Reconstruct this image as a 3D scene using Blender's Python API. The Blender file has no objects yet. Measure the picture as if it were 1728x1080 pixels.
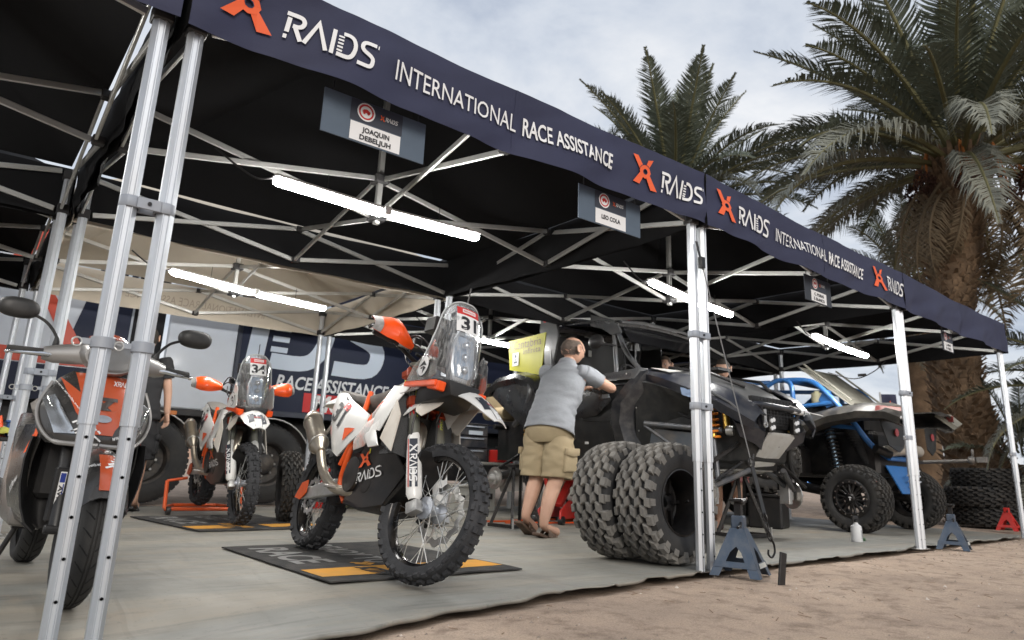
import bpy, bmesh, math, random
from mathutils import Vector, Matrix, Euler
from mathutils import noise as MN
random.seed(7)
SC = bpy.context.scene
COL = SC.collection
R = math.radians
V = Vector

# ------------------------------------------------------------------ camera, sky, sun, exposure
cam_d = bpy.data.cameras.new('camera')
cam = bpy.data.objects.new('camera', cam_d)
COL.objects.link(cam)
SC.camera = cam
_yaw, _pitch, _roll = 0.6634, 0.2503, 0.0390
_fw = V((math.sin(_yaw)*math.cos(_pitch), math.cos(_yaw)*math.cos(_pitch), math.sin(_pitch)))
_rt = V((math.cos(_yaw), -math.sin(_yaw), 0))
_up = _rt.cross(_fw)
_r2 = _rt*math.cos(_roll) + _up*math.sin(_roll)
_u2 = -_rt*math.sin(_roll) + _up*math.cos(_roll)
_m = Matrix((_r2, _u2, -_fw)).transposed().to_4x4()
_m.translation = V((-3.451, -2.6052, 0.5078))
cam.matrix_world = _m
cam_d.sensor_width = 36
cam_d.lens = 1183.16/1728*36
cam_d.shift_y = -48.33/1728
cam_d.clip_start = 0.05
cam_d.clip_end = 6000
cam_d.dof.use_dof = True
cam_d.dof.focus_distance = 3.5
cam_d.dof.aperture_fstop = 3.5

SUN_EL, SUN_ROT = R(24), R(200)
W = bpy.data.worlds.new('World')
SC.world = W
W.use_nodes = True
nt = W.node_tree
nt.nodes.clear()
def wn(t, **k):
    n = nt.nodes.new(t)
    for a, b in k.items(): setattr(n, a, b)
    return n
wout = wn('ShaderNodeOutputWorld'); bg = wn('ShaderNodeBackground')
sky = wn('ShaderNodeTexSky', sky_type='NISHITA', sun_disc=False, sun_elevation=SUN_EL, sun_rotation=SUN_ROT)
sky.air_density = 1.2; sky.dust_density = 2.0
tc = wn('ShaderNodeTexCoord'); sep = wn('ShaderNodeSeparateXYZ')
nt.links.new(tc.outputs['Generated'], sep.inputs[0])
ad = wn('ShaderNodeMath', operation='ADD'); ad.inputs[1].default_value = 0.28
ab = wn('ShaderNodeMath', operation='ABSOLUTE')
nt.links.new(sep.outputs['Z'], ab.inputs[0]); nt.links.new(ab.outputs[0], ad.inputs[0])
comb = wn('ShaderNodeCombineXYZ')
for ax in 'XY':
    d = wn('ShaderNodeMath', operation='DIVIDE')
    nt.links.new(sep.outputs[ax], d.inputs[0]); nt.links.new(ad.outputs[0], d.inputs[1]); nt.links.new(d.outputs[0], comb.inputs[ax])
n1 = wn('ShaderNodeTexNoise'); n1.inputs['Scale'].default_value = 2.3; n1.inputs['Detail'].default_value = 9; n1.inputs['Roughness'].default_value = 0.60; n1.inputs['Distortion'].default_value = 0.25
nt.links.new(comb.outputs[0], n1.inputs['Vector'])
rp = wn('ShaderNodeValToRGB')
rp.color_ramp.elements[0].position = 0.33; rp.color_ramp.elements[0].color = (4.0, 4.55, 5.6, 1)
rp.color_ramp.elements[1].position = 0.66; rp.color_ramp.elements[1].color = (8.2, 8.3, 8.5, 1)
e = rp.color_ramp.elements.new(0.47); e.color = (5.9, 6.35, 7.1, 1)
nt.links.new(n1.outputs['Fac'], rp.inputs[0])
mx = wn('ShaderNodeMix', data_type='RGBA'); mx.inputs['Factor'].default_value = 0.90
nt.links.new(sky.outputs[0], mx.inputs['A']); nt.links.new(rp.outputs[0], mx.inputs['B'])
nt.links.new(mx.outputs['Result'], bg.inputs['Color']); bg.inputs['Strength'].default_value = 0.086
nt.links.new(bg.outputs[0], wout.inputs['Surface'])
sun_d = bpy.data.lights.new('sun', 'SUN'); sun_d.energy = 1.3; sun_d.angle = R(25); sun_d.color = (1, .93, .84)
sun = bpy.data.objects.new('sun', sun_d); COL.objects.link(sun)
sun.rotation_euler = (R(90)-SUN_EL, 0, -SUN_ROT + R(180))
vs = SC.view_settings
vs.view_transform = 'Standard'; vs.look = 'None'; vs.gamma = 1; vs.exposure = 0.46; vs.use_curve_mapping = False
try:
    SC.cycles.max_bounces = 8; SC.cycles.diffuse_bounces = 4; SC.cycles.glossy_bounces = 3; SC.cycles.transmission_bounces = 6
    SC.cycles.sample_clamp_indirect = 6; SC.cycles.caustics_reflective = False; SC.cycles.caustics_refractive = False
    SC.cycles.use_denoising = True
except Exception: pass

# ------------------------------------------------------------------ materials
MATS = {}
def mat(name, col, rough=.5, metal=0., dirt=0., dcol=(.30,.25,.20), dscale=6., var=.0, vscale=12., bump=0., bscale=60., coat=0., emit=0., trans=0., spec=.5, stretch=None, sheen=0., alpha=1., ior=1.45, rvar=0.):
    if name in MATS: return MATS[name]
    m = bpy.data.materials.new(name); MATS[name] = m
    m.use_nodes = True
    t = m.node_tree; p = t.nodes['Principled BSDF']
    N = t.nodes.new; L = t.links.new
    c4 = (*col, 1)
    p.inputs['Base Color'].default_value = c4
    p.inputs['Roughness'].default_value = rough
    p.inputs['Metallic'].default_value = metal
    p.inputs['Specular IOR Level'].default_value = spec
    p.inputs['IOR'].default_value = ior
    p.inputs['Coat Weight'].default_value = coat; p.inputs['Coat Roughness'].default_value = .12
    p.inputs['Transmission Weight'].default_value = trans
    p.inputs['Alpha'].default_value = alpha
    if sheen: p.inputs['Sheen Weight'].default_value = sheen
    if emit:
        p.inputs['Emission Color'].default_value = c4; p.inputs['Emission Strength'].default_value = emit
    if dirt or var or bump or rvar:
        tcn = N('ShaderNodeTexCoord'); src = tcn.outputs['Object']
        if stretch:
            mp = N('ShaderNodeMapping'); mp.inputs['Scale'].default_value = stretch
            L(src, mp.inputs[0]); src = mp.outputs[0]
        cur = None
        if var:
            n = N('ShaderNodeTexNoise'); n.inputs['Scale'].default_value = vscale; n.inputs['Detail'].default_value = 6
            L(src, n.inputs['Vector'])
            r = N('ShaderNodeMapRange'); r.inputs['From Min'].default_value = .25; r.inputs['From Max'].default_value = .75
            r.inputs['To Min'].default_value = 1-var; r.inputs['To Max'].default_value = 1+var
            L(n.outputs['Fac'], r.inputs['Value'])
            x = N('ShaderNodeVectorMath'); x.operation = 'SCALE'; x.inputs[0].default_value = col
            L(r.outputs[0], x.inputs['Scale']); cur = x.outputs[0]
        if dirt:
            n = N('ShaderNodeTexNoise'); n.inputs['Scale'].default_value = dscale; n.inputs['Detail'].default_value = 8; n.inputs['Roughness'].default_value = .65
            L(src, n.inputs['Vector'])
            r = N('ShaderNodeMapRange'); r.inputs['From Min'].default_value = .42; r.inputs['From Max'].default_value = .72
            r.inputs['To Min'].default_value = 0; r.inputs['To Max'].default_value = dirt
            L(n.outputs['Fac'], r.inputs['Value'])
            mxn = N('ShaderNodeMix'); mxn.data_type = 'RGBA'; mxn.inputs['A'].default_value = c4; mxn.inputs['B'].default_value = (*dcol, 1)
            if cur: L(cur, mxn.inputs['A'])
            L(r.outputs[0], mxn.inputs['Factor']); cur = mxn.outputs['Result']
            rr = N('ShaderNodeMapRange'); rr.inputs['To Min'].default_value = rough; rr.inputs['To Max'].default_value = min(1, rough+.35)
            L(r.outputs[0], rr.inputs['Value']); L(rr.outputs[0], p.inputs['Roughness'])
        if rvar and not dirt:
            n = N('ShaderNodeTexNoise'); n.inputs['Scale'].default_value = vscale*.6; n.inputs['Detail'].default_value = 5
            L(src, n.inputs['Vector'])
            rr = N('ShaderNodeMapRange'); rr.inputs['From Min'].default_value = .3; rr.inputs['From Max'].default_value = .7; rr.inputs['To Min'].default_value = max(.02, rough-rvar); rr.inputs['To Max'].default_value = min(1, rough+rvar)
            L(n.outputs['Fac'], rr.inputs['Value']); L(rr.outputs[0], p.inputs['Roughness'])
        if cur: L(cur, p.inputs['Base Color'])
        if bump:
            n = N('ShaderNodeTexNoise'); n.inputs['Scale'].default_value = bscale; n.inputs['Detail'].default_value = 5
            L(src, n.inputs['Vector'])
            b = N('ShaderNodeBump'); b.inputs['Strength'].default_value = bump; b.inputs['Distance'].default_value = .01
            L(n.outputs['Fac'], b.inputs['Height']); L(b.outputs[0], p.inputs['Normal'])
    return m

DUST = (.33, .27, .21)
ALU = mat('aluminium', (.63,.66,.70), .42, .85, dirt=.35, dcol=(.40,.38,.35), dscale=5, bump=.04, bscale=90, stretch=(6,6,.6))
ALU2 = mat('aluminium_bar', (.60,.60,.58), .45, .8, dirt=.4, dcol=(.35,.33,.30), dscale=4)
GREYP = mat('grey_bracket', (.30,.33,.38), .5, .1, dirt=.3, dcol=(.4,.38,.35))
BLKP = mat('black_plastic', (.012,.012,.013), .42, dirt=.2, dcol=(.09,.08,.07), dscale=7)
BLKM = mat('black_metal', (.013,.013,.014), .36, .3, dirt=.25, dcol=(.11,.09,.075), dscale=9)
GLOSSBLK = mat('gloss_black', (.01,.01,.011), .16, coat=.5, rvar=.08, var=.2)
RUB = mat('rubber', (.020,.020,.021), .7, dirt=.45, dcol=(.085,.08,.072), dscale=5, bump=.15, bscale=120)
RUBD = mat('dusty_rubber', (.050,.048,.046), .85, dirt=.85, dcol=(.21,.195,.175), dscale=4, bump=.25, bscale=120)
STEEL = mat('steel', (.55,.54,.52), .32, .95, dirt=.4, dcol=(.30,.26,.22), dscale=11)
TITAN = mat('titanium', (.47,.42,.35), .30, .95, dirt=.45, dcol=(.26,.2,.15), dscale=9)
CHROME = mat('chrome', (.8,.8,.8), .1, 1., rvar=.05, var=.05)
WHITE = mat('white_plastic', (.78,.78,.76), .28, coat=.35, dirt=.28, dcol=(.45,.40,.34), dscale=8)
ORANGE = mat('orange_plastic', (.88,.085,.006), .3, coat=.3, dirt=.12, dcol=(.4,.18,.08), dscale=8)
ORPAINT = mat('orange_paint', (.70,.09,.012), .4, .1, dirt=.4, dcol=(.25,.12,.06), dscale=10)
REDP = mat('red_paint', (.50,.022,.018), .38, dirt=.35, dcol=(.2,.08,.06), dscale=10)
NAVYTXT = mat('print_black', (.02,.02,.025), .6)
PWHITE = mat('print_white', (.76,.76,.76), .6)
PORANGE = mat('print_orange', (.78,.115,.03), .6)
PRED = mat('print_red', (.55,.03,.03), .6)

# ------------------------------------------------------------------ mesh builder
def mx(loc=(0,0,0), rz=0, ry=0, rx=0, s=1):
    return Matrix.Translation(V(loc)) @ Matrix.Rotation(rz,4,'Z') @ Matrix.Rotation(ry,4,'Y') @ Matrix.Rotation(rx,4,'X') @ Matrix.Scale(s,4)
def frame(o, x, y):
    """matrix with X axis x, Y axis ~y (orthogonalised), Z = X x Y, origin o"""
    x = V(x).normalized(); z = x.cross(V(y)).normalized(); y = z.cross(x)
    m = Matrix((x, y, z)).transposed().to_4x4(); m.translation = V(o); return m

class MB:
    def __init__(s): s.v = []; s.f = []; s.mi = []; s.cm = 0
    def add(s, vs, fs, M=None):
        o = len(s.v)
        s.v += [tuple(M @ V(p)) for p in vs] if M is not None else [tuple(p) for p in vs]
        for f in fs: s.f.append([i+o for i in f]); s.mi.append(s.cm)
        return s
    def box(s, c=(0,0,0), d=(1,1,1), M=None, taper=1.):
        x,y,z = d[0]/2, d[1]/2, d[2]/2; t = taper
        vs = [(-x,-y,-z),(x,-y,-z),(x,y,-z),(-x,y,-z),(-x*t,-y*t,z),(x*t,-y*t,z),(x*t,y*t,z),(-x*t,y*t,z)]
        vs = [V(p)+V(c) for p in vs]
        return s.add(vs, [(3,2,1,0),(4,5,6,7),(0,1,5,4),(1,2,6,5),(2,3,7,6),(3,0,4,7)], M)
    def bar(s, a, b, w=.03, h=.03, up=(0,0,1), ext=0.):
        a = V(a); b = V(b); d = (b-a).normalized(); a = a-d*ext; b = b+d*ext
        u = V(up)
        if abs(d.dot(u)) > .98: u = V((0,1,0))
        sd = d.cross(u).normalized(); u = sd.cross(d)
        vs = [p + sd*i*w/2 + u*j*h/2 for p in (a,b) for i,j in ((-1,-1),(1,-1),(1,1),(-1,1))]
        return s.add(vs, [(3,2,1,0),(4,5,6,7),(0,1,5,4),(1,2,6,5),(2,3,7,6),(3,0,4,7)])
    def tube(s, pts, r=.01, seg=10, cap=True, closed=False, flat=1., M=None):
        pts = [V(p) for p in pts]; n = len(pts)
        rs = r if isinstance(r, (list,tuple)) else [r]*n
        tg = []
        for i in range(n):
            if closed: t = pts[(i+1)%n]-pts[i-1]
            else: t = pts[min(i+1,n-1)]-pts[max(i-1,0)]
            tg.append(t.normalized() if t.length > 1e-9 else V((0,0,1)))
        u = V((0,0,1)) if abs(tg[0].z) < .9 else V((1,0,0))
        u = (u - tg[0]*u.dot(tg[0])).normalized()
        vs = []
        for i in range(n):
            u = u - tg[i]*u.dot(tg[i])
            u = u.normalized() if u.length > 1e-6 else tg[i].orthogonal().normalized()
            w = tg[i].cross(u)
            for k in range(seg):
                a = 2*math.pi*k/seg
                vs.append(pts[i] + (u*math.cos(a)*flat + w*math.sin(a))*rs[i])
        fs = []
        m = n if closed else n-1
        for i in range(m):
            j = (i+1)%n
            for k in range(seg):
                l = (k+1)%seg
                fs.append((i*seg+k, i*seg+l, j*seg+l, j*seg+k))
        if cap and not closed:
            fs.append(tuple(range(seg-1,-1,-1))); fs.append(tuple((n-1)*seg+k for k in range(seg)))
        return s.add(vs, fs, M)
    def lathe(s, prof, seg=24, M=None, closed=False, cap=False):
        """prof = [(radius, along)] revolved round local Y"""
        n = len(prof); vs = []; fs = []
        for r_, h in prof:
            for k in range(seg):
                a = 2*math.pi*k/seg; vs.append((r_*math.cos(a), h, r_*math.sin(a)))
        m = n if closed else n-1
        for i in range(m):
            j = (i+1)%n
            for k in range(seg):
                l = (k+1)%seg; fs.append((i*seg+k, j*seg+k, j*seg+l, i*seg+l))
        if cap:
            fs.append(tuple(range(seg))); fs.append(tuple((n-1)*seg+k for k in range(seg-1,-1,-1)))
        return s.add(vs, fs, M)
    def cyl(s, a, b, r, r2=None, seg=16): return s.tube([a,b], [r, r if r2 is None else r2], seg)
    def loft(s, rings, caps=True, closed=True, M=None):
        n = len(rings[0]); vs = [p for r_ in rings for p in r_]; fs = []
        for i in range(len(rings)-1):
            for k in range(n if closed else n-1):
                l = (k+1)%n; fs.append((i*n+k, i*n+l, (i+1)*n+l, (i+1)*n+k))
        if caps and closed:
            fs.append(tuple(range(n-1,-1,-1))); fs.append(tuple((len(rings)-1)*n+k for k in range(n)))
        return s.add(vs, fs, M)
    def prism(s, poly, t=.01, M=None, z0=0.):
        """polygon in local XY extruded along local Z"""
        n = len(poly)
        vs = [(x,y,z0) for x,y in poly] + [(x,y,z0+t) for x,y in poly]
        fs = [tuple(range(n-1,-1,-1)), tuple(range(n,2*n))] + [(i,(i+1)%n,n+(i+1)%n,n+i) for i in range(n)]
        return s.add(vs, fs, M)
    def face(s, pts, M=None): return s.add(pts, [tuple(range(len(pts)))], M)
    def ell(s, c=(0,0,0), d=(1,1,1), seg=16, rings=10, M=None):
        vs = []; fs = []
        for i in range(rings+1):
            th = math.pi*i/rings
            for k in range(seg):
                a = 2*math.pi*k/seg
                vs.append((c[0]+d[0]/2*math.sin(th)*math.cos(a), c[1]+d[1]/2*math.sin(th)*math.sin(a), c[2]+d[2]/2*math.cos(th)))
        for i in range(rings):
            for k in range(seg):
                l = (k+1)%seg; fs.append((i*seg+k, (i+1)*seg+k, (i+1)*seg+l, i*seg+l))
        return s.add(vs, fs, M)
    def grid(s, fn, nu, nv, M=None):
        vs = [fn(i/nu, j/nv) for j in range(nv+1) for i in range(nu+1)]
        fs = [(j*(nu+1)+i, j*(nu+1)+i+1, (j+1)*(nu+1)+i+1, (j+1)*(nu+1)+i) for j in range(nv) for i in range(nu)]
        return s.add(vs, fs, M)
    def build(s, name, mats, parent=None, smooth=35, bevel=0., bseg=1, solid=0., sub=0, weld=True, recalc=True, M=None, warp=None):
        me = bpy.data.meshes.new(name)
        me.from_pydata(s.v, [], s.f)
        if not isinstance(mats, (list,tuple)): mats = [mats]
        for m in mats: me.materials.append(m)
        if len(mats) > 1: me.polygons.foreach_set('material_index', s.mi)
        bm = bmesh.new(); bm.from_mesh(me)
        if weld: bmesh.ops.remove_doubles(bm, verts=bm.verts, dist=1e-5)
        if recalc and bm.faces: bmesh.ops.recalc_face_normals(bm, faces=bm.faces)
        if solid and bm.faces:
            bmesh.ops.solidify(bm, geom=bm.faces[:], thickness=solid)
        if bevel:
            es = [e for e in bm.edges if len(e.link_faces) == 2 and e.calc_face_angle(0) > R(28)]
            if es: bmesh.ops.bevel(bm, geom=es, offset=bevel, segments=bseg, affect='EDGES', profile=.6, clamp_overlap=True)
        if M is not None: bmesh.ops.transform(bm, matrix=M, verts=bm.verts)
        if warp:
            for v_ in bm.verts: v_.co = warp(v_.co)
        bm.to_mesh(me); bm.free()
        if smooth:
            me.shade_smooth(); me.set_sharp_from_angle(angle=R(smooth))
        o = bpy.data.objects.new(name, me); COL.objects.link(o)
        if parent: o.parent = parent
        if sub:
            md = o.modifiers.new('sub', 'SUBSURF'); md.levels = sub; md.render_levels = sub
        return o

def thing(name, label, cat, loc=(0,0,0), rz=0, group=None, M=None, s=1):
    o = bpy.data.objects.new(name, None); COL.objects.link(o); o.empty_display_size = .1
    if M is not None: o.matrix_world = M
    else:
        o.location = loc; o.rotation_euler = (0,0,rz); o.scale = (s,s,s)
    return tag(o, label, cat, group)
def tag(o, label, cat, group=None):
    o['label'] = label; o['category'] = cat
    if group: o['group'] = group
    return o
KIDS = {}
def dup(o, parent=None, data=None):
    c = o.copy(); COL.objects.link(c)
    if parent: c.parent = parent
    for ch in [x for x in COL.objects if x.parent == o and x != c]: dup(ch, c)
    return c
def cr(pts, n=6, closed=False):
    """Catmull-Rom through points"""
    pts = [V(p) for p in pts]; m = len(pts); out = []
    rng = range(m) if closed else range(m-1)
    for i in rng:
        p0 = pts[(i-1)%m] if (closed or i > 0) else pts[0]*2-pts[1]
        p1 = pts[i]; p2 = pts[(i+1)%m]
        p3 = pts[(i+2)%m] if (closed or i+2 < m) else pts[-1]*2-pts[-2]
        for k in range(n):
            t = k/n
            out.append(.5*((2*p1)+(p2-p0)*t+(2*p0-5*p1+4*p2-p3)*t*t+(3*p1-p0-3*p2+p3)*t**3))
    if not closed: out.append(pts[-1])
    return out
def rpoly(pts, r=.02, n=3):
    """round the corners of a 2D polygon"""
    out = []; m = len(pts)
    for i in range(m):
        p = V(pts[i]).to_2d(); a = V(pts[i-1]).to_2d(); b = V(pts[(i+1)%m]).to_2d()
        da = (a-p); db = (b-p); q = min(r, da.length*.45, db.length*.45)
        A = p+da.normalized()*q; B = p+db.normalized()*q
        for k in range(n+1):
            t = k/n; out.append(tuple((1-t)**2*A+2*t*(1-t)*p+t*t*B))
    return out

# ------------------------------------------------------------------ lettering
TXT = {}
def text_poly(body, bold=0., wide=1.):
    key = (body, bold, wide)
    if key in TXT: return TXT[key]
    cu = bpy.data.curves.new('t', 'FONT'); cu.body = body; cu.size = 1; cu.offset = bold; cu.resolution_u = 3
    o = bpy.data.objects.new('t', cu); COL.objects.link(o)
    bpy.context.view_layer.update()
    me = o.evaluated_get(bpy.context.evaluated_depsgraph_get()).to_mesh()
    vs = [(v_.co.x*wide, v_.co.y) for v_ in me.vertices]; fs = [tuple(p.vertices) for p in me.polygons]
    o.to_mesh_clear(); bpy.data.objects.remove(o); bpy.data.curves.remove(cu)
    TXT[key] = (vs, fs); return TXT[key]
def put_text(mb, body, size, fn, x0=0., y0=0., bold=0., shear=0., wide=1., width=None, align='L', rot=0.):
    """fn maps flat (x, y) to 3D. y0 = baseline. width forces the total width"""
    vs, fs = text_poly(body, bold, wide)
    if not vs: return 0
    # cap height of the built in font is ~0.69
    k = size/0.69
    xs = [p[0] for p in vs]; lo, hi = min(xs), max(xs)
    kx = k if width is None else width/(hi-lo)
    tot = (hi-lo)*kx
    off = {'L':0, 'C':-tot/2, 'R':-tot}[align]
    c, s_ = math.cos(rot), math.sin(rot)
    out = []
    for x, y in vs:
        X = (x-lo)*kx+off+shear*y*k; Y = y*k
        out.append(fn(x0+X*c-Y*s_, y0+X*s_+Y*c))
    mb.add(out, fs); return tot
def stroke(mb, pts, w, fn, closed=False):
    pts = [V(p).to_2d() for p in pts]; n = len(pts); L = []; Rr = []
    for i in range(n):
        if closed: a = pts[i-1]; b = pts[(i+1)%n]
        else: a = pts[max(0,i-1)]; b = pts[min(n-1,i+1)]
        d1 = (pts[i]-a); d2 = (b-pts[i])
        d1 = d1.normalized() if d1.length > 1e-9 else d2.normalized()
        d2 = d2.normalized() if d2.length > 1e-9 else d1
        t = (d1+d2).normalized() if (d1+d2).length > 1e-6 else d1
        nrm = V((-t.y, t.x)); k = 1/max(.5, nrm.dot(V((-d1.y, d1.x))))
        L.append(pts[i]+nrm*w/2*k); Rr.append(pts[i]-nrm*w/2*k)
    vs = [fn(*p) for p in L]+[fn(*p) for p in Rr]
    m = n if closed else n-1
    mb.add(vs, [(i, n+i, n+(i+1)%n, (i+1)%n) for i in range(m)])
def flatfn(M): return lambda x, y: M @ V((x, y, 0))
LET = {
 'R': ([[(.12,.2),(.12,.8)], [(.0,.93),(.42,.93),(.56,.88),(.62,.75),(.56,.60),(.42,.54),(.27,.54)], [(.36,.5),(.62,.0)], [(.04,.03),(.16,.03)]], .74),
 'A': ([[(.0,.0),(.36,.97),(.74,.0)]], .84),
 'I': ([[(.1,.0),(.1,.99)]], .26),
 'D': ([[(.16,.93),(.38,.93),(.55,.84),(.64,.62),(.64,.38),(.55,.16),(.38,.07),(.02,.07)], [(.0,.78),(.2,.78)],[(.0,.64),(.2,.64)],[(.0,.5),(.2,.5)],[(.0,.36),(.2,.36)],[(.0,.22),(.2,.22)]], .80),
 'S': ([[(.62,.93),(.26,.93),(.12,.84),(.10,.68),(.20,.57),(.44,.47),(.56,.36),(.55,.17),(.42,.07),(.0,.07)], [(.68,.9),(.72,.9)]], .74),
 'X': ([[(.0,.99),(.62,.0)],[(.62,.99),(.0,.0)]], .74),
}
def raids(mb, fn, x0, y0, h, w, shear=.12, word='RAIDS', thick=.15):
    tot = sum(LET[c][1] for c in word); k = w/tot; x = 0
    for c in word:
        st, adv = LET[c]
        for pl in st:
            thin = .07 if (c == 'D' and len(pl) == 2) else thick
            pts = pl
            if len(pl) > 4:
                q = cr([(a,b,0) for a,b in pl], 3); pts = [(p.x,p.y) for p in q]
            g = lambda px, py, X=x: fn(x0+(X+px)*k+shear*py*h, y0+py*h)
            stroke(mb, pts, thin, lambda px, py: g(px, py))
        x += adv
def xlogo(mb, mbd, fn, x0, y0, h, w):
    """orange knotted X (mb) with its dark knot outline (mbd)"""
    g = lambda x, y: fn(x0+x*w, y0+y*h)
    mb.add([g(*p) for p in ((.02,1.0),(.22,1.0),(.46,.62),(.30,.52))], [(0,3,2,1)])
    mb.add([g(*p) for p in ((.62,.92),(.84,.98),(.62,.60),(.50,.66))], [(0,3,2,1)])
    mb.add([g(*p) for p in ((.0,.12),(.26,.10),(.46,.42),(.34,.54))], [(0,1,2,3)])
    mb.add([g(*p) for p in ((.72,.0),(1.0,.02),(.66,.50),(.52,.40))], [(0,1,2,3)])
    ring = [(.5+.17*math.cos(a), .52+.15*math.sin(a)) for a in [i*math.pi/4 for i in range(8)]]
    stroke(mb, ring, .13, g, closed=True)
    if mbd is not None:
        g2 = lambda x, y: fn(x0+x*w, y0+y*h, .0015)
        stroke(mbd, [(.5+.25*math.cos(a), .52+.22*math.sin(a)) for a in [i*math.pi/8 for i in range(2,8)]], .02, g2)
        stroke(mbd, [(.5+.09*math.cos(a), .52+.08*math.sin(a)) for a in [i*math.pi/4 for i in range(8)]], .02, g2, closed=True)
def disc(mb, fn, cx, cy, r0, r1=0., n=28, sx=1., sy=1.):
    if r1 <= 0:
        mb.add([fn(cx+sx*r0*math.cos(2*math.pi*i/n), cy+sy*r0*math.sin(2*math.pi*i/n)) for i in range(n)], [tuple(range(n))])
    else:
        stroke(mb, [(cx+sx*(r0+r1)/2*math.cos(2*math.pi*i/n), cy+sy*(r0+r1)/2*math.sin(2*math.pi*i/n)) for i in range(n)], r0-r1, fn, closed=True)
def rect(mb, fn, x0, y0, x1, y1, nx=1):
    for i in range(nx):
        a = x0+(x1-x0)*i/nx; b = x0+(x1-x0)*(i+1)/nx
        mb.add([fn(a,y0),fn(b,y0),fn(b,y1),fn(a,y1)], [(0,1,2,3)])
# ------------------------------------------------------------------ ground, floor sheet, dunes
_r = random.Random(77); STEPS = []
for _i in range(75):
    _a = _r.uniform(-.6,.6); STEPS.append((_r.uniform(-2,7.5), _r.uniform(-1.8,.1), math.cos(_a), math.sin(_a), _r.uniform(.5,1.2)))
def dip(x, y): return -.055*math.exp(-(((x+3.04)/.55)**2+((y+.05)/.35)**2))
def gz(x, y):
    n = MN.noise(V((x*.55, y*.55, 3)))*.022 + MN.noise(V((x*2.3, y*2.3, 7)))*.012 + MN.noise(V((x*7, y*7, 1)))*.006
    edge = sheet_edge(x)
    k = 1/(1+math.exp(max(-40, min(40, (y-edge+.04)*18))))   # 1 outside in front, 0 under the sheet
    far = max(0, (math.hypot(x, y)-14)/40)
    n += sum(-.011*s_*math.exp(-(((x-a)*c+(y-b_)*s)/.11)**2-(((y-b_)*c-(x-a)*s)/.045)**2) for a, b_, c, s, s_ in STEPS if abs(x-a) < .3 and abs(y-b_) < .3)
    return dip(x, y)-.045*(1-k) + k*(-.006+n) if y < edge+1.2 and -8 < x < 6.6 else (-.02+n*.6) - (.02 if y < 6 else 0)
EDGE = [(-9,-1.4),(-2.49,-.46),(-1.55,-.24),(-.10,-.03),(1.5,.05),(3.25,.16),(6.6,.37),(12,.6)]
def sheet_edge(x):
    for (a,b),(c,d) in zip(EDGE, EDGE[1:]):
        if x <= c: return b+(d-b)*max(0,(x-a)/(c-a)) + .012*math.sin(x*9)+.01*math.sin(x*23+1)
    return EDGE[-1][1]
def sand_material():
    m = bpy.data.materials.new('sand'); m.use_nodes = True; t = m.node_tree; p = t.nodes['Principled BSDF']; N = t.nodes.new; L = t.links.new
    tcn = N('ShaderNodeTexCoord')
    def noise(sc, det=6, rough=.6, dist=0):
        n = N('ShaderNodeTexNoise'); n.inputs['Scale'].default_value = sc; n.inputs['Detail'].default_value = det; n.inputs['Roughness'].default_value = rough; n.inputs['Distortion'].default_value = dist
        L(tcn.outputs['Object'], n.inputs['Vector']); return n.outputs['Fac']
    def ramp(src, els):
        r = N('ShaderNodeValToRGB'); r.color_ramp.elements[0].position = els[0][0]; r.color_ramp.elements[0].color = (*els[0][1],1)
        r.color_ramp.elements[1].position = els[-1][0]; r.color_ramp.elements[1].color = (*els[-1][1],1)
        for q, c in els[1:-1]:
            e_ = r.color_ramp.elements.new(q); e_.color = (*c,1)
        L(src, r.inputs[0]); return r.outputs[0]
    a = ramp(noise(1.1, 8, .6, .6), [(.30,(.38,.295,.235)),(.5,(.50,.385,.30)),(.72,(.58,.455,.36))])
    b = ramp(noise(7, 8, .72), [(.36,(.55,.53,.52)),(.5,(1,1,1)),(.75,(1.1,1.06,1.02))])
    c = ramp(noise(150, 3, .7), [(.35,(.72,.72,.72)),(.52,(1,1,1)),(.72,(1.18,1.16,1.12))])
    m1 = N('ShaderNodeMix'); m1.data_type = 'RGBA'; m1.blend_type = 'MULTIPLY'; m1.inputs['Factor'].default_value = .8; L(a, m1.inputs['A']); L(b, m1.inputs['B'])
    m2 = N('ShaderNodeMix'); m2.data_type = 'RGBA'; m2.blend_type = 'MULTIPLY'; m2.inputs['Factor'].default_value = .9; L(m1.outputs['Result'], m2.inputs['A']); L(c, m2.inputs['B'])
    L(m2.outputs['Result'], p.inputs['Base Color']); p.inputs['Roughness'].default_value = .95; p.inputs['Specular IOR Level'].default_value = .15
    h = N('ShaderNodeMath'); h.operation = 'ADD'; L(noise(22, 8, .7), h.inputs[0])
    h2 = N('ShaderNodeMath'); h2.operation = 'MULTIPLY'; h2.inputs[1].default_value = .35; L(noise(160, 4, .7), h2.inputs[0]); L(h2.outputs[0], h.inputs[1])
    bp = N('ShaderNodeBump'); bp.inputs['Strength'].default_value = .75; bp.inputs['Distance'].default_value = .03; L(h.outputs[0], bp.inputs['Height']); L(bp.outputs[0], p.inputs['Normal'])
    return m
SAND = sand_material()
def axis(lo, hi, fine_lo, fine_hi, st):
    out = []; x = fine_lo
    while x < fine_hi: out.append(x); x += st
    s_ = st; x = fine_hi
    while x < hi: out.append(x); s_ *= 1.25; x += s_
    out.append(hi); s_ = st; x = fine_lo
    pre = []
    while x > lo: s_ *= 1.25; x -= s_; pre.append(max(x, lo))
    return pre[::-1]+out
gx = axis(-900, 2500, -4.2, 8, .055); gy = axis(-60, 2500, -1.9, 1.0, .05)
g = MB(); nx = len(gx)
g.v = [(x, y, gz(x, y)) for y in gy for x in gx]
g.f = [(j*nx+i, j*nx+i+1, (j+1)*nx+i+1, (j+1)*nx+i) for j in range(len(gy)-1) for i in range(nx-1)]; g.mi = [0]*len(g.f)
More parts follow.
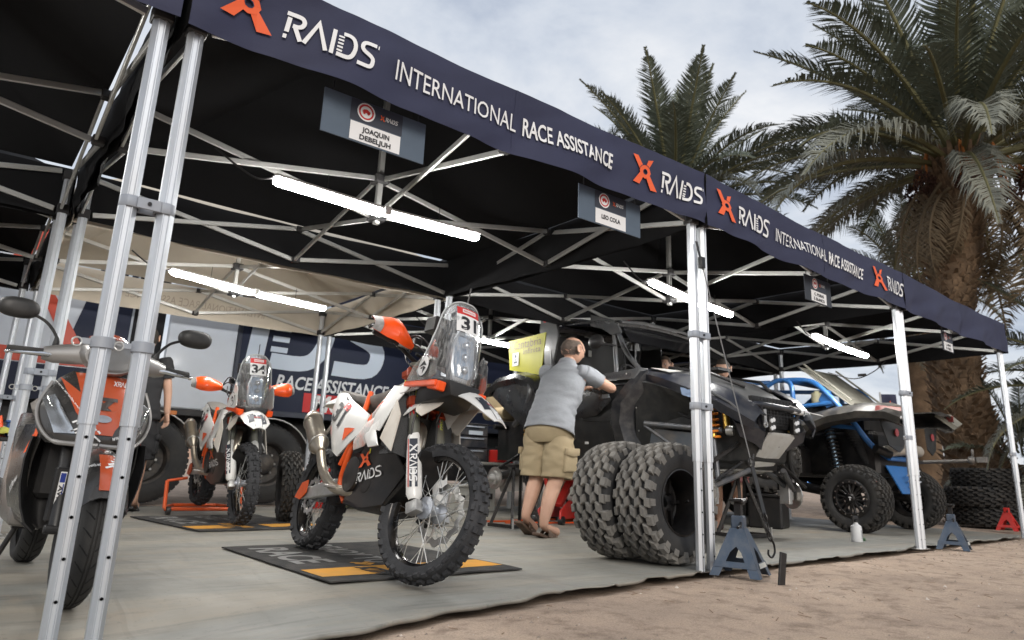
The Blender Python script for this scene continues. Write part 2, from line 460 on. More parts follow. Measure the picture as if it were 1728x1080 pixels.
ground = g.build('ground', SAND, smooth=180, weld=False, recalc=False); ground['kind'] = 'structure'
DUNE = mat('dune_sand', (.50,.30,.20), .95, var=.12, vscale=.02)
d = MB()
def dune(u, v_):
    a = R(-25+u*100); r_ = 420+v_*500
    h = (math.sin(v_*math.pi))*(20+9*math.sin(u*17)+6*math.sin(u*41+1))
    return (r_*math.sin(a)+0, r_*math.cos(a), h-2)
d.grid(dune, 90, 12)
dn = d.build('dune', DUNE, smooth=180); dn['kind'] = 'structure'
# small stones and crumbs on the sand
st = MB()
for i in range(900):
    x = random.uniform(-2.6, 7.5); y = sheet_edge(x) - .03 - random.random()**1.6*1.9
    s_ = random.choice((.003,.004,.005,.007,.011))*random.uniform(.7,1.4); z = gz(x,y)
    a = random.random()*6.28
    vs = [(x+s_*math.cos(a+k*1.257)*random.uniform(.6,1.2), y+s_*math.sin(a+k*1.257)*random.uniform(.6,1.2), z-.002) for k in range(5)]+[(x, y, z+s_*random.uniform(.5,.9))]
    st.cm = 0 if random.random() < .8 else 1
    st.add(vs, [(k,(k+1)%5,5) for k in range(5)])
stones = st.build('gravel', [mat('pebble',(.26,.21,.17),.9,var=.4,vscale=3), mat('pale_pebble',(.55,.48,.42),.9)], smooth=0, weld=False); stones['kind'] = 'stuff'
lt = MB()
for i in range(160):
    x = random.uniform(-2.2, 6.5); y = sheet_edge(x) - .08 - random.random()*1.5; a = random.random()*3.14; l = random.uniform(.008,.03); z = gz(x,y)+.003
    lt.bar((x-l*math.cos(a), y-l*math.sin(a), z), (x+l*math.cos(a), y+l*math.sin(a), z+random.uniform(0,.006)), .0025, .002)
o = lt.build('twig_litter', mat('dry_twig',(.20,.13,.08),.9), smooth=0, weld=False); o['kind'] = 'stuff'

SHEETM = None
def sheet_material():
    m = bpy.data.materials.new('floor_sheet'); m.use_nodes = True; t = m.node_tree; p = t.nodes['Principled BSDF']; N = t.nodes.new; L = t.links.new
    tcn = N('ShaderNodeTexCoord')
    def noise(sc, det=6, rough=.6, st=None):
        n = N('ShaderNodeTexNoise'); n.inputs['Scale'].default_value = sc; n.inputs['Detail'].default_value = det; n.inputs['Roughness'].default_value = rough
        if st:
            mp = N('ShaderNodeMapping'); mp.inputs['Scale'].default_value = st; L(tcn.outputs['Object'], mp.inputs[0]); L(mp.outputs[0], n.inputs['Vector'])
        else: L(tcn.outputs['Object'], n.inputs['Vector'])
        return n.outputs['Fac']
    def rng(src, a, b, lo, hi):
        r = N('ShaderNodeMapRange'); r.inputs['From Min'].default_value = a; r.inputs['From Max'].default_value = b; r.inputs['To Min'].default_value = lo; r.inputs['To Max'].default_value = hi; L(src, r.inputs['Value']); return r.outputs[0]
    def mixc(fac, A, B):
        x = N('ShaderNodeMix'); x.data_type = 'RGBA'
        if hasattr(A, 'links') : L(A, x.inputs['A'])
        else: x.inputs['A'].default_value = (*A,1)
        x.inputs['B'].default_value = (*B,1); L(fac, x.inputs['Factor']); return x.outputs['Result']
    c = mixc(rng(noise(.8, 6), .3, .7, 0, 1), (.205,.207,.192), (.26,.25,.22))
    c = mixc(rng(noise(1.0, 8, .65, (.35,2.2,1)), .46, .74, 0, .8), c, (.34,.285,.215))      # dust blown in
    c = mixc(rng(noise(2.2, 9, .7), .58, .8, 0, .75), c, (.37,.28,.20))
    c = mixc(rng(noise(1.4, 7, .6, (1.6,.5,1)), .56, .76, 0, .55), c, (.10,.10,.098))       # scuffed grey
    c = mixc(rng(noise(38, 4, .7), .61, .74, 0, .65), c, (.10,.09,.08))
    L(c, p.inputs['Base Color']); p.inputs['Roughness'].default_value = .62; p.inputs['Specular IOR Level'].default_value = .35
    L(rng(noise(3, 6), .3, .7, .48, .78), p.inputs['Roughness'])
    bp = N('ShaderNodeBump'); bp.inputs['Strength'].default_value = .28; bp.inputs['Distance'].default_value = .015
    def ridge(sc, st, w):
        n_ = noise(sc, 3, .5, st); a_ = N('ShaderNodeMath'); a_.operation = 'SUBTRACT'; a_.inputs[1].default_value = .5; L(n_, a_.inputs[0]); b_ = N('ShaderNodeMath'); b_.operation = 'ABSOLUTE'; L(a_.outputs[0], b_.inputs[0]); return rng(b_.outputs[0], 0, w, 1, 0)
    c = mixc(rng(ridge(1.1, (1.3,.35,1), .02), 0, 1, 0, .06), c, (.09,.09,.085))
    c = mixc(rng(noise(5.5, 6, .75, (.25,2.5,1)), .52, .70, 0, .6), c, (.10,.097,.09))
    c = mixc(rng(noise(4.0, 6, .75, (2.2,.3,1)), .55, .74, 0, .5), c, (.33,.285,.22))
    L(c, p.inputs['Base Color'])
    h0 = N('ShaderNodeMath'); h0.operation = 'ADD'; L(noise(3.5, 5, .5, (.5,1.6,1)), h0.inputs[0]); L(rng(ridge(1.1, (1.3,.35,1), .02), 0, 1, 0, .35), h0.inputs[1])
    h = N('ShaderNodeMath'); h.operation = 'ADD'; L(h0.outputs[0], h.inputs[0]); L(rng(noise(140,2), 0, 1, 0, .08), h.inputs[1]); L(h.outputs[0], bp.inputs['Height']); L(bp.outputs[0], p.inputs['Normal'])
    return m
def sheet_z(x, y, e_):
    w = .004*MN.noise(V((x*1.3, y*2.2, 5)))+.003*MN.noise(V((x*4, y*3.5, 2)))
    k = max(0, 1-(y-e_)/.30)
    lift = k*k*(.003+.040*max(0, MN.noise(V((x*2.3, 2.2, .4)))-.18))
    return dip(x, y) + max(.0005, .004+w)*(1 if y > e_+.3 else 1)*.6 + lift - (.012 if y <= e_+.001 and MN.noise(V((x*3.1,2.2,.4))) < 0 else 0)
sh = MB(); NXS, NYS = 360, 70
for j in range(NYS+1):
    for i in range(NXS+1):
        x = -7.5+14.1*i/NXS; e_ = sheet_edge(x); tt = (j/NYS)**2.2; y = e_+(5.75-e_)*tt
        sh.v.append((x, y, sheet_z(x, y, e_)))
sh.f = [(j*(NXS+1)+i, j*(NXS+1)+i+1, (j+1)*(NXS+1)+i+1, (j+1)*(NXS+1)+i) for j in range(NYS) for i in range(NXS)]; sh.mi = [0]*len(sh.f)
sheet = sh.build('floor_sheet', sheet_material(), smooth=180, weld=False, recalc=False, solid=-.003); sheet['kind'] = 'structure'

# ------------------------------------------------------------------ tents
FABN = mat('navy_canopy_fabric', (.024,.027,.062), .7, bump=.12, bscale=300, var=.14, vscale=4)
FABK = mat('black_canopy_fabric', (.0095,.0095,.0105), .85, spec=.2, bump=.12, bscale=200, var=.2, vscale=2)
FABB = mat('beige_canopy_fabric', (.58,.52,.43), .8, bump=.10, bscale=200, var=.08, vscale=2)
HT, HLO, HV0, HV1 = 2.345, 2.085, 2.055, 2.395
JOINT = mat('black_joint', (.025,.025,.027), .5, dirt=.3, dcol=(.1,.09,.08))
def leg_profile(w):
    a = w/2; g_ = w*.07
    return [(-a*.42,-a),(-g_*2.4,-a),(-g_*1.6,-a+g_),(g_*1.6,-a+g_),(g_*2.4,-a),(a*.42,-a),(a,-a*.42),(a,a*.42),(a*.42,a),(-a*.42,a),(-a,a*.42),(-a,-a*.42)]
def add_leg(t, x, y, face=0, z0=0.):
    b = MB(); M = mx((x,y,0), face)
    b.prism(leg_profile(.056), HT-.60, M, z0=.60)
    o = b.build('leg', ALU, t, smooth=20)
    i = MB(); i.prism(leg_profile(.047), .63-z0-.006, M, z0=z0+.006)
    i.build('inner_leg', ALU, o, smooth=20)
    f = MB(); f.box((0,0,.004+z0), (.10,.085,.006), M); f.build('foot_plate', STEEL, o, bevel=.001)
    h = MB()
    for k in range(5):
        for s_ in (-1,1):
            h.cyl(M@V((s_*.0005, -.0245, .08+k*.12)), M@V((s_*.0005, -.0235, .08+k*.12)), .005, seg=8)
    h.build('pin_hole', mat('hole',(.004,.004,.004),.9), o)['kind'] = 'stuff'
    for z_, w_ in ((HT-.02,.075),(HLO,.072)): br = MB(); br.box((0,0,z_), (w_,w_,.06), M); br.build('corner_bracket', JOINT, o, bevel=.004)
    return o
def tent(name, label, x0, y0, W_, D_, yaw=0., fab=None, vfab=None, zl=0.):
    fab = fab or FABK; vfab = vfab or (FABN if y0 < 1 else FABK); legs = (1,1,1,1)
    t = thing('gazebo', label, 'gazebo', (x0, y0, 0), yaw, 'pop-up gazebos of the service area')
    for k, (x, y) in enumerate(((0,0),(W_,0),(W_,D_),(0,D_))):
        if legs[k]: add_leg(t, x, y, 0, z0=(-.055 if abs(x+x0+3.04) < .2 and y == 0 and y0 == 0 else 0.))
    # canopy: four sagging triangles
    ap = 3.46; b = MB(); n = 12; m = 10
    def P(side, s, k):
        q = k/m; c = ((0,0),(W_,0),(W_,D_),(0,D_)); a = c[side]; d = c[(side+1)%4]
        ex = a[0]+(d[0]-a[0])*s; ey = a[1]+(d[1]-a[1])*s
        px = ex+(W_/2-ex)*q; py = ey+(D_/2-ey)*q
        sg = -.05*math.sin(math.pi*q)*(.6+.4*math.sin(math.pi*s)) - .015*math.sin(math.pi*s)*(1-q)
        rp = .012*MN.noise(V((px*2.5+x0, py*2.5+y0, 1)))*math.sin(math.pi*q)
        return (px, py, HV1+(ap-HV1)*q+sg+rp)
    for sd in range(4): b.grid(lambda u, v_: P(sd, u, v_*m), n, m)
    b.build('canopy', fab, t, smooth=50)
    # valances (wavy cloth strips), outer face slightly outside the legs
    vals = []
    cs = ((-.045,-.078),(W_+.045,-.078),(W_+.045,D_+.045),(-.045,D_+.045))
    for sd in range(4):
        a = V((*cs[sd],0)); d = V((*cs[(sd+1)%4],0)); dr = (d-a); Ln = dr.length; dr.normalize(); nr = V((dr.y,-dr.x,0))
        def vf(u, z, off=0., a=a, dr=dr, nr=nr, Ln=Ln, sd=sd):
            h = (HV1-z)/(HV1-HV0)
            amp = (.016 if sd == 0 else .007)*min(1, h*1.3)*min(1, min(u, Ln-u)*4+.05)
            w = amp*(math.sin(u*5.1+sd+x0+h*.8)+.7*math.sin(u*9.7+h*2.2+x0*2))+.004*h*math.sin(u*19+h*5+x0)+.020*MN.noise(V((u*2.6+h*2.2+x0*3, h*1.3, sd+y0)))*h**.5+.005*MN.noise(V((u*8+h*5+x0, h*3, sd)))
            dz = -.020*math.sin(math.pi*min(1,max(0,u/Ln)))*(1+.3*math.sin(u*6.5))-(.006*math.sin(u*7.3+2) if h > .6 else 0)
            p = a+dr*u+nr*(w+off); return (p.x, p.y, z+dz)
        b = MB(); b.grid(lambda u, v_: vf(u*Ln, HV0+(HV1-HV0)*v_), 150, 12)
        if sd in (0,): b.grid(lambda u, v_: vf(Ln*(.5+.0025*(u-.5)*2), HV0+(HV1-HV0)*v_, .002), 1, 8)
        o = b.build('valance', vfab if sd == 0 or vfab == FABB else FABK, t, smooth=180, weld=False)
        vals.append((o, vf, Ln))
        hm = MB(); hm.grid(lambda u, v_: vf(u*Ln, HV0-.001+.018*v_, .0022), 150, 1); hm.build('hem', vfab if sd == 0 or vfab == FABB else FABK, o, smooth=180)
    # trusses
    def truss(p, q, n_x):
        p = V(p); q = V(q)
        for k in range(n_x):
            a = p.lerp(q, k/n_x); c = p.lerp(q, (k+1)/n_x); dv = (c-a).normalized(); sd_ = V((-dv.y,dv.x,0))*.014
            for z1, z2, s_ in ((HT,HLO,1),(HLO,HT,-1)):
                b = MB(); b.bar((a.x+sd_.x*s_, a.y+sd_.y*s_, z1), (c.x+sd_.x*s_, c.y+sd_.y*s_, z2), .016, .034)
                b.build('truss_bar', ALU2, t, bevel=.003)
            if k < n_x-1:
                for z in (HT, HLO):
                    j = MB(); j.box((c.x, c.y, z), (.06,.06,.045)); j.build('joint', JOINT, t, bevel=.006)
    e_ = .05
    truss((e_,0,0),(W_-e_,0,0),2); truss((e_,D_,0),(W_-e_,D_,0),2); truss((0,e_,0),(0,D_-e_,0),2); truss((W_,e_,0),(W_,D_-e_,0),2)
    cx, cy = W_/2, D_/2
    truss((cx,.03,0),(cx,cy-.03,0),1); truss((cx,D_-.03,0),(cx,cy+.03,0),1); truss((.03,cy,0),(cx-.03,cy,0),1); truss((W_-.03,cy,0),(cx+.03,cy,0),1)
    ms = MB(); ms.bar((cx,cy,HLO-.05),(cx,cy,3.38),.036,.036); mo = ms.build('center_mast', ALU2, t, bevel=.003)
    for z_ in (HLO, HT): j = MB(); j.box((cx,cy,z_), (.10,.10,.06)); j.build('mast_joint', JOINT, mo, bevel=.008)
    return t, vals
def sponsor_print(vals, Wd):
    """white and orange print along the front valance, positions measured from the left end"""
    o, vf, Ln = vals[0]
    f = lambda x, z, off=0.: vf(x, z, .0115+off)
    k = Wd/2.98
    for X in (.075, 2.37):
        lg, dk, wt = MB(), MB(), MB()
        xlogo(lg, dk, f, (X+.02)*k, 2.135, .19, .205*k)
        raids(wt, f, (X+.26)*k, 2.155, .125, .40*k)
        lg.build('logo', PORANGE, o, smooth=0, weld=False); dk.build('logo_outline', FABN, o, smooth=0, weld=False)
        wt.build('logo_letters', PWHITE, o, smooth=0, weld=False)
    l1 = MB(); put_text(l1, 'INTERNATIONAL', .088, f, .84*k, 2.172, width=.70*k, shear=0); l1.build('lettering', PWHITE, o, smooth=0, weld=False); l1 = MB()
    put_text(l1, 'RACE ASSISTANCE', .088, f, 1.585*k, 2.172, width=.63*k, bold=.018)
    l1.build('lettering', PWHITE, o, smooth=0, weld=False)
YW = R(2.2)
tent1, v1 = tent('t1', 'navy printed gazebo over the leaning bike 31, the largest lettering of the row on it', -2.98, 0, 2.98, 2.75)
sponsor_print(v1, 2.98)
tent2, v2 = tent('t2', 'second navy printed gazebo, over the front half of the black buggy', .10, 0, 3.0, 2.75, YW)
sponsor_print(v2, 3.0)
tent3, v3 = tent('t3', 'navy gazebo without lettering on its front edge, over the blue buggy beside the palm', 3.17, .115, 2.85, 2.72, YW)
tent0, v0 = tent('t0', 'black roofed gazebo over the tail of the scooter, left of the nearest tent legs', -6.08, 0, 2.98, 2.75)
tentb, vb = tent('tb', 'beige roofed gazebo in front of the truck, over the race bike numbered 34', -2.98, 2.95, 2.98, 2.70, fab=FABB, vfab=FABB)
tent4, v4 = tent('t4', 'black gazebo in the rear row, left of the beige one', -6.08, 2.95, 2.98, 2.70)
tent5, v5 = tent('t5', 'black gazebo in the rear row, directly right of the beige one', .12, 2.95, 3.0, 2.70)
tent6, v6 = tent('t6', 'black gazebo in the rear row behind the blue buggy', 3.22, 3.05, 2.9, 2.6, YW)
# faded print seen through the beige roof edge
o, vf, Ln = vb[2]
fd = MB(); fdx = MB()
put_text(fd, 'INTERNATIONAL RACE ASSISTANCE', .085, lambda x, z, off=0: vf(x, z, -.004), .75, 2.17, width=1.5)
fd.build('faded_lettering', mat('faded_print',(.40,.34,.28),.8), o, smooth=0, weld=False)
cano = [c for c in COL.objects if c.parent == tentb and c.name.startswith('canopy')][0]
def roofprint(x, y, off=0):   # on the front slope underside
    q = y/1.375; ex = x
    return (ex, y, HV1+(3.46-HV1)*q - .05*math.sin(math.pi*q)*.9-.030)
for X in (.75,):
    xlogo(fdx, None, lambda x, y, off=0: roofprint(x, 1.0-y), X, .2, .55, .55)
fdx.build('faded_logo', mat('faded_red',(.36,.16,.10),.8), cano, smooth=0, weld=False)
# clamps coupling neighbouring legs
def clamp(x, y, z, yaw, t, nm='clamp'):
    b = MB(); M = mx((x,y,z), yaw)
    for s_ in (-1,1):
        pts = [(s_*.055+.036*math.cos(a), .036*math.sin(a)) for a in [i*math.pi/4+math.pi/8 for i in range(8)]]
        inn = [(s_*.055+.0305*math.cos(a), .0305*math.sin(a)) for a in [i*math.pi/4+math.pi/8 for i in range(8)]]
        vs = [(p[0],p[1],z_) for z_ in (-.02,.02) for p in pts]+[(p[0],p[1],z_) for z_ in (-.02,.02) for p in inn]
        fs = []
        for k in range(8):
            l = (k+1)%8; fs += [(k,l,8+l,8+k),(16+k,24+k,24+l,16+l),(8+k,8+l,24+l,24+k),(k,16+k,16+l,l)]
        b.add(vs, fs, M)
    b.box((0,-.031,0), (.075,.006,.04), M); b.box((0,.031,0), (.075,.006,.04), M)
    o = b.build(nm, GREYP, t, bevel=.0015, M=t.matrix_world.inverted() if t else None)
    c = MB(); c.tube([M@V((0,-.033,.0)), M@V((0,-.040,.0))], .007, 8); c.build('bolt', BLKM, o, M=t.matrix_world.inverted())
bpy.context.view_layer.update()
for x in (-3.04, .05):
    for z in (1.35,): clamp(x, 0, z, 0, tent1)
clamp(.05, 0, .92, 0, tent1)
clamp(-3.04, 2.75, 1.0, 0, tent1); clamp(-3.04, 5.6, 1.0, 0, tentb); clamp(3.135, .115, 1.3, YW, tent2)
def collar(x, y, z, t):
    b = MB(); b.lathe([(.036,-.018),(.036,.018),(.029,.018),(.029,-.018)], 16, M=mx((x,y,z), 0, 0, R(90)), closed=True)
    b.box((-.045,0,0), (.03,.012,.02), mx((x,y,z)))
    o = b.build('height_collar', GREYP, t, bevel=.001, M=t.matrix_world.inverted())
    rr = MB(); rr.tube([V((x-.072+.014*math.cos(a), y-.004, z-.004+.014*math.sin(a))) for a in [i*math.pi/6 for i in range(12)]], .003, 6, closed=True); rr.build('pull_ring', STEEL, o, M=t.matrix_world.inverted())
for x, t in ((-3.1, tent0), (-2.98, tent1), ): collar(x, 0, .86, t)
collar(-3.1, 2.75, .9, tent0); collar(-2.98, 2.75, .9, tent1); collar(3.1, .117, .915, tent2); collar(6.0,.225,.9,tent3)

# ------------------------------------------------------------------ strip lights under the trusses
def strip_light(label, x0, x1, y, z=2.0, dy=0., strength=92, sag=.014):
    t = thing('strip_light', label, 'strip light', ((x0+x1)/2, y, z), math.atan2(dy, x1-x0), 'strip lights hung under the gazebo roofs')
    h = math.hypot(x1-x0, dy)/2
    EM = mat('lit_tube', (1,.985,.95), .5, emit=strength)
    for s_ in (-1,1):
        b = MB(); a = V((s_*.015, 0, -sag)); c = V((s_*h, 0, 0)); d_ = (c-a).normalized()
        b.bar(a+V((0,0,.022)), c+V((0,0,.022)), .062, .018)
        b.build('housing', mat('lamp_housing',(.7,.7,.7),.4), t, bevel=.004)
        tb = MB(); tb.tube([a+d_*.005, a+d_*.02, c-d_*.02, c-d_*.004], [.020,.029,.029,.020], 14); tb.build('tube', EM, t)
    j = MB(); j.box((0,0,.0-sag+.012), (.05,.075,.05)); j.build('center_joint', mat('lamp_housing',(.7,.7,.7),.4), t, bevel=.006)
    cb = MB()
    for s_ in (-1,1): cb.tube([(s_*h*.55,0,.02),(s_*h*.55,0,.12)], .0025, 6)
    cb.tube(cr([(-h,0,.01),(-h-.08,.02,-.01),(-h-.18,.03,.03),(-h-.30,.04,.10)],5), .006, 6)
    cb.build('cable', BLKP, t)
    return t
strip_light('longest strip light, hanging above the race bike numbered 31', -2.33, -.99, .92, 1.955)
strip_light('strip light under the beige roof, above the race bike numbered 34', -2.27, -.80, 3.52, 1.95, dy=.35)
strip_light('strip light crossing behind the middle pair of tent legs, above the black buggy hood', .62, 2.0, .98, 1.97, dy=.22)
strip_light('short looking strip light above the blue buggy at the right', 3.30, 4.80, 1.10, 1.96, dy=.18)
strip_light('strip light half hidden behind the windscreen of bike 31, beside the yellow board', .70, 1.95, 4.15, 2.03, dy=.2)
strip_light('strip light in the left gazebo above the scooter', -5.2, -3.9, 1.3, 1.99, strength=30)
# ------------------------------------------------------------------ rally bikes
from mathutils.bvhtree import BVHTree
SPOKE = mat('spoke_steel', (.62,.62,.60), .3, .9)
FORKT = mat('fork_tube', (.20,.205,.175), .38, .5, dirt=.35, dcol=(.3,.27,.22), dscale=10)
SEAT = mat('seat_vinyl', (.16,.15,.14), .55, dirt=.7, dcol=(.36,.32,.28), dscale=4, bump=.15, bscale=150)
CARB = mat('carbon_skid', (.007,.007,.008), .28, dirt=.15, dcol=(.09,.075,.06), dscale=18)
ENG = mat('engine_case', (.022,.022,.023), .4, .5, dirt=.35, dcol=(.10,.08,.065), dscale=8)
RADM = mat('radiator_mesh', (.085,.087,.09), .6, .2, bump=.9, bscale=260)
ORANO = mat('orange_anodised', (.45,.07,.03), .3, .75, dirt=.3)
WORN = mat('worn_clear_wrap', (.55,.53,.51), .18, coat=.7, dirt=.8, dcol=(.09,.075,.07), dscale=12, var=.3, vscale=14)
GRAPH = mat('race_graphics', (.70,.69,.67), .25, coat=.5, dirt=.75, dcol=(.65,.12,.03), dscale=15)
NAVYG = mat('print_navy', (.03,.035,.05), .45)
GREYG = mat('print_grey', (.13,.13,.14), .4, coat=.3)
YEL = mat('yellow_print', (.60,.68,.05), .5)
def screen_material(name, tint, haze, scratch=.5):
    m = bpy.data.materials.new(name); m.use_nodes = True; t = m.node_tree; t.nodes.clear(); N = t.nodes.new; L = t.links.new
    o = N('ShaderNodeOutputMaterial'); tr = N('ShaderNodeBsdfTransparent'); tr.inputs[0].default_value = (*tint,1)
    gl = N('ShaderNodeBsdfGlossy'); gl.inputs['Roughness'].default_value = .08; gl.inputs[0].default_value = (1,1,1,1)
    df = N('ShaderNodeBsdfDiffuse'); df.inputs[0].default_value = (.75,.75,.74,1)
    lw = N('ShaderNodeLayerWeight'); lw.inputs['Blend'].default_value = .35
    tcn = N('ShaderNodeTexCoord'); mp = N('ShaderNodeMapping'); mp.inputs['Scale'].default_value = (25,60,7); mp.inputs['Rotation'].default_value = (.3,.2,.4); L(tcn.outputs['Object'], mp.inputs[0])
    nz = N('ShaderNodeTexNoise'); nz.inputs['Scale'].default_value = 2.4; nz.inputs['Detail'].default_value = 7; L(mp.outputs[0], nz.inputs['Vector'])
    r = N('ShaderNodeMapRange'); r.inputs['From Min'].default_value = .45; r.inputs['From Max'].default_value = .8; r.inputs['To Min'].default_value = haze; r.inputs['To Max'].default_value = haze+scratch; L(nz.outputs['Fac'], r.inputs['Value'])
    m1 = N('ShaderNodeMixShader'); L(r.outputs[0], m1.inputs[0]); L(tr.outputs[0], m1.inputs[1]); L(df.outputs[0], m1.inputs[2])
    m2 = N('ShaderNodeMixShader'); f = N('ShaderNodeMath'); f.operation = 'MULTIPLY'; f.inputs[1].default_value = .8; L(lw.outputs['Fresnel'], f.inputs[0]); L(f.outputs[0], m2.inputs[0]); L(m1.outputs[0], m2.inputs[1]); L(gl.outputs[0], m2.inputs[2])
    L(m2.outputs[0], o.inputs[0]); return m
PERSPEX = screen_material('scratched_perspex', (.92,.93,.94), .05, .38)
LENS = mat('lamp_lens', (.75,.78,.82), .06, trans=.85, ior=1.3)
REFL = mat('lamp_reflector', (.75,.77,.8), .15, .9, rvar=.08, var=.1)

def surf_fn(objs, O, u, v_, dr, off=.003):
    """flat (x,y) -> point on the surface of objs found along direction dr"""
    trees = []
    for o in objs:
        me = o.data
        trees.append(BVHTree.FromPolygons([x.co for x in me.vertices], [tuple(p.vertices) for p in me.polygons]))
    O, u, v_, dr = V(O), V(u).normalized(), V(v_).normalized(), V(dr).normalized()
    def f(x, y, o2=0.):
        p = O+u*x+v_*y; best = None
        for t in trees:
            h = t.ray_cast(p-dr*.6, dr)
            if h[0] is not None and (best is None or h[3] < best[1]): best = (h[0], h[3])
        if best: return best[0] - dr*(off+o2)
        q = min((t.find_nearest(p)[0] for t in trees), key=lambda z: (z-p).length)
        return q - dr*(off+o2)
    return f
def subdiv_text(mb):  # split long text triangles so that they follow curved panels
    return mb
def dome(b, pts, bulge, c=None, ring=(.93,.62,.3), n=0):
    """closed 3D outline -> bulged shell"""
    pts = [V(p) for p in pts]
    if n: pts = cr(pts, n, closed=True)
    ctr = sum(pts, V((0,0,0)))/len(pts) if c is None else V(c); bl = V(bulge)
    rings = [pts]
    for k in ring: rings.append([ctr+(p-ctr)*k+bl*(1-k**2.6) for p in pts])
    m = len(pts); vs = [p for r_ in rings for p in r_]+[ctr+bl]
    fs = []
    for i in range(len(rings)-1):
        for k in range(m): l = (k+1)%m; fs.append((i*m+k, i*m+l, (i+1)*m+l, (i+1)*m+k))
    q = (len(rings)-1)*m
    for k in range(m): fs.append((q+k, q+(k+1)%m, len(vs)-1))
    b.add(vs, fs)

def knobby(par, r, w, n, name='tyre', ph=0, M=None, mud=.8, sz=1.):
    b = MB(); h = .017
    prof = [(r-.075*1.0, -w*.36),(r-.055,-w*.47),(r-.034,-w*.49),(r-.020,-w*.42),(r-h+.003,-w*.25),(r-h+.006,0),(r-h+.003,w*.25),(r-.020,w*.42),(r-.034,w*.49),(r-.055,w*.47),(r-.075,w*.36)]
    b.lathe(prof, 56)
    for i in range(n):
        a0 = 2*math.pi*i/n
        rows = [(-.16,0),(.16,0)] if i%2 else [(0,0)]
        rows = rows + ([(-.40,.5),(.40,.5)] if i%2 == 0 else [(-.46,.2),(.46,.2)])
        for yy, da in rows:
            a = a0+da*2*math.pi/n*0; tilt = yy*1.9
            rr = r-h+.004 - abs(yy)**2*.10*w/.09; 
            cx = V((math.cos(a), 0, math.sin(a))); tg = V((-math.sin(a),0,math.cos(a))); yv = V((0,1,0))
            nrm = (cx*math.cos(tilt)+yv*math.sin(tilt)); sd = yv*math.cos(tilt)-cx*math.sin(tilt)
            o = cx*rr+yv*(yy*w)
            lx = r*2*math.pi/n*.30*sz; ly = w*.105*(1.25 if abs(yy) < .3 else .85)
            vs = [o+tg*sx*lx*k+sd*sy*ly*k+nrm*(hh) for hh, k in ((-.006,1.12),(h*.98,.86)) for sx, sy in ((-1,-1),(1,-1),(1,1),(-1,1))]
            b.add(vs, [(4,5,6,7),(0,1,5,4),(1,2,6,5),(2,3,7,6),(3,0,4,7)])
    return b.build(name, mat('knobby_rubber', (.026,.027,.030), .72, dirt=.55, dcol=(.085,.085,.09), dscale=10, bump=.2, bscale=140), par, smooth=30, M=M)
SPK = {}
def spoked_wheel(root, M, r, w, rim_r, name='wheel', disc_side=1, discs=True, n=40, hubw=.075):
    e_ = bpy.data.objects.new(name, None); COL.objects.link(e_); e_.parent = root; e_.matrix_local = M
    knobby(e_, r, w, n)
    b = MB(); q = rim_r
    b.lathe([(q+.012,-w*.33),(q-.004,-w*.33),(q-.010,-w*.25),(q-.024,-w*.18),(q-.028,0),(q-.024,w*.18),(q-.010,w*.25),(q-.004,w*.33),(q+.012,w*.33),(q+.005,0)], 48, closed=True)
    b.build('rim', mat('gloss_black_rim',(.012,.012,.013),.18,.4,dirt=.15,dscale=10), e_, smooth=40)
    b = MB(); b.lathe([(.012,-hubw-.02),(.022,-hubw-.02),(.024,-hubw),(.055,-hubw+.004),(.056,-hubw+.014),(.030,-hubw+.030),(.028,hubw-.03),(.050,hubw-.014),(.050,hubw-.004),(.024,hubw),(.022,hubw+.02),(.012,hubw+.02)], 24)
    b.build('hub', mat('cast_hub',(.42,.45,.50),.42,.7,dirt=.3,dscale=14), e_, smooth=40)
    key = (r, rim_r, hubw)
    if key not in SPK:
        SPK[key] = []
        for s_, d_ in ((-1,1),(-1,-1),(1,1),(1,-1)):
            a2 = d_*R(38); p0 = V((.050*math.cos(a2+d_*.6), s_*(hubw-.010), .050*math.sin(a2+d_*.6)))
            sp = MB(); sp.tube([p0, V(((rim_r-.022), s_*.006, 0))], .0021, 5)
            o = sp.build('spoke', SPOKE, None, smooth=60); SPK[key].append(o.data); bpy.data.objects.remove(o)
    for i in range(9):
        for k in range(4):
            o = bpy.data.objects.new('spoke', SPK[key][k]); COL.objects.link(o); o.parent = e_; o.rotation_euler = (0, -(2*math.pi*(i+k*.25)/9), 0)
    if discs:
        b = MB(); ro, ri = .150 if r > .34 else .115, .115 if r > .34 else .085; nn = 72; y = disc_side*(hubw+.004)
        po = [((ro+.008*math.sin(i*2*math.pi/nn*12))*math.cos(2*math.pi*i/nn), (ro+.008*math.sin(i*2*math.pi/nn*12))*math.sin(2*math.pi*i/nn)) for i in range(nn)]
        pi = [((ri+.006*math.sin(i*2*math.pi/nn*12))*math.cos(2*math.pi*i/nn), (ri+.006*math.sin(i*2*math.pi/nn*12))*math.sin(2*math.pi*i/nn)) for i in range(nn)]
        vs = [(p[0], y+t, p[1]) for t in (-.002,.002) for p in po]+[(p[0], y+t, p[1]) for t in (-.002,.002) for p in pi]
        fs = []
        for k in range(nn):
            l = (k+1)%nn; fs += [(k,l,nn+l,nn+k),(2*nn+k,3*nn+k,3*nn+l,2*nn+l),(k,2*nn+k,2*nn+l,l),(nn+k,nn+l,3*nn+l,3*nn+k)]
        b.add(vs, fs)
        for k in range(6):
            a = k*math.pi/3; b.bar((.045*math.cos(a), y, .045*math.sin(a)), ((ri+.006)*math.cos(a+.35), y, (ri+.006)*math.sin(a+.35)), .004, .012, up=(0,1,0))
        b.build('brake_disc', STEEL, e_, smooth=30)
    return e_

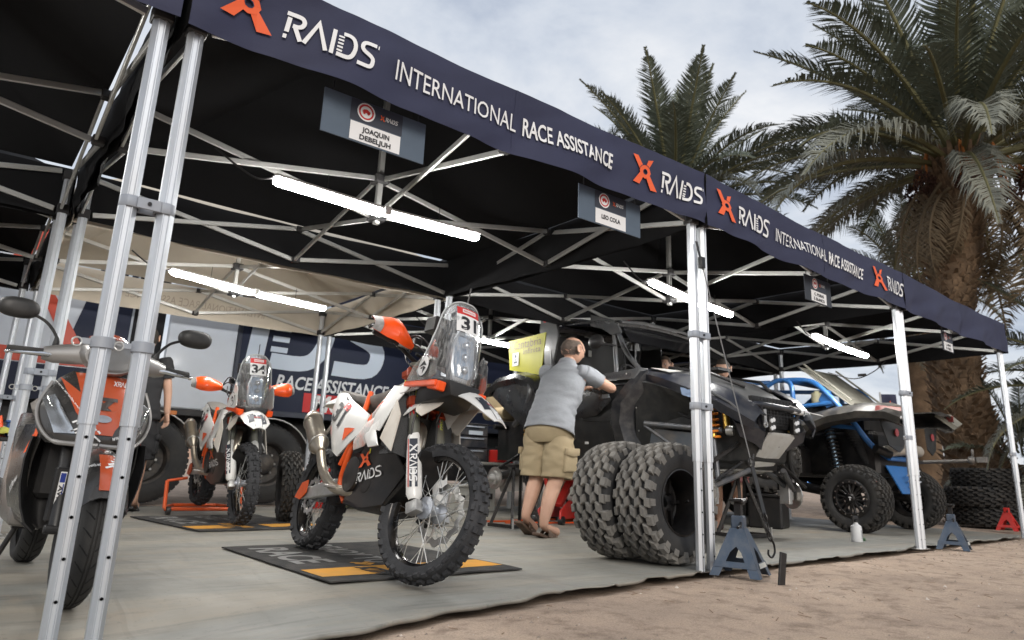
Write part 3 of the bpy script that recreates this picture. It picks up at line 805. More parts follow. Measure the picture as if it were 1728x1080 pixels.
RA = R(27)
def rally_bike(label, num, M, steer, s34=False):
    t = thing('rally_bike', label, 'motorcycle', M=M, group='rally race bikes')
    A0 = V((1.51-.03*math.cos(RA), 0, .345-.03*math.sin(RA))); axv = V((-math.sin(RA), 0, math.cos(RA)))
    ST = Matrix.Translation(A0) @ Matrix.Rotation(steer, 4, axv) @ Matrix.Translation(-A0)
    P = lambda name, b, m, par=t, st=False, **k: b.build(name, m, par, M=ST if st else None, **k)
    # wheels
    spoked_wheel(t, Matrix.Translation((0,0,.33)), .33, .135, .240, disc_side=-1, n=36, hubw=.06)
    spoked_wheel(t, ST @ Matrix.Translation((1.51,0,.345)), .345, .098, .278, disc_side=1, n=44, hubw=.062)
    # fork
    ud = V((-math.sin(RA),0,math.cos(RA)))
    fx = lambda s_, y, fo=0: V((1.485,y,.33))+ud*s_+V((fo,0,0))
    for sd in (-1,1):
        y = sd*.098
        b = MB(); b.cyl(fx(.30,y), fx(.86,y), .030, seg=20); o = P('fork_tube', b, FORKT, st=True)
        b = MB(); b.cyl(fx(.06,y), fx(.32,y), .024, seg=20); P('fork_slider', b, CHROME, o, st=True)
        # text decals on the tube
        fr = lambda a0: (lambda u, z, off=0: ST @ (fx(z, y) + (V((math.cos(RA),0,math.sin(RA)))*math.sin(a0+u/.03) + V((0,-1,0))*math.cos(a0+u/.03))*(.0312+off)))
        fa = fr(.35)
        b = MB(); rect(b, fa, -.022, .50, .022, .68, 1); P('fork_decal', b, PWHITE, o, smooth=0, weld=False)
        b = MB()
        for k in range(3): rect(b, lambda x,z,off=0: fa(x,z,.001), -.018+k*.002, .60+k*.026, .016, .618+k*.026)
        P('decal_bar', b, NAVYG, o, smooth=0, weld=False)
        b = MB(); raids(b, lambda x, z, off=0: fa(-(z-.55)+0.0, .0+x, .001) if 0 else fa(x, z, .001), -.014, .515, .055, .03, word='R', thick=.2); P('decal_letter', b, PRED, o, smooth=0, weld=False)
        fb = fr(1.25); b = MB(); put_text(b, 'FACTORY', .014, lambda x, z, off=0: fb(-z, x, 0), .50, -.005, bold=.02, shear=.2, width=.17); P('decal_lettering', b, YEL, o, smooth=0, weld=False)
        # guard: white shell round the front of the slider
        b = MB(); rr = []
        for s_, wd, dp in ((.035,.028,.028),(.06,.042,.040),(.16,.043,.040),(.30,.040,.038),(.385,.036,.036),(.415,.022,.030)):
            c = fx(s_, y, -.002); xd = V((math.cos(RA),0,math.sin(RA)))
            rr.append([c + V((0,1,0))*wd*math.sin(a) + xd*dp*math.cos(a) for a in [R(-115)+R(230)*i/12 for i in range(13)]])
        b.loft(rr, closed=False, caps=False)
        go = P('fork_guard', b, WHITE, st=True, solid=.004)
        b = MB(); b.box((0,0,0), (.075,.05,.06), mx(fx(.0,y), 0, -RA)); b.cyl(fx(.0,y-.028*1), fx(.0,y+.028), .026, seg=16)
        if sd > 0: b.box((0,0,0), (.06,.045,.11), mx(fx(.02,y*1.02,-.085), 0, -RA))
        P('axle_clamp', b, mat('cast_alloy',(.50,.50,.49),.45,.75,dirt=.4,dscale=14), st=True, bevel=.008, bseg=2)
        if sd < 0:
            xd = V((math.cos(RA),0,math.sin(RA)))
            gf = lambda a0: (lambda u, z, off=0: ST @ (fx(z, y, -.002) + V((0,1,0))*(.046+off)*math.sin(a0+u/.043) + xd*(.0445+off)*math.cos(a0+u/.043)))
            g0 = gf(R(-48))
            b = MB(); rect(b, g0, -.020, .09, .020, .36, 1); P('guard_panel_print', b, NAVYG, go, smooth=0, weld=False)
            b = MB(); rect(b, g0, -.030, .09, -.025, .36); P('guard_stripe', b, PRED, go, smooth=0, weld=False)
            b = MB(); raids(b, lambda x, z, off=0: g0(z-.02, .30-x if 0 else .27-x, .0012), 0, 0, .036, .155, shear=0, thick=.16)
            for a_, c_ in (((0,1),(.7,0)),((.7,1),(0,0))):
                stroke(b, [(.285+a_[0]*.055, a_[1]*.042-.021), (.285+c_[0]*.055, c_[1]*.042-.021)], .012, lambda x, z, off=0: g0(z, x, .0012))
            P('guard_lettering', b, PWHITE, go, smooth=0, weld=False)
    # triple clamps, stem, bar
    b = MB()
    for s_ in (.60,.80):
        c = fx(s_,0,-.03); b.box((0,0,0), (.10,.25,.045), mx(c, 0, -RA))
        for sd in (-1,1): b.cyl(fx(s_-.03,sd*.098), fx(s_+.03,sd*.098), .043, seg=18)
    P('triple_clamp', b, ORANO, st=True, bevel=.006)
    b = MB(); hb = V((1.10,0,1.10))
    b.tube(cr([(1.03,-.40,1.165),(1.06,-.26,1.165),(1.10,-.12,1.115),(1.115,0,1.105),(1.10,.12,1.115),(1.06,.26,1.165),(1.03,.40,1.165)],6), .0125, 10)
    b.tube([(1.115,-.13,1.15),(1.115,.13,1.15)], .010, 8)
    b.box((1.115,0,1.075), (.05,.10,.09))
    P('handlebar', b, BLKM, st=True)
    for sd in (-1,1):
        b = MB(); b.tube([(1.055,sd*.27,1.165),(1.03,sd*.395,1.165)], [.018,.018], 14); P('grip', b, RUB, st=True)
        b = MB(); b.tube(cr([(1.10,sd*.22,1.165),(1.13,sd*.26,1.165),(1.115,sd*.36,1.16),(1.11,sd*.41,1.16)],4), [.008]*9+[.005]*4, 8); b.box((1.085,sd*.215,1.17), (.06,.05,.045)); P('lever', b, STEEL, st=True, bevel=.003)
        # hand guard: curved orange shield
        b = MB(); rr = []
        for k in range(9):
            q = k/8; yy = sd*(.21+.25*q); xx = 1.175+.05*math.sin(q*math.pi*.75)-.16*max(0,q-.62)*1.7
            hh = .030+.034*math.sin(min(1,q*1.15)*math.pi*.72) - .03*max(0,q-.8)*3
            zz = 1.165+.02*q
            rr.append([V((xx-.03*abs(a)**2-.02*a, yy, zz+a*hh)) for a in (-1,-.75,-.4,0,.4,.75,1)])
        b.loft(rr, closed=False, caps=False)
        hg = P('hand_guard', b, ORANGE, st=True, solid=.006, smooth=50)
        b = MB(); b.loft([[p+V((.006,sd*.004,0)) for p in r_] for r_ in rr[7:]], closed=False, caps=False); P('worn_end', b, mat('scuffed_grey',(.33,.32,.31),.45,dirt=.6,dcol=(.06,.06,.06),dscale=20), hg, st=True, solid=.004)
        b = MB(); b.tube(cr([(1.045,sd*.44,1.165),(1.10,sd*.45,1.165),(1.17,sd*.36,1.16),(1.16,sd*.22,1.15),(1.12,sd*.18,1.14)],4), .009, 8); P('guard_bar', b, BLKM, st=True)
    # clutter behind the screen: road book tower, cables
    b = MB(); b.box((1.26,0,1.20), (.10,.17,.20), mx((0,0,0)), .9); b.box((1.20,0,1.345), (.12,.20,.085)); b.box((1.17,-.14,1.22), (.05,.045,.05)); b.box((1.15,.14,1.23), (.05,.05,.05))
    b.bar((1.30,-.07,1.0),(1.28,-.07,1.36),.012,.012); b.bar((1.30,.07,1.0),(1.28,.07,1.36),.012,.012); b.bar((1.30,-.07,1.15),(1.42,-.09,1.32),.010,.010); b.bar((1.30,.07,1.15),(1.42,.09,1.32),.010,.010)
    P('navigation_tower', b, BLKM, bevel=.006)
    b = MB()
    for sd, dz in ((-1,0),(1,.02),(-1,.05),(1,.06)):
        b.tube(cr([(1.09,sd*.2,1.17),(1.20,sd*.17,1.20+dz),(1.30,sd*.10,1.12+dz),(1.32,sd*.05,.98),(1.30,sd*.03,.80)],5), .005, 6)
    b.tube(cr([(1.08,-.15,1.17),(1.16,-.16,1.10),(1.30,-.13,1.02),(1.36,-.1,.95),(1.33,-.12,.75),(1.45,-.115,.45)],6), .005, 6)
    P('cable', b, BLKP)
    b = MB(); b.tube(cr([(.90,-.02,1.035),(.90,-.02,1.085),(.95,-.03,1.105),(1.0,-.05,1.085),(1.0,-.06,1.04)],5), .007, 8); P('vent_hose', b, YEL)
    # front fender (steered)
    b = MB(); rr = []
    for k in range(13):
        q = k/12; x = 1.22+.57*q; zc = .955+.05*math.sin(q*math.pi*.75)-.17*max(0,q-.40)**1.5*2.1
        hw = .150-.050*q if q < .85 else .1075-.40*(q-.85); dp = .105*(1-q)**.8+.014+ (.06 if q < .25 else .0)*(.25-q)*4
        rr.append([V((x, hw*a, zc-dp*abs(a)**2.2)) for a in (-1,-.85,-.55,-.25,0,.25,.55,.85,1)])
    b.loft(rr, closed=False, caps=False)
    fo = P('front_fender', b, WHITE, st=True, solid=.005, smooth=50)
    for sd in (-1,1):
        b = MB(); q_ = [(1.24,sd*.122,.90),(1.50,sd*.108,.925),(1.44,sd*.114,.85),(1.36,sd*.142,.78),(1.31,sd*.145,.80)]; b.add(q_,[(0,1,2,3,4)])
        P('fender_side', b, mat('dusty_white',(.60,.56,.50),.5,dirt=.5,dcol=(.42,.35,.27)), fo, st=True, solid=.004)
    ff = surf_fn([fo], ST@V((1.63,0,1.2)), ST.to_3x3()@V((1,0,-.3)), ST.to_3x3()@V((0,1,0)), ST.to_3x3()@V((0,0,-1)), .003)
    b = MB(); rect(b, ff, 0,-.075,.20,-.03,6); rect(b, ff, 0,.03,.20,.075,6); rect(b, ff, .02,-.03,.07,.03,3); P('fender_print', b, NAVYG, fo, smooth=0, weld=False)
    b = MB(); put_text(b, 'XR', .05, lambda x, y, o2=0: ff(x, y, .001), .075, -.025, bold=.02, shear=.2); P('fender_lettering', b, PWHITE, fo, smooth=0, weld=False)
    b = MB(); rect(b, ff, .205,-.07,.215,-.01,2); rect(b, ff, .205,.01,.215,.07,2); P('fender_edge_print', b, PRED, fo, smooth=0, weld=False)
    # screen and lamp (fixed to the frame)
    prof = [(.985,.150,1.555,1.34),(1.03,.165,1.565,1.32),(1.10,.168,1.548,1.36),(1.18,.158,1.525,1.38),(1.27,.145,1.497,1.39),(1.36,.134,1.462,1.39),(1.43,.120,1.428,1.385),(1.465,.092,1.405,1.380)]
    rr = []
    for z, hw, xf, xs in prof:
        rr.append([V((xs+(xf-xs)*(1-abs(a)**2.4), hw*a*(1.0), z - .03*abs(a)**3*(1 if z > 1.4 else 0))) for a in [-1+2*i/16 for i in range(17)]])
    b = MB(); b.loft(rr, closed=False, caps=False); so = P('windscreen', b, PERSPEX, solid=.0035, smooth=60)
    b = MB(); b.tube([r_[0] for r_ in rr]+[p for p in rr[-1][1:-1]]+[r_[-1] for r_ in rr[::-1]], .0045, 6); P('screen_edge', b, mat('clear_edge',(.55,.57,.58),.12,coat=.5,var=.1), so)
    sf = surf_fn([so], V((1.6,0,1.2)), (0,1,0), (-.28,0,1), (-1,0,0), .002)
    b = MB(); rect(b, sf, -.072,.080,.072,.192,8); P('number_sticker', b, PWHITE, so, smooth=0, weld=False)
    b = MB(); rect(b, sf, -.070,.190,.070,.236,8); P('red_sticker', b, PRED, so, smooth=0, weld=False)
    b = MB(); rect(b, lambda x, y, o2=0: sf(x, y, .0008), -.04,.205,.045,.228,5); P('white_sticker', b, PWHITE, so, smooth=0, weld=False)
    b = MB(); put_text(b, 'MERZOUGA', .010, lambda x, y, o2=0: sf(x, y, .0014), -.035, .211, width=.075, bold=.03); P('sticker_lettering', b, PRED, so, smooth=0, weld=False)
    b = MB(); put_text(b, num, .076, lambda x, y, o2=0: sf(x, y, .0012), 0, .099, bold=.035, align='C', wide=1.1); P('race_number', b, NAVYTXT, so, smooth=0, weld=False)
    b = MB()
    def oval(k, dx): return [V((1.485-.24*(z_)+dx, y_*k, 1.135+z_*k)) for y_, z_ in ((-.050,-.115),(.050,-.115),(.066,-.05),(.066,.05),(.045,.12),(-.045,.12),(-.066,.05),(-.066,-.05))]
    b.loft([oval(1.16,-.05),oval(1.14,.006),oval(1.0,.006),oval(.92,-.03)]); lo = P('headlight', b, BLKP, bevel=.003)
    b = MB(); b.loft([oval(1.20,.0),oval(1.18,.018),oval(1.03,.022),oval(1.02,.004)], caps=False); P('headlight_rim', b, mat('silver_rim',(.6,.62,.65),.3,.6,dirt=.2), lo)
    for z_ in (-.07,0,.07):
        b = MB(); b.ell((0,0,0), (.05,.050,.050), 14, 8, mx((1.508-.24*z_,0,1.135+z_))); P('lamp', b, REFL, lo)
    b = MB(); b.loft([oval(1.02,.006),oval(.97,.014),oval(.6,.018)]); P('lamp_glass', b, mat('blue_lens',(.36,.46,.60),.10,coat=.6), lo)
    # side wings of the screen with round emblem
    for sd in (-1,1):
        b = MB(); b.prism([(1.20,.985),(1.46,.975),(1.53,1.00),(1.50,1.13),(1.43,1.20),(1.38,1.14),(1.25,1.07)], .004, frame((0,sd*.158,0),(1,0,0),(0,0,1)))
        w_ = P('screen_wing', b, PERSPEX if not s34 else WHITE)
        ef = lambda x, z, o2=0: V((1.38+x, sd*(.165+o2), 1.055+z))
        b = MB(); disc(b, ef, 0, 0, .060, n=28); e1 = P('emblem', b, NAVYTXT, w_, smooth=0)
        b = MB(); disc(b, lambda x,z,o2=0: ef(x,z,.0012), 0, 0, .055, n=28); P('emblem_face', b, PWHITE, e1, smooth=0) if 0 else b.build('emblem_face', PWHITE, w_, smooth=0)
        b = MB(); b.add([ef(-.045,-.005,.0022),ef(0,.030,.0022),ef(.04,-.002,.0022),ef(.004,.004,.0022)],[(0,1,2,3)]); b.add([ef(.0,.0,.0022),ef(.034,-.012,.0022),ef(.006,-.045,.0022),ef(.002,-.02,.0022)],[(0,1,2,3)]); b.add([ef(-.03,-.012,.0022),ef(-.002,-.003,.0022),ef(-.004,-.018,.0022)],[(0,1,2)])
        b.build('emblem_mark', NAVYTXT, w_, smooth=0)
        b = MB(); b.box((0,0,0),(.36,.018,.035), mx((1.36,sd*.150,.965),0,.06)); b.box((0,0,0),(.12,.05,.05), mx((1.50,sd*.125,.950),0,.15)); P('orange_bracket', b, ORANGE, bevel=.006)
        b = MB()
        for c_ in ((1.44,1.09),(1.45,1.17)): b.cyl((c_[0],sd*.160,c_[1]),(c_[0],sd*.172,c_[1]),.011,seg=12)
        P('screen_screw', b, STEEL)
    b = MB(); b.loft([[V((1.30,-.13,.97)),V((1.30,.13,.97)),V((1.30,.13,.86)),V((1.30,-.13,.86))],[V((1.47,-.14,.99)),V((1.47,.14,.99)),V((1.47,.11,.88)),V((1.47,-.11,.88))],[V((1.575,-.10,.985)),V((1.575,.10,.985)),V((1.575,.07,.91)),V((1.575,-.07,.91))]]); P('nose_duct', b, BLKP, bevel=.012, bseg=2)
    b = MB(); b.tube([(1.40,0,1.44),(1.40,0,1.56)], .004, 6); P('antenna', b, BLKM)
    # side panels
    for sd in (-1,1):
        Y = lambda q: sd*q
        b = MB(); dome(b, [(.02,Y(.085),1.02),(.18,Y(.09),1.015),(.46,Y(.13),.925),(.84,Y(.165),.815),(.83,Y(.17),.73),(.70,Y(.18),.655),(.55,Y(.18),.565),(.42,Y(.17),.60),(.24,Y(.15),.74),(.08,Y(.115),.90)], (0,sd*.03,0), ring=(.95,.7,.35))
        tp = P('tail_panel', b, WHITE, solid=.008, smooth=40)
        tf = surf_fn([tp], (.30,0,.845), (-sd*1.0*(-1),0,-.16) if 0 else ((1,0,-.32) if sd < 0 else (-1,0,.32)), (.32,0,1), (0,-sd,0), .007)
        off0 = 0 if sd < 0 else 0
        b = MB(); put_text(b, num, .115, tf, .06, -.045, bold=.03, align='C', width=.25); P('tail_number', b, NAVYTXT, tp, smooth=0, weld=False)
        b = MB(); b.add([tf(.30,-.02),tf(.36,.0),tf(.44,.02),tf(.34,-.09)],[(0,1,2,3)]); P('tail_flash', b, PORANGE, tp, smooth=0, weld=False); b = MB(); b.add([tf(-.06,-.12),tf(.04,-.20),tf(.10,-.18),tf(.0,-.09)],[(0,1,2,3)]); P('tail_flash', b, PORANGE, tp, smooth=0, weld=False)
        b = MB(); disc(b, tf, .0, .13, .030, .018, 20, 1.9, 1.); rect(b, tf, .0,.123,.05,.133); P('tail_emblem', b, NAVYTXT, tp, smooth=0, weld=False)
        b = MB(); rect(b, tf, .07,.06,.19,.105,4); rect(b, tf, -.26,-.06,-.24,.14,1); P('tail_sticker', b, PRED, tp, smooth=0, weld=False)
        b = MB(); put_text(b, 'MOTUL'[:0]+'G', .04, tf, .10, .06, bold=.02); P('tail_lettering', b, PWHITE, tp, smooth=0, weld=False)
        # tank half and shroud
        b = MB(); dome(b, [(.98,Y(.05),1.045),(1.12,Y(.08),1.05),(1.34,Y(.09),1.01),(1.33,Y(.13),.95),(1.22,Y(.17),.92),(1.02,Y(.19),.76),(.92,Y(.185),.70),(.84,Y(.17),.78),(.93,Y(.13),.93)], (0,sd*.025,0), ring=(.95,.7,.35))
        tk = P('tank_panel', b, WORN, solid=.008, smooth=45)
        b = MB(); dome(b, [(1.10,Y(.175),.965),(1.24,Y(.15),.955),(1.20,Y(.185),.86),(1.13,Y(.21),.70),(1.04,Y(.215),.715),(1.0,Y(.2),.80)], (0,sd*.014,0), ring=(.94,.6))
        wp = P('radiator_shroud', b, WHITE, solid=.006, smooth=40)
        b = MB(); dome(b, [(1.04,Y(.195),.80),(1.14,Y(.20),.80),(1.10,Y(.215),.70),(1.22,Y(.235),.615),(1.10,Y(.235),.605),(.98,Y(.22),.67),(.90,Y(.19),.70)], (0,sd*.012,0), ring=(.94,.6))
        P('shroud_wing', b, WHITE, solid=.006, smooth=40)
        b = MB(); dome(b, [(.86,Y(.18),.76),(1.03,Y(.2),.79),(1.07,Y(.213),.70),(.96,Y(.20),.62),(.80,Y(.19),.60),(.74,Y(.18),.66)], (0,sd*.015,0), ring=(.94,.6)); P('lower_shroud', b, GRAPH, solid=.006, smooth=40)
        kf = surf_fn([tk], (1.02,0,.90), (.62,0,.62) if sd < 0 else (-.62,0,-.62), (-.62,0,.62) if sd < 0 else (-.62,0,.62), (0,-sd,0), .004)
        b = MB(); rect(b, kf, -.13,-.085,-.03,-.03,3); P('shroud_print', b, GREYG, tk, smooth=0, weld=False)
        b = MB(); rect(b, kf, -.20,-.06,-.15,.03,2); rect(b, kf, -.02,-.075,.02,-.055,2); P('shroud_stripe', b, PORANGE, tk, smooth=0, weld=False)
        b = MB(); b.add([kf(-.24,.0),kf(-.10,.05),kf(-.02,.02),kf(-.12,-.01)],[(0,1,2,3)]); b.add([kf(-.06,.07),kf(.05,.06),kf(.02,.02)],[(0,1,2)]); P('shroud_flash', b, PORANGE, tk, smooth=0, weld=False)
        b = MB(); rect(b, kf, .04,-.09,.22,-.03,5); P('shroud_badge', b, GREYG, tk, smooth=0, weld=False)
        b = MB(); put_text(b, 'XRAIDS', .028, lambda x, y, o2=0: kf(x, y, .001), .06, -.072, shear=.15, width=.13, bold=.02); P('shroud_lettering', b, PWHITE, tk, smooth=0, weld=False)
        # radiator and its plate
        b = MB(); b.add([(1.05,Y(.06),.95),(1.20,Y(.06),.93),(1.33,Y(.06),.57),(1.16,Y(.06),.57),(1.05,Y(.17),.93),(1.18,Y(.17),.92),(1.31,Y(.18),.59),(1.14,Y(.18),.58)],[(0,1,2,3),(4,5,6,7),(0,1,5,4),(1,2,6,5),(2,3,7,6),(3,0,4,7)]); P('radiator', b, RADM)
        b = MB(); b.add([(1.20,Y(.225),.655),(1.345,Y(.215),.59),(1.30,Y(.19),.79),(1.20,Y(.185),.88)],[(0,1,2,3)]); P('radiator_plate', b, mat('dusty_white',(.60,.56,.50),.5,dirt=.5,dcol=(.42,.35,.27)), solid=.006)
        # skid plate flank
        b = MB(); dome(b, [(.90,Y(.17),.625),(1.12,Y(.185),.625),(1.30,Y(.17),.60),(1.38,Y(.12),.50),(1.22,Y(.13),.33),(1.0,Y(.145),.30),(.74,Y(.14),.335),(.76,Y(.155),.45)], (0,sd*.006,0), ring=(.97,.6)); sk = P('skid_plate', b, CARB, solid=.01, smooth=45)
        kf2 = surf_fn([sk], (.90,0,.46), (1,0,.18) if sd < 0 else (-1,0,-.18), (-.18,0,1), (0,-sd,0), .007)
        b = MB(); xlogo(b, None, kf2, .0, .035, .085, .17); P('skid_logo', b, PORANGE, sk, smooth=0, weld=False)
        b = MB(); raids(b, kf2, -.02, -.035, .052, .30); P('skid_lettering', b, PWHITE, sk, smooth=0, weld=False)
        b = MB(); rect(b, kf2, .13,.10,.15,.16,1); P('skid_sticker', b, YEL, sk, smooth=0, weld=False)
        # frame, swing arm, peg
        b = MB(); b.tube(cr([(.62,Y(.10),.98),(.66,Y(.13),.80),(.66,Y(.15),.60),(.62,Y(.14),.42),(.70,Y(.12),.32)],4), .017, 10); b.tube([(.66,Y(.13),.74),(.95,Y(.14),.78),(1.28,Y(.05),.90)], .016, 10); b.tube([(.16,Y(.07),.96),(.62,Y(.11),.72)], .012, 8); b.tube([(.70,Y(.16),.70),(.60,Y(.165),.52)], .013, 8)
        P('frame_tube', b, ORPAINT)
        b = MB(); b.loft([[V((x, Y(y0+dy), z+dz)) for dy, dz in ((-.018,-h),(.018,-h),(.018,h),(-.018,h))] for x, y0, z, h in ((.62,.10,.41,.045),(.40,.115,.385,.05),(.12,.11,.345,.038),(-.06,.11,.33,.035))]); P('swing_arm', b, mat('cast_alloy',(.50,.50,.49),.45,.75,dirt=.4,dscale=14), bevel=.006)
        b = MB(); b.box((0,0,0),(.06,.085,.018), mx((.66,Y(.20),.385))); b.tube([(.70,Y(.14),.40),(.66,Y(.17),.39)], .012, 8); P('foot_peg', b, STEEL, bevel=.004)
        b = MB(); b.prism([(-.09,.30),(.02,.29),(.10,.34),(.08,.42),(-.02,.40)], .008, frame((0,Y(.135),0),(1,0,0),(0,0,1))); P('hub_guard', b, ORPAINT if sd < 0 else BLKP, bevel=.003)
    # bottom plate, engine
    b = MB(); b.loft([[V((x,-w,z0)),V((x,w,z0)),V((x,w*.95,z1)),V((x,-w*.95,z1))] for x, w, z0, z1 in ((.66,.13,.31,.37),(.95,.145,.285,.36),(1.22,.13,.32,.40),(1.39,.11,.47,.56),(1.43,.10,.57,.64))]); P('belly_plate', b, CARB, bevel=.012)
    b = MB(); b.box((.82,0,.48),(.40,.25,.24)); b.tube([(.80,-.17,.47),(.80,.17,.47)], .10, 20); b.tube([(1.0,-.155,.45),(1.0,.155,.45)], .075, 18); b.box((0,0,0),(.20,.17,.30),mx((1.05,0,.68),0,.25)); b.box((0,0,0),(.22,.20,.10),mx((1.08,0,.80),0,.25))
    for k in range(6): b.box((0,0,0),(.215,.20,.008),mx((1.04+.006*k,0,.60+k*.03),0,.25))
    P('engine', b, ENG, bevel=.012, bseg=2)
    b = MB(); b.tube(cr([(1.17,0,.78),(1.32,-.05,.72),(1.36,-.08,.58),(1.20,-.09,.45),(.95,-.10,.40),(.80,-.13,.375),(.62,-.172,.385),(.46,-.19,.455),(.37,-.2,.535),(.31,-.20,.60)],5), .028, 14); ex = P('exhaust_pipe', b, TITAN)
    b = MB(); d_ = V((-.40,0,.27)).normalized(); c0 = V((.31,-.205,.60)); xa = V((.27,0,.40)).normalized()
    rr = []
    for s_, k in ((-.03,.45),(0,.52),(.05,.98),(.10,1.0),(.33,1.0),(.37,.97),(.39,.80),(.40,.62),(.37,.55)):
        rr.append([c0+d_*s_+xa*.068*k*math.cos(a)+V((0,1,0))*.056*k*math.sin(a) for a in [2*math.pi*i/18 for i in range(18)]])
    b.loft(rr); P('silencer', b, TITAN, ex, smooth=40)
    b = MB()
    for s_ in (.06,.335): b.tube([c0+d_*s_+xa*.070*math.cos(a)+V((0,1,0))*.058*math.sin(a) for a in [2*math.pi*i/20 for i in range(20)]], .005, 6, closed=True)
    b.bar((.22,-.16,.72),(.30,-.15,.80),.01,.03); P('silencer_band', b, STEEL, ex)
    # seat, tail, tank top
    b = MB(); rr = []
    for x, z, w_, h in ((.06,1.03,.085,.03),(.22,1.005,.10,.05),(.42,.965,.115,.07),(.62,.945,.115,.09),(.80,.965,.10,.09),(.95,1.01,.075,.06),(1.04,1.05,.055,.03)):
        rr.append([V((x, w_*math.sin(a), z+ (.018*math.cos(a) if math.cos(a) > 0 else h*math.cos(a)))) for a in [2*math.pi*i/14 for i in range(14)]])
    b.loft(rr); P('seat', b, SEAT, smooth=60)
    b = MB(); b.loft([[V((x,-w,z-.05)),V((x,w,z-.05)),V((x,w,z)),V((x,-w,z))] for x, w, z in ((.95,.07,1.0),(1.10,.085,1.045),(1.26,.075,1.03),(1.34,.06,1.0))]); b.lathe([(.001,.03),(.032,.03),(.034,0),(.001,0)],18,mx((1.02,0,1.045),0,0,R(90))); P('tank', b, WHITE, bevel=.012, bseg=2)
    b = MB(); b.loft([[V((x,-w,z-h)),V((x,-w*.7,z)),V((x,w*.7,z)),V((x,w,z-h))] for x, w, z, h in ((.20,.10,.99,.06),(.02,.09,1.0,.05),(-.18,.085,.985,.035),(-.32,.05,.96,.015))], closed=False, caps=False); P('rear_fender', b, WHITE, solid=.005)
    b = MB(); b.tube([(.55,0,.46),(.62,0,.60),(.70,0,.80)], .035, 12); P('shock', b, BLKM)
    b = MB(); b.tube([(.70,.17,.33),(.64,.29,.02)], .012, 10); b.box((.64,.295,.014),(.06,.06,.012)); 
    if not s34: P('side_stand', b, BLKM)
    b = MB()
    for yy in (.085,):
        b.tube(cr([(.0,yy,.42),(.3,yy,.46),(.60,yy,.46),(.66,yy,.42),(.60,yy,.38),(.3,yy,.30),(.0,yy,.24),(-.08,yy,.30),(-.08,yy,.37)],4,closed=True), .007, 6, closed=True)
    b.lathe([(.095,.08),(.098,.085),(.095,.09),(.04,.09),(.04,.08)], 24, mx((0,0,.33)), closed=True); P('chain', b, STEEL)
    # front brake: caliper, hose
    b = MB(); b.box((0,0,0),(.05,.05,.11), ST@mx((1.39,.085,.33),0,.35)); b.tube([ST@p for p in cr([(1.37,.10,.38),(1.33,.12,.5),(1.30,.125,.62),(1.20,.11,.85),(1.15,.05,1.02)],5)], .005, 6); P('brake_caliper', b, BLKM, bevel=.006)
    return t
M31 = mx((-1.656,1.567,.0), -1.63, 0, -.19, .91)
M31.translation.z = .012
rally_bike('white and orange rally bike 31 leaning on its side stand, nearest the middle', '31', M31, .272)
M34 = Matrix.Translation((-1.45, 4.62, .085)) @ Matrix.Rotation(-1.62,4,'Z') @ Matrix.Rotation(.052,4,'Y') @ Matrix.Scale(.92,4)
rally_bike('white and orange rally bike 34 held upright by an orange stand near the truck', '34', M34, -.03, True)
# orange paddock stand
t = thing('paddock_stand', 'bright orange rear wheel stand carrying the upright bike numbered 34', 'bike stand', (-1.44,4.50,0), -1.62)
b = MB()
for sd in (-1,1): b.tube([(-.05,sd*.33,.30),(.0,sd*.33,.06)], .017, 10); b.tube([(-.05,sd*.33,.30),(-.05,sd*.16,.33)], .013, 8); b.tube([(0,sd*.33,.07),(-.35,sd*.2,.07)], .015, 8)
b.tube([(.0,-.33,.055),(.0,.33,.055)], .017, 10); b.tube([(-.35,-.2,.07),(-.35,.2,.07)], .017, 10)
b.build('stand_frame', ORPAINT, t)
for sd in (-1,1):
    b = MB(); b.lathe([(.008,-.018),(.038,-.018),(.040,-.01),(.040,.01),(.038,.018),(.008,.018)],18,mx((.03,sd*.30,.040))); b.build('wheel', BLKP, t)
# ------------------------------------------------------------------ scooter
GUN = mat('gunmetal_wrap', (.030,.029,.028), .26, .0, dirt=.2, dcol=(.16,.14,.12), dscale=7, coat=.6)
SILV = mat('silver_plastic', (.36,.35,.34), .34, .55, dirt=.35, dcol=(.22,.19,.16), dscale=8, coat=.3)
RUST = mat('orange_wrap', (.50,.085,.030), .22, dirt=.2, dcol=(.40,.20,.13), dscale=7, coat=.8)
INNERP = mat('matt_black_plastic', (.011,.011,.012), .55, dirt=.35, dcol=(.05,.045,.04), dscale=5)
GLASS = mat('lamp_glass_clear', (.9,.92,.93), .04, trans=.92, ior=1.35)
SM = Matrix.Translation((-3.051,1.576,.006)) @ Matrix.Rotation(-1.545,4,'Z') @ Matrix.Rotation(.010,4,'Y') @ Matrix.Rotation(-.046,4,'X') @ Matrix.Scale(.92,4)
scoot = thing('scooter', 'grey and orange scooter with black mirrors behind the pair of tent legs at left', 'scooter', M=SM)
def lerp_tab(tab, x):
    for (a, *p), (c, *q) in zip(tab, tab[1:]):
        if (a <= x <= c) or (a >= x >= c):
            k = (x-a)/(c-a) if c != a else 0; return [u+(v_-u)*k for u, v_ in zip(p, q)]
    return list(tab[0][1:]) if abs(x-tab[0][0]) < abs(x-tab[-1][0]) else list(tab[-1][1:])
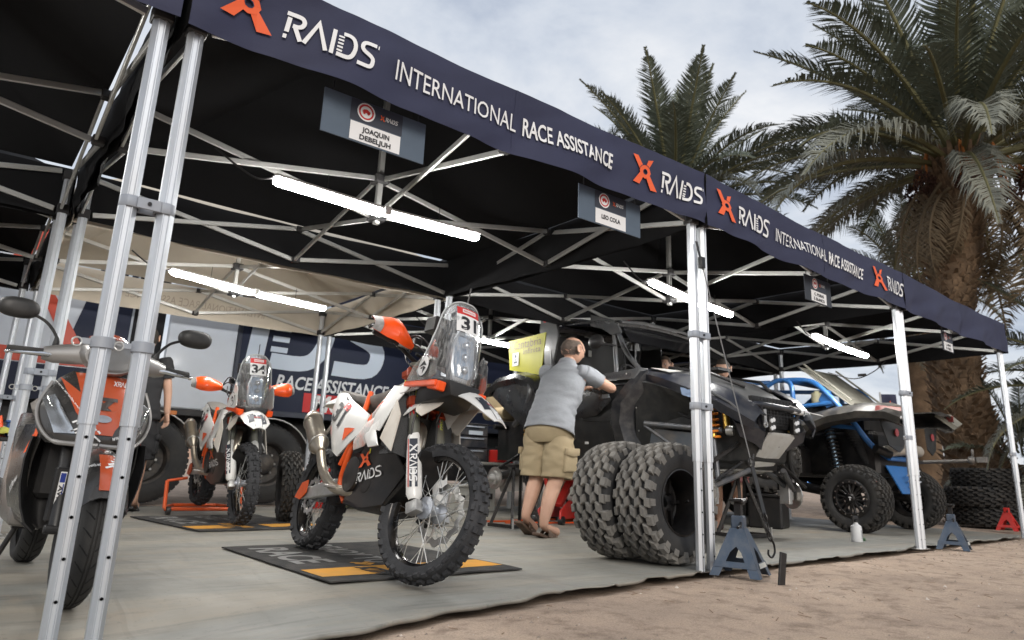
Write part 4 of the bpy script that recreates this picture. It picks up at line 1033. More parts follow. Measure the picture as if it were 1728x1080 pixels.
# z: half width, front x, side set-back
SHT = [(.895,.115,1.06,.05),(.86,.160,1.10,.08),(.80,.192,1.145,.11),(.72,.214,1.20,.15),(.66,.212,1.235,.17),(.615,.190,1.25,.16),(.59,.165,1.24,.13)]
def shield(y, z, off=0.):
    hw, xf, sb = lerp_tab(SHT, z); q = max(-1.2, min(1.2, y/hw))
    return V((xf - sb*abs(q)**2.0 + off, y*(1+off*.4), z))
b = MB(); b.grid(lambda u, v_: (lambda z: shield((u*2-1)*lerp_tab(SHT, z)[0], z))(.59+.305*v_), 24, 16)
fc = b.build('front_cover', GUN, scoot, solid=.006, smooth=60)
def patch(name, quad, m, off, par, n=8, solid=0., st=None):
    """quad of (y,z) corners laid on the shield surface"""
    a, c, d, e_ = [V(p) for p in quad]; b = MB()
    b.grid(lambda u, v_: shield(*((a*(1-u)+c*u)*(1-v_)+(e_*(1-u)+d*u)*v_), off), n, n)
    return b.build(name, m, par, solid=solid, smooth=60)
op = patch('orange_panel', ((-.045,.635),(.045,.635),(.108,.888),(-.108,.888)), RUST, .007, fc, 12, .004)
for sd in (-1,1): patch('orange_panel', ((sd*.046,.65),(sd*.095,.72),(sd*.158,.862),(sd*.085,.80)), RUST, .0065, fc, 8)
def sfn(off): return lambda y, z, o2=0: shield(y, z, off+o2)
b = MB(); f = sfn(.0125); rect(b, f, -.055,.775,.05,.79,6); b.add([f(-.07,.79),f(-.03,.79),f(.03,.735),f(-.005,.735)],[(0,1,2,3)]); b.add([f(.02,.79),f(.05,.79),f(.0,.735),f(-.03,.735)],[(0,1,2,3)]); b.build('shield_print', mat('print_umber',(.06,.045,.04),.5), op, smooth=0, weld=False)
b = MB(); disc(b, sfn(.0125), .0,.70,.022,0,16, 1.5,.7); b.build('badge', GREYP, op, smooth=0, weld=False)
b = MB(); f = sfn(.009)
put_text(b, 'www.xraids.net', .020, lambda x, y, o2=0: f(-.175+x*.62, .845-x*.80+y*.6), 0, 0, width=.15, bold=.01)
put_text(b, 'www.xraids.net', .020, lambda x, y, o2=0: f(.045+x*.9, .615+x*.32+y), 0, 0, width=.14, bold=.01)
for k in range(4): stroke(b, [(-.10+k*.014, .675-k*.004), (-.075+k*.014,.690-k*.005), (-.05+k*.016,.676-k*.012)], .007, f)
for k in range(4): stroke(b, [(-.10+k*.014, .64-k*.006), (-.075+k*.014,.656-k*.006), (-.045+k*.016,.645-k*.012)], .006, f)
raids(b, lambda x, y, o2=0: sfn(.0135)(x, y), .03, .845, .022, .08, word='XRAIDS')
b.build('wrap_lettering', PWHITE, fc, smooth=0, weld=False)
for sd in (-1,1):
    hq = ((sd*.062,.615),(sd*.115,.612),(sd*.198,.70),(sd*.205,.775)); hq = ((sd*.085,.632),(sd*.150,.630),(sd*.206,.765),(sd*.168,.785))
    hb = patch('side_lamp', hq, REFL, .008, fc, 8)
    b = MB(); a, c, d, e_ = [V(p) for p in hq]
    b.grid(lambda u, v_: shield(*((a*(1-u)+c*u)*(1-v_)+(e_*(1-u)+d*u)*v_), .012+.016*math.sin(math.pi*u)*math.sin(math.pi*v_)), 8, 8); b.build('lamp_glass', GLASS, hb, smooth=60)
    # silver lower lip and side wing down to the floor board
    b = MB(); b.tube(cr([shield(0,.592,.006), shield(sd*.08,.592,.006), shield(sd*.15,.60,.008), shield(sd*.20,.66,.006), shield(sd*.214,.74,.004), shield(sd*.18,.84,.004)],5), [.010]*10+[.007]*16, 8); b.build('silver_lip', SILV, scoot)
    wing = [(.66,.205,1.10,.0),(.60,.215,1.085,0),(.52,.222,1.06,0),(.42,.215,1.03,0),(.34,.195,1.01,0),(.27,.165,1.00,0),(.245,.13,1.0,0)]
    def wg(u, z, o2=0.):
        w_, x, _ = lerp_tab(wing, z); return V((x - u*.30, sd*(w_ - .03*(1-u)**2 + .01*u + o2), z))
    b = MB(); b.grid(lambda u, v_: wg(u, .245+.415*v_), 12, 16); wo = b.build('side_fairing', GUN, scoot, solid=.006, smooth=60)
    # black inner panel facing forward
    b = MB(); b.grid(lambda u, v_: (lambda z: V((1.0+.03-.10*math.sin(u*math.pi)+.07*u, sd*(.06+(lerp_tab(wing, z)[0]-.065)*u), z)))(.25+.36*v_), 8, 12); b.build('inner_panel', INNERP, scoot, solid=.006, smooth=60)
    b = MB(); wf = lambda x, z, o2=0: wg(x, z, .007)
    b.add([wf(.06,.60),wf(.22,.62),wf(.30,.54),wf(.16,.55)],[(0,1,2,3)]); b.add([wf(.10,.655),wf(.24,.655),wf(.16,.50),wf(.04,.50)],[(0,1,2,3)]); b.add([wf(.04,.54),wf(.14,.57),wf(.16,.53),wf(.04,.49)],[(0,1,2,3)]); b.build('wing_logo', PORANGE, wo, smooth=0, weld=False)
    b = MB(); put_text(b, 'www.xraids.net', .035, lambda x, y, o2=0: wg(.30+x*1.4, .43+y-.25*x, .007), 0, 0, width=.22, bold=.01); b.build('wing_lettering', PWHITE, wo, smooth=0, weld=False)
    b = MB(); b.loft([[V((x, sd*(y0), z0)), V((x, sd*y1, z0+.01)), V((x, sd*(y1+.0), z1)), V((x, sd*y0, z1))] for x, y0, y1, z0, z1 in ((.80,.05,.19,.23,.34),(.55,.05,.20,.24,.40),(.30,.05,.20,.30,.66),(.0,.05,.17,.42,.74),(-.28,.03,.08,.58,.74))]); b.build('body_side', mat('grey_body',(.16,.155,.15),.25,.4,dirt=.3,dcol=(.25,.21,.17),dscale=6,coat=.5), scoot, bevel=.025, bseg=3)
    # mirrors, grips, levers
    b = MB(); b.tube(cr([(.985,sd*.20,.985),(.985,sd*.205,1.03),(.97,sd*.25,1.085),(.955,sd*.31,1.115)],5), [.012,.013,.013,.012,.010]+[.0065]*11, 8); ms_ = b.build('mirror_stem', BLKP, scoot)
    b = MB(); rr = []
    for k, (xo, sc) in enumerate(((.030,.35),(.026,.72),(.012,.95),(-.006,1.0),(-.016,.96))):
        rr.append([V((.955+xo, sd*(.360+.078*sc*math.copysign(abs(math.cos(a))**.75, math.cos(a))), 1.130+.044*sc*math.copysign(abs(math.sin(a))**.85, math.sin(a)))) for a in [2*math.pi*i/28 for i in range(28)]])
    b.loft(rr); b.build('mirror', mat('mirror_shell',(.022,.022,.022),.42,dirt=.25,dcol=(.12,.11,.10)), ms_, smooth=50)
    b = MB(); b.tube([(1.0,sd*.215,.955),(.945,sd*.36,.955)], [.017,.0165], 14); b.build('grip', RUB, scoot)
    b = MB(); b.tube([(1.03,sd*.20,.945),(1.04,sd*.24,.945),(.99,sd*.355,.94)], [.010,.009,.005], 8); b.ell((.985,sd*.362,.94),(.02,.02,.02),8,6); b.build('lever', CHROME, scoot)
    b = MB(); b.loft([[V((x+.03*math.cos(a), sd*y, z+h*math.sin(a))) for a in [2*math.pi*i/10 for i in range(10)]] for y, x, z, h in ((.08,1.08,.97,.05),(.14,1.05,.96,.045),(.20,1.02,.953,.04),(.24,1.0,.952,.028))]); b.build('bar_cover', SILV, scoot, smooth=50)
# nacelle with headlight
b = MB(); rr = []
for x, hw, z0, z1 in ((.95,.10,.93,1.03),(1.02,.125,.90,1.055),(1.09,.122,.885,1.045),(1.125,.105,.893,1.025)):
    zc = (z0+z1)/2; h = (z1-z0)/2
    rr.append([V((x, hw*math.copysign(abs(math.cos(a))**.8, math.cos(a))*(1 - .18*(math.sin(a) < 0)*abs(math.sin(a))), zc+h*math.sin(a))) for a in [2*math.pi*i/24 for i in range(24)]])
b.loft(rr); nc = b.build('nacelle', SILV, scoot, smooth=60)
b = MB(); b.loft([[V((x, .09*k*math.copysign(abs(math.cos(a))**.8, math.cos(a)), .958+.056*k*math.sin(a))) for a in [2*math.pi*i/24 for i in range(24)]] for x, k in ((1.122,1.0),(1.10,.75),(1.09,.3))]); hl = b.build('headlight', REFL, nc)
b = MB(); b.loft([[V((x, .094*k*math.copysign(abs(math.cos(a))**.8, math.cos(a)), .958+.060*k*math.sin(a))) for a in [2*math.pi*i/24 for i in range(24)]] for x, k in ((1.124,1.0),(1.138,.8),(1.146,.4))]); b.build('lamp_glass', GLASS, hl, smooth=60)
b = MB(); b.ell((0,0,0),(.03,.03,.03),10,8,mx((1.11,0,.958))); b.build('bulb', CHROME, hl)
b = MB(); b.grid(lambda u, v_: V((1.118-.115*v_-.05*abs(u*2-1)**2, (u*2-1)*(.10-.02*v_), 1.028+.05*v_-.018*abs(u*2-1)**2)), 12, 6); vo = b.build('top_visor', RUST, nc, solid=.006, smooth=60)
b = MB(); put_text(b, 'HONDA'[:0]+'XRAIDS', .022, lambda x, y, o2=0: V((1.118-.115*(.25+y*8)-.05*abs(x/.09)**2+.002, x, 1.036+.05*(.25+y*8)-.018*abs(x/.09)**2)), 0, 0, width=.15, align='C', bold=.02); b.build('visor_lettering', PWHITE, vo, smooth=0, weld=False)
b = MB(); b.cyl((1.03,0,.80),(1.0,0,.93),.06,.045,16); b.box((.98,0,.62),(.08,.30,.50)); b.build('steering_cover', INNERP, scoot, bevel=.02)
# front wheel, fork and mudguard
wh = bpy.data.objects.new('wheel', None); COL.objects.link(wh); wh.parent = scoot; wh.location = (1.30,0,.275)
def street_tyre(par, r, w):
    b = MB(); pr = [(r-.075,-w*.34),(r-.05,-w*.48),(r-.025,-w*.46),(r-.010,-w*.33),(r-.002,-w*.17)]
    pr += [(r-.001,-w*.09),(r-.005,-w*.075),(r-.005,-w*.045),(r,-w*.03),(r,w*.03),(r-.005,w*.045),(r-.005,w*.075),(r-.001,w*.09)]
    pr += [(a, -c) for a, c in pr[4::-1]]
    b.lathe(pr, 64); o = b.build('tyre', RUB, par, smooth=50)
    b = MB()
    for i in range(28):
        for sd in (-1,1):
            a = 2*math.pi*(i+.25*(sd > 0))/28
            ps = [V((math.cos(a+q*.14)*(r-.0015-q*q*.020), sd*w*(.11+.30*q), math.sin(a+q*.14)*(r-.0015-q*q*.020))) for q in (0,.3,.6,.9)]
            b.tube(ps, .0028, 4)
    b.build('tread_groove', mat('groove',(.008,.008,.008),.9), o, smooth=0)['kind'] = 'stuff'
street_tyre(wh, .275, .105)
b = MB(); b.lathe([(.21,-.035),(.20,-.03),(.185,-.01),(.185,.01),(.20,.03),(.21,.035)],36)
for k in range(5):
    a = k*2*math.pi/5; b.bar((.04*math.cos(a),0,.04*math.sin(a)),(.19*math.cos(a),0,.19*math.sin(a)),.03,.022,up=(0,1,0))
b.lathe([(.015,-.05),(.045,-.04),(.045,.04),(.015,.05)],18); b.build('rim', BLKM, wh)
rw = bpy.data.objects.new('wheel', None); COL.objects.link(rw); rw.parent = scoot; rw.location = (0,0,.265)
street_tyre(rw, .265, .12)
b = MB(); b.lathe([(.20,-.04),(.18,-.02),(.02,-.03),(.02,.03),(.18,.02),(.20,.04)],30); b.build('rim', BLKM, rw)
b = MB(); rr = []
for k in range(11):
    a = R(26+k*9.6); rad = .315
    rr.append([V((1.30+rad*math.cos(a)*(1+.0), .085*q*(1-.25*abs(k-5)/5*(k > 5)), .275+rad*math.sin(a)-.055*abs(q)**2.2)) for q in (-1,-.8,-.5,-.2,.2,.5,.8,1)])
b.loft(rr, closed=False, caps=False); mg = b.build('mudguard', GUN, scoot, solid=.005, smooth=60)
mf = surf_fn([mg], (1.55,0,.57), (0,1,0), (-.55,0,.75), (-.75,0,-.55), .004)
b = MB(); b.grid(lambda u, v_: mf(-.022+u*.095, -.12+.18*v_), 8, 12); b.build('mudguard_panel', RUST, mg, smooth=60, weld=False)
b = MB()
for k in range(5): stroke(b, [(-.005+.01*k,-.02+.018*k),(.02+.008*k,-.008+.016*k),(.042-.004*k,-.016+.018*k)], .009, lambda x, y, o2=0: mf(x, y, .002))
put_text(b, 'www.xraids.net', .016, lambda x, y, o2=0: mf(x, y, .002), -.082, -.01, width=.062, bold=.01); b.build('mudguard_lettering', PWHITE, mg, smooth=0, weld=False)
for sd in (-1,1):
    b = MB(); b.tube([(1.10,sd*.085,.62),(1.24,sd*.085,.42),(1.29,sd*.085,.27)], [.020,.030,.024], 14); b.box((1.245,sd*.098,.40),(.05,.05,.20)); b.cyl((1.30,sd*.07,.275),(1.30,sd*.125,.275),.018,seg=12); fk = b.build('fork_leg', BLKP, scoot, bevel=.008)
    b = MB(); ffn = lambda x, z, o2=0: V((1.272-z*.0+x, sd*.02+sd*.09, z)) if 0 else V((1.274, sd*(.090+x)+0, z))
    rect(b, ffn, -.004,.31,.018,.485,1); st_ = b.build('fork_sticker', PWHITE, fk, smooth=0, weld=False)
    b = MB(); rect(b, lambda x,z,o2=0: ffn(x,z)+V((.0008,0,0)), -.002,.445,.016,.48,1); rect(b, lambda x,z,o2=0: ffn(x,z)+V((.0008,0,0)), -.002,.37,.002,.44,1); b.build('sticker_print', mat('print_blue',(.02,.04,.25),.5), fk, smooth=0, weld=False)
    b = MB(); put_text(b, 'SHOWA', .014, lambda x, y, o2=0: ffn(.014-y, .37+x)+V((.001,0,0)), -.055, 0, bold=.03, width=.12); b.build('sticker_lettering', NAVYTXT, fk, smooth=0, weld=False)
# floor, seat, tail, stand
b = MB(); b.box((.72,0,.27),(.42,.30,.06)); b.box((.55,0,.40),(.16,.22,.30)); b.box((.1,0,.40),(.6,.16,.22)); b.build('floor_board', INNERP, scoot, bevel=.02)
b = MB(); b.loft([[V((x, w_*math.cos(a), z+(.03*math.sin(a) if math.sin(a) > 0 else .07*math.sin(a)))) for a in [2*math.pi*i/16 for i in range(16)]] for x, z, w_ in ((.58,.70,.06),(.50,.73,.13),(.25,.75,.15),(.0,.79,.14),(-.22,.82,.10),(-.28,.82,.05))]); b.build('seat', SEAT, scoot, smooth=60)
b = MB(); b.tube([(.42,-.10,.24),(.38,-.17,.02),(.42,-.20,.012)], .012, 8); b.tube([(.42,.10,.24),(.38,.17,.02),(.42,.20,.012)], .012, 8); b.box((.42,0,.22),(.05,.26,.04)); b.build('center_stand', BLKM, scoot)
b = MB(); b.tube(cr([(.2,-.14,.30),(.0,-.17,.30),(-.2,-.18,.36)],5), [.03]+[.05]*9+[.045], 12); b.build('muffler', BLKM, scoot)
# ------------------------------------------------------------------ big tyres
MUDT = mat('mud_tyre_rubber', (.135,.130,.122), .9, dirt=.8, dcol=(.24,.225,.20), dscale=5, bump=.35, bscale=90)
MUDT2 = mat('mud_tyre_dark', (.022,.0215,.021), .8, dirt=.45, dcol=(.10,.085,.07), dscale=6, bump=.3, bscale=90)
def mud_tyre(par, r, w, rim, n=21, m=MUDT, seed=1, name='tyre'):
    rnd = random.Random(seed); b = MB(); h = .030*r/.36
    pr = [(rim-.004,-w*.40),(rim+.02,-w*.47),((rim+r)/2,-w*.52),(r-.06*r/.36,-w*.50),(r-h-.012,-w*.40),(r-h,-w*.22),(r-h+.002,0)]
    pr += [(a, -c) for a, c in pr[-2::-1]]
    b.cm = 1; b.lathe(pr, 64); b.cm = 0
    pitch = 2*math.pi/n
    def blk(a, yc, la, ly, skew, hh):
        # a: angle, yc: across, la: half angle, ly: half width
        out = []
        for lvl, k in ((-.014,1.10),(hh*.75,.98),(hh,.80)):
            for sx, sy in ((-1,-1),(1,-1),(1,1),(-1,1)):
                y = yc+sy*ly*k; aa = a+sx*la*k+skew*sy*la
                fall = .9*abs(y/w)**2.6*.14*r/.36; tl = 1.3*abs(y/w)**2*math.copysign(1,y)
                rr_ = r-h-fall+lvl*math.cos(tl*.9); y2 = y+lvl*math.sin(tl*.9)
                out.append(V((rr_*math.cos(aa), y2, rr_*math.sin(aa))))
        b.add(out, [(0,1,5,4),(1,2,6,5),(2,3,7,6),(3,0,4,7),(4,5,9,8),(5,6,10,9),(6,7,11,10),(7,4,8,11),(8,9,10,11)])
    for i in range(n):
        a = i*pitch
        j = lambda s_: rnd.uniform(-s_, s_)
        for sd in (-1,1):
            o_ = 0 if sd < 0 else pitch*.5
            blk(a+o_+j(.012), sd*w*.078, pitch*.275+j(.008), w*.060, .32*sd, h*1.0)
            blk(a+o_+pitch*.48+j(.012), sd*w*.205, pitch*.27+j(.008), w*.054, -.36*sd, h*1.0)
            blk(a+o_+pitch*.03+j(.01), sd*w*.325, pitch*.285, w*.054, .26*sd, h*1.02)
            if i%2: blk(a+o_+pitch*.52, sd*w*.435, pitch*.29, w*.064, .1*sd, h*.95)
            else: blk(a+o_+pitch*.52, sd*w*.42, pitch*.26, w*.048, .1*sd, h*.95)
            # shoulder lug down the side wall
            y0 = sd*w*.50; rr_ = r-.055*r/.36
            b.add([V((q*math.cos(a+o_+pitch*.5+s_*pitch*.22), yv, q*math.sin(a+o_+pitch*.5+s_*pitch*.22))) for q, yv in ((rr_-.03,y0*1.015),(rr_+.016,y0*.985),(rr_+.010,y0*1.045),(rr_-.02,y0*1.05)) for s_ in (-1,1)], [(0,1,7,6),(6,7,5,4),(4,5,3,2),(0,6,4,2),(1,3,5,7)])
    return b.build(name, [m, RUB], par, smooth=28)
def deep_rim(par, rim, w, style=0, m=None):
    m = m or BLKM
    b = MB(); b.lathe([(rim+.004,-w*.44),(rim-.004,-w*.45),(rim-.012,-w*.38),(rim-.03,-w*.2),(rim-.035,w*.2),(rim-.012,w*.38),(rim-.004,w*.45),(rim+.004,w*.44)], 40); o = b.build('rim', m, par, smooth=45)
    if style == 0:   # dish far inside
        b = MB(); y = w*.18; b.lathe([(rim-.033,y),(rim*.70,y+.01),(rim*.62,y-.015),(rim*.35,y-.03),(.03,y-.03)],36)
        for k in range(6):
            a = k*math.pi/3; b.bar((.05*math.cos(a),y-.04,.05*math.sin(a)),(rim*.8*math.cos(a),y-.005,rim*.8*math.sin(a)),.02,.035,up=(0,1,0))
        b.build('wheel_dish', m, o)
        b = MB(); b.tube([(rim-.04,-w*.1,.0),(rim-.055,-w*.22,.01)], .006, 8); b.build('valve', RUB, o)
    else:
        y = -w*.33
        b = MB(); b.lathe([(rim-.004,-w*.45),(rim-.012,-w*.475),(rim-.040,-w*.475),(rim-.046,-w*.43)],40); b.build('beadlock_ring', BLKM, o, smooth=45)
        for k in range(16):
            a = 2*math.pi*k/16; bb = MB(); bb.cyl(((rim-.025)*math.cos(a),-w*.47,(rim-.025)*math.sin(a)),((rim-.025)*math.cos(a),-w*.49,(rim-.025)*math.sin(a)),.0075,seg=8); bb.build('bolt', STEEL, o)
        for k in range(8):
            a = 2*math.pi*k/8
            for s_ in (-1,1):
                sp = MB(); a2 = a+s_*.17
                sp.loft([[V((q*math.cos(a2)-s_*t*math.sin(a2)*.0+ww*c_*-math.sin(a2), yy+d_, q*math.sin(a2)+ww*c_*math.cos(a2))) for c_, d_ in ((-1,0),(1,0),(1,.03),(-1,.03))] for q, yy, ww, t in ((.045,y-.035,.012,0),(rim*.6,y-.02,.010,0),(rim-.035,y-.028,.013,0))]); sp.build('wheel_spoke', m, o, bevel=.003)
        b = MB(); b.lathe([(.001,y-.05),(.035,y-.05),(.048,y-.04),(.052,y+.02),(rim*.5,y+.03)],24); hb = b.build('hub_cap', m, o)
        b = MB()
        cp = lambda x, z, o2=0: V((x, y-.0515, z))
        b.add([cp(-.02,.012),cp(0,.02),cp(.022,.006),cp(.004,.004)],[(0,1,2,3)]); b.add([cp(-.008,0),(cp(.01,-.004)),cp(-.002,-.026)],[(0,1,2)]); b.build('cap_mark', PWHITE, hb, smooth=0, weld=False)
    return o
def loose_tyre(label, M, r=.357, w=.285, rim=.19, m=MUDT, group='loose off road tyres', style=0, seed=1, cat='tyre'):
    t = thing('off_road_wheel', label, cat, M=M, group=group)
    mud_tyre(t, r, w, rim, m=m, seed=seed); deep_rim(t, rim, w, style); return t
def stand_M(x, y, r, axis_deg, lean=0.): return Matrix.Translation((x, y, r*math.cos(lean)-.004+ .285/2*math.sin(abs(lean)))) @ Matrix.Rotation(R(axis_deg),4,'Z') @ Matrix.Rotation(lean,4,'X')
w1 = loose_tyre('big dusty off road wheel beside the middle tent legs, its dark rim hole in view', stand_M(.055,.275,.357,1.5,R(-2.5)), w=.265)
w2 = loose_tyre('big dusty off road wheel standing directly behind another one, only its tread in view', stand_M(-.02,.575,.357,4,R(-4)), seed=2, w=.265)
# ------------------------------------------------------------------ black buggy on stands
BODY = mat('charcoal_body', (.014,.015,.017), .26, dirt=.25, dcol=(.08,.072,.062), dscale=7, coat=.4)
BODY2 = mat('matt_charcoal_body', (.014,.015,.016), .42, dirt=.35, dcol=(.075,.068,.06), dscale=9)
GREYB = mat('grey_body_trim', (.065,.068,.072), .3, .2, dirt=.3, dcol=(.15,.135,.12), dscale=8, coat=.4)
NAVYB = mat('navy_body', (.011,.013,.020), .32, dirt=.3, dcol=(.10,.095,.085), dscale=8, coat=.2)
GREYM = mat('grey_tube', (.10,.105,.115), .38, .6, dirt=.4, dcol=(.2,.17,.14), dscale=8)
SIGNY = mat('sign_yellow', (.47,.45,.025), .5, var=.05)
ORSPR = mat('orange_spring', (.75,.22,.01), .4, dirt=.3)
YLSPR = mat('yellow_spring', (.78,.42,.01), .4, dirt=.3)
GOLD = mat('gold_anodised', (.55,.36,.08), .3, .8)
TAN = mat('tan_casting', (.42,.33,.20), .5, .3, dirt=.5, dcol=(.2,.16,.11), dscale=7)
PLATE = mat('bare_plate', (.50,.50,.48), .5, .5, dirt=.5, dcol=(.30,.26,.21), dscale=6, bump=.1, bscale=40)
def coil(b, a, c, r, turns, wire): 
    a = V(a); c = V(c); d = (c-a); n = int(turns*10); u = d.orthogonal().normalized(); w = d.normalized().cross(u)
    b.tube([a+d*(i/n)+u*r*math.cos(i*2*math.pi/10)+w*r*math.sin(i*2*math.pi/10) for i in range(n+1)], wire, 6)
class Car:
    def __init__(s, root, o, par=None): s.t = root; s.o = V(o); s.Mi = Matrix.Translation(-s.o)
    def p(s, name, b, m, par=None, **k): return b.build(name, m, par or s.t, M=s.Mi, **k)
CX = 2.2
bug = thing('black_buggy', 'black off road buggy raised on stands, wheels removed, with a yellow side board', 'buggy', (CX,2.2,0))
C = Car(bug, (CX,2.2,0))
S_ = lambda sd, d, y, z: V((CX+sd*d, y, z))       # sd -1 = its right side, facing the bikes
# floor and tub
b = MB(); b.loft([[V((CX-h,y,z0)),V((CX+h,y,z0)),V((CX+h*.97,y,z1)),V((CX-h*.97,y,z1))] for y, h, z0, z1 in ((3.75,.45,.62,1.0),(3.2,.62,.55,1.05),(2.5,.66,.53,.95),(1.9,.66,.54,1.05),(1.45,.50,.58,1.1),(1.0,.30,.60,.95))]); C.p('tub', b, BODY2, bevel=.02)
b = MB(); b.loft([[V((CX-h,y,z)),V((CX+h,y,z)),V((CX+h,y,z+.02)),V((CX-h,y,z+.02))] for y, h, z in ((3.7,.4,.58),(2.5,.68,.515),(1.7,.6,.525),(1.05,.28,.585))]); C.p('belly_plate', b, PLATE)
for sd in (-1,1):
    b = MB(); dome(b, [S_(sd,.80,2.75,1.28),S_(sd,.83,2.35,1.31),S_(sd,.83,1.93,1.30),S_(sd,.82,1.86,1.02),S_(sd,.77,1.93,.60),S_(sd,.75,2.5,.575),S_(sd,.77,2.85,.72),S_(sd,.80,2.95,1.02)], (sd*.05,0,0), ring=(.95,.7,.35)); dr = C.p('door', b, BODY2, solid=.02, smooth=40)
    b = MB(); dome(b, [S_(sd,.86,2.42,1.27),S_(sd,.89,1.98,1.255),S_(sd,.90,1.92,1.17),S_(sd,.89,2.12,1.04),S_(sd,.86,2.5,1.02)], (sd*.02,0,0), ring=(.9,.5)); C.p('door_armrest', b, BODY, dr, solid=.012, smooth=40)
    b = MB(); rect(b, lambda x, z, o2=0: S_(sd,.925,1.93+x,1.19+z), 0,0,.09,.035,1); C.p('door_sticker', b, mat('pale_sticker',(.45,.50,.55),.4), dr, smooth=0, solid=.002)
    # mud splashed blade behind the front wheel
    b = MB(); rr = [[S_(sd,d+.0,y,z),S_(sd,d+.05,y-.05,z),S_(sd,d+.03,y-.14,z-.01),S_(sd,d-.12,y-.20,z-.02)] for d, y, z in ((.74,1.75,1.44),(.84,1.82,1.30),(.90,1.92,1.15),(.88,1.96,.98),(.85,1.92,.80),(.80,1.90,.66),(.76,1.88,.58))]
    b.loft(rr, closed=False, caps=False); C.p('mud_guard', b, mat('mud_splashed_plastic',(.015,.016,.019),.3,dirt=.28,dcol=(.14,.13,.12),dscale=14,coat=.3), solid=.015, smooth=50)
    # wheel arch skin between blade and hood
    b = MB(); rr = [[S_(sd,.62,1.82,1.45),S_(sd,.80,1.75,1.36),S_(sd,.80,1.72,1.05),S_(sd,.74,1.76,.72),S_(sd,.70,1.80,.58)],[S_(sd,.62,1.50,1.43),S_(sd,.80,1.48,1.29),S_(sd,.70,1.50,1.08),S_(sd,.64,1.60,.80),S_(sd,.62,1.66,.58)],[S_(sd,.62,1.20,1.33),S_(sd,.76,1.18,1.20),S_(sd,.60,1.26,1.10),S_(sd,.56,1.42,.86),S_(sd,.54,1.50,.60)]]
    b.loft(rr, closed=False, caps=False); C.p('wheel_arch', b, BODY2, solid=.012, smooth=50)
    b = MB(); b.loft([[S_(sd,.70,2.08,1.44),S_(sd,.88,2.05,1.43),S_(sd,.90,2.02,1.35),S_(sd,.72,2.0,1.34)],[S_(sd,.66,1.68,1.475),S_(sd,.80,1.66,1.465),S_(sd,.84,1.70,1.36),S_(sd,.66,1.7,1.36)]]); pa = C.p('side_intake', b, GREYB, bevel=.015, bseg=2)
    if sd < 0:
        b = MB(); put_text(b, 'MAVERICK X3', .030, lambda x, z, o2=0: S_(sd,.905-.18*x-.5*z*.0,2.03-x,1.385+z+.04*x), .03, -.012, width=.27, bold=.02); C.p('intake_lettering', b, mat('print_dim',(.035,.035,.04),.5), pa, smooth=0, weld=False)
    # front fender with navy skin
    b = MB(); rr = []
    for y, d0, d1, z0, z1 in ((1.72,.50,.76,1.47,1.43),(1.45,.52,.80,1.43,1.36),(1.15,.50,.79,1.35,1.25),(.92,.44,.70,1.24,1.13),(.78,.36,.58,1.13,1.03),(.72,.30,.48,1.04,.97)):
        rr.append([S_(sd,d0,y,z0),S_(sd,(d0+d1)/2,y,z0+.005),S_(sd,d1-.03,y,z1+.03),S_(sd,d1,y,z1),S_(sd,d1-.02,y+.02,z1-.07)])
    b.loft(rr, closed=False, caps=False); ff_ = C.p('front_fender', b, NAVYB, solid=.012, smooth=40)
    b = MB(); b.loft([[S_(sd,.55,.96,1.10),S_(sd,.56,.86,.96),S_(sd,.50,.86,.86)],[S_(sd,.36,.88,1.08),S_(sd,.34,.80,.93),S_(sd,.30,.84,.80)],[S_(sd,.24,.86,1.05),S_(sd,.22,.80,.90),S_(sd,.20,.86,.76)]], closed=False, caps=False); C.p('nose_side', b, NAVYB, solid=.012, smooth=40)
    b = MB(); b.add([S_(sd,.795,1.22,1.255),S_(sd,.770,1.08,1.225),S_(sd,.735,.97,1.165),S_(sd,.755,1.0,1.12),S_(sd,.80,1.2,1.19)],[(0,1,2,3,4)]); C.p('torn_sticker', b, mat('print_steel_blue',(.14,.19,.28),.35), ff_, smooth=0, solid=.002)
    b = MB(); b.tube([S_(sd,.72,.98,1.215),S_(sd,.62,.86,1.125),S_(sd,.56,.80,1.05)], .012, 6); C.p('fender_pale_line', b, GREYB, ff_)  # slim line along the fender, paler grey than the navy skin
    b = MB(); b.add([S_(sd,.70,1.62,1.468),S_(sd,.56,1.62,1.480),S_(sd,.56,1.38,1.436),S_(sd,.74,1.38,1.405)],[(0,1,2,3)]); C.p('fender_plate', b, PLATE, ff_, smooth=0, solid=.003)
    # cage
    b = MB()
    b.tube(cr([S_(sd,.60,1.80,1.44),S_(sd,.61,2.0,1.66),S_(sd,.61,2.14,1.90),S_(sd,.60,2.4,2.01),S_(sd,.60,3.05,2.06),S_(sd,.55,3.55,1.5),S_(sd,.52,3.8,1.05)],5), .024, 12)
    b.tube([S_(sd,.64,3.05,2.05),S_(sd,.68,3.0,1.3),S_(sd,.62,2.9,.62)], .024, 12); b.tube([S_(sd,.66,2.08,1.43),S_(sd,.615,2.16,1.88)], .022, 12); b.tube([S_(sd,.66,2.95,1.35),S_(sd,.62,1.95,1.36)], .022, 10)
    C.p('roll_cage', b, GREYM)
    b = MB(); b.tube([S_(sd,.62,1.93,1.60),S_(sd,.64,2.03,1.76)], .007, 6); b.tube([S_(sd,.60,2.02,1.44),S_(sd,.585,2.06,1.66)], .010, 6); C.p('camera_bracket', b, BLKM)
    b = MB(); b.prism([(2.46,2.10),(2.15,2.005),(2.05,1.90),(2.035,1.855),(2.17,1.85),(2.30,1.93),(2.46,1.98)], .03, frame((CX+sd*.64-.015,0,0),(0,1,0),(0,0,1))); C.p('roof_gusset', b, GREYB, bevel=.006)
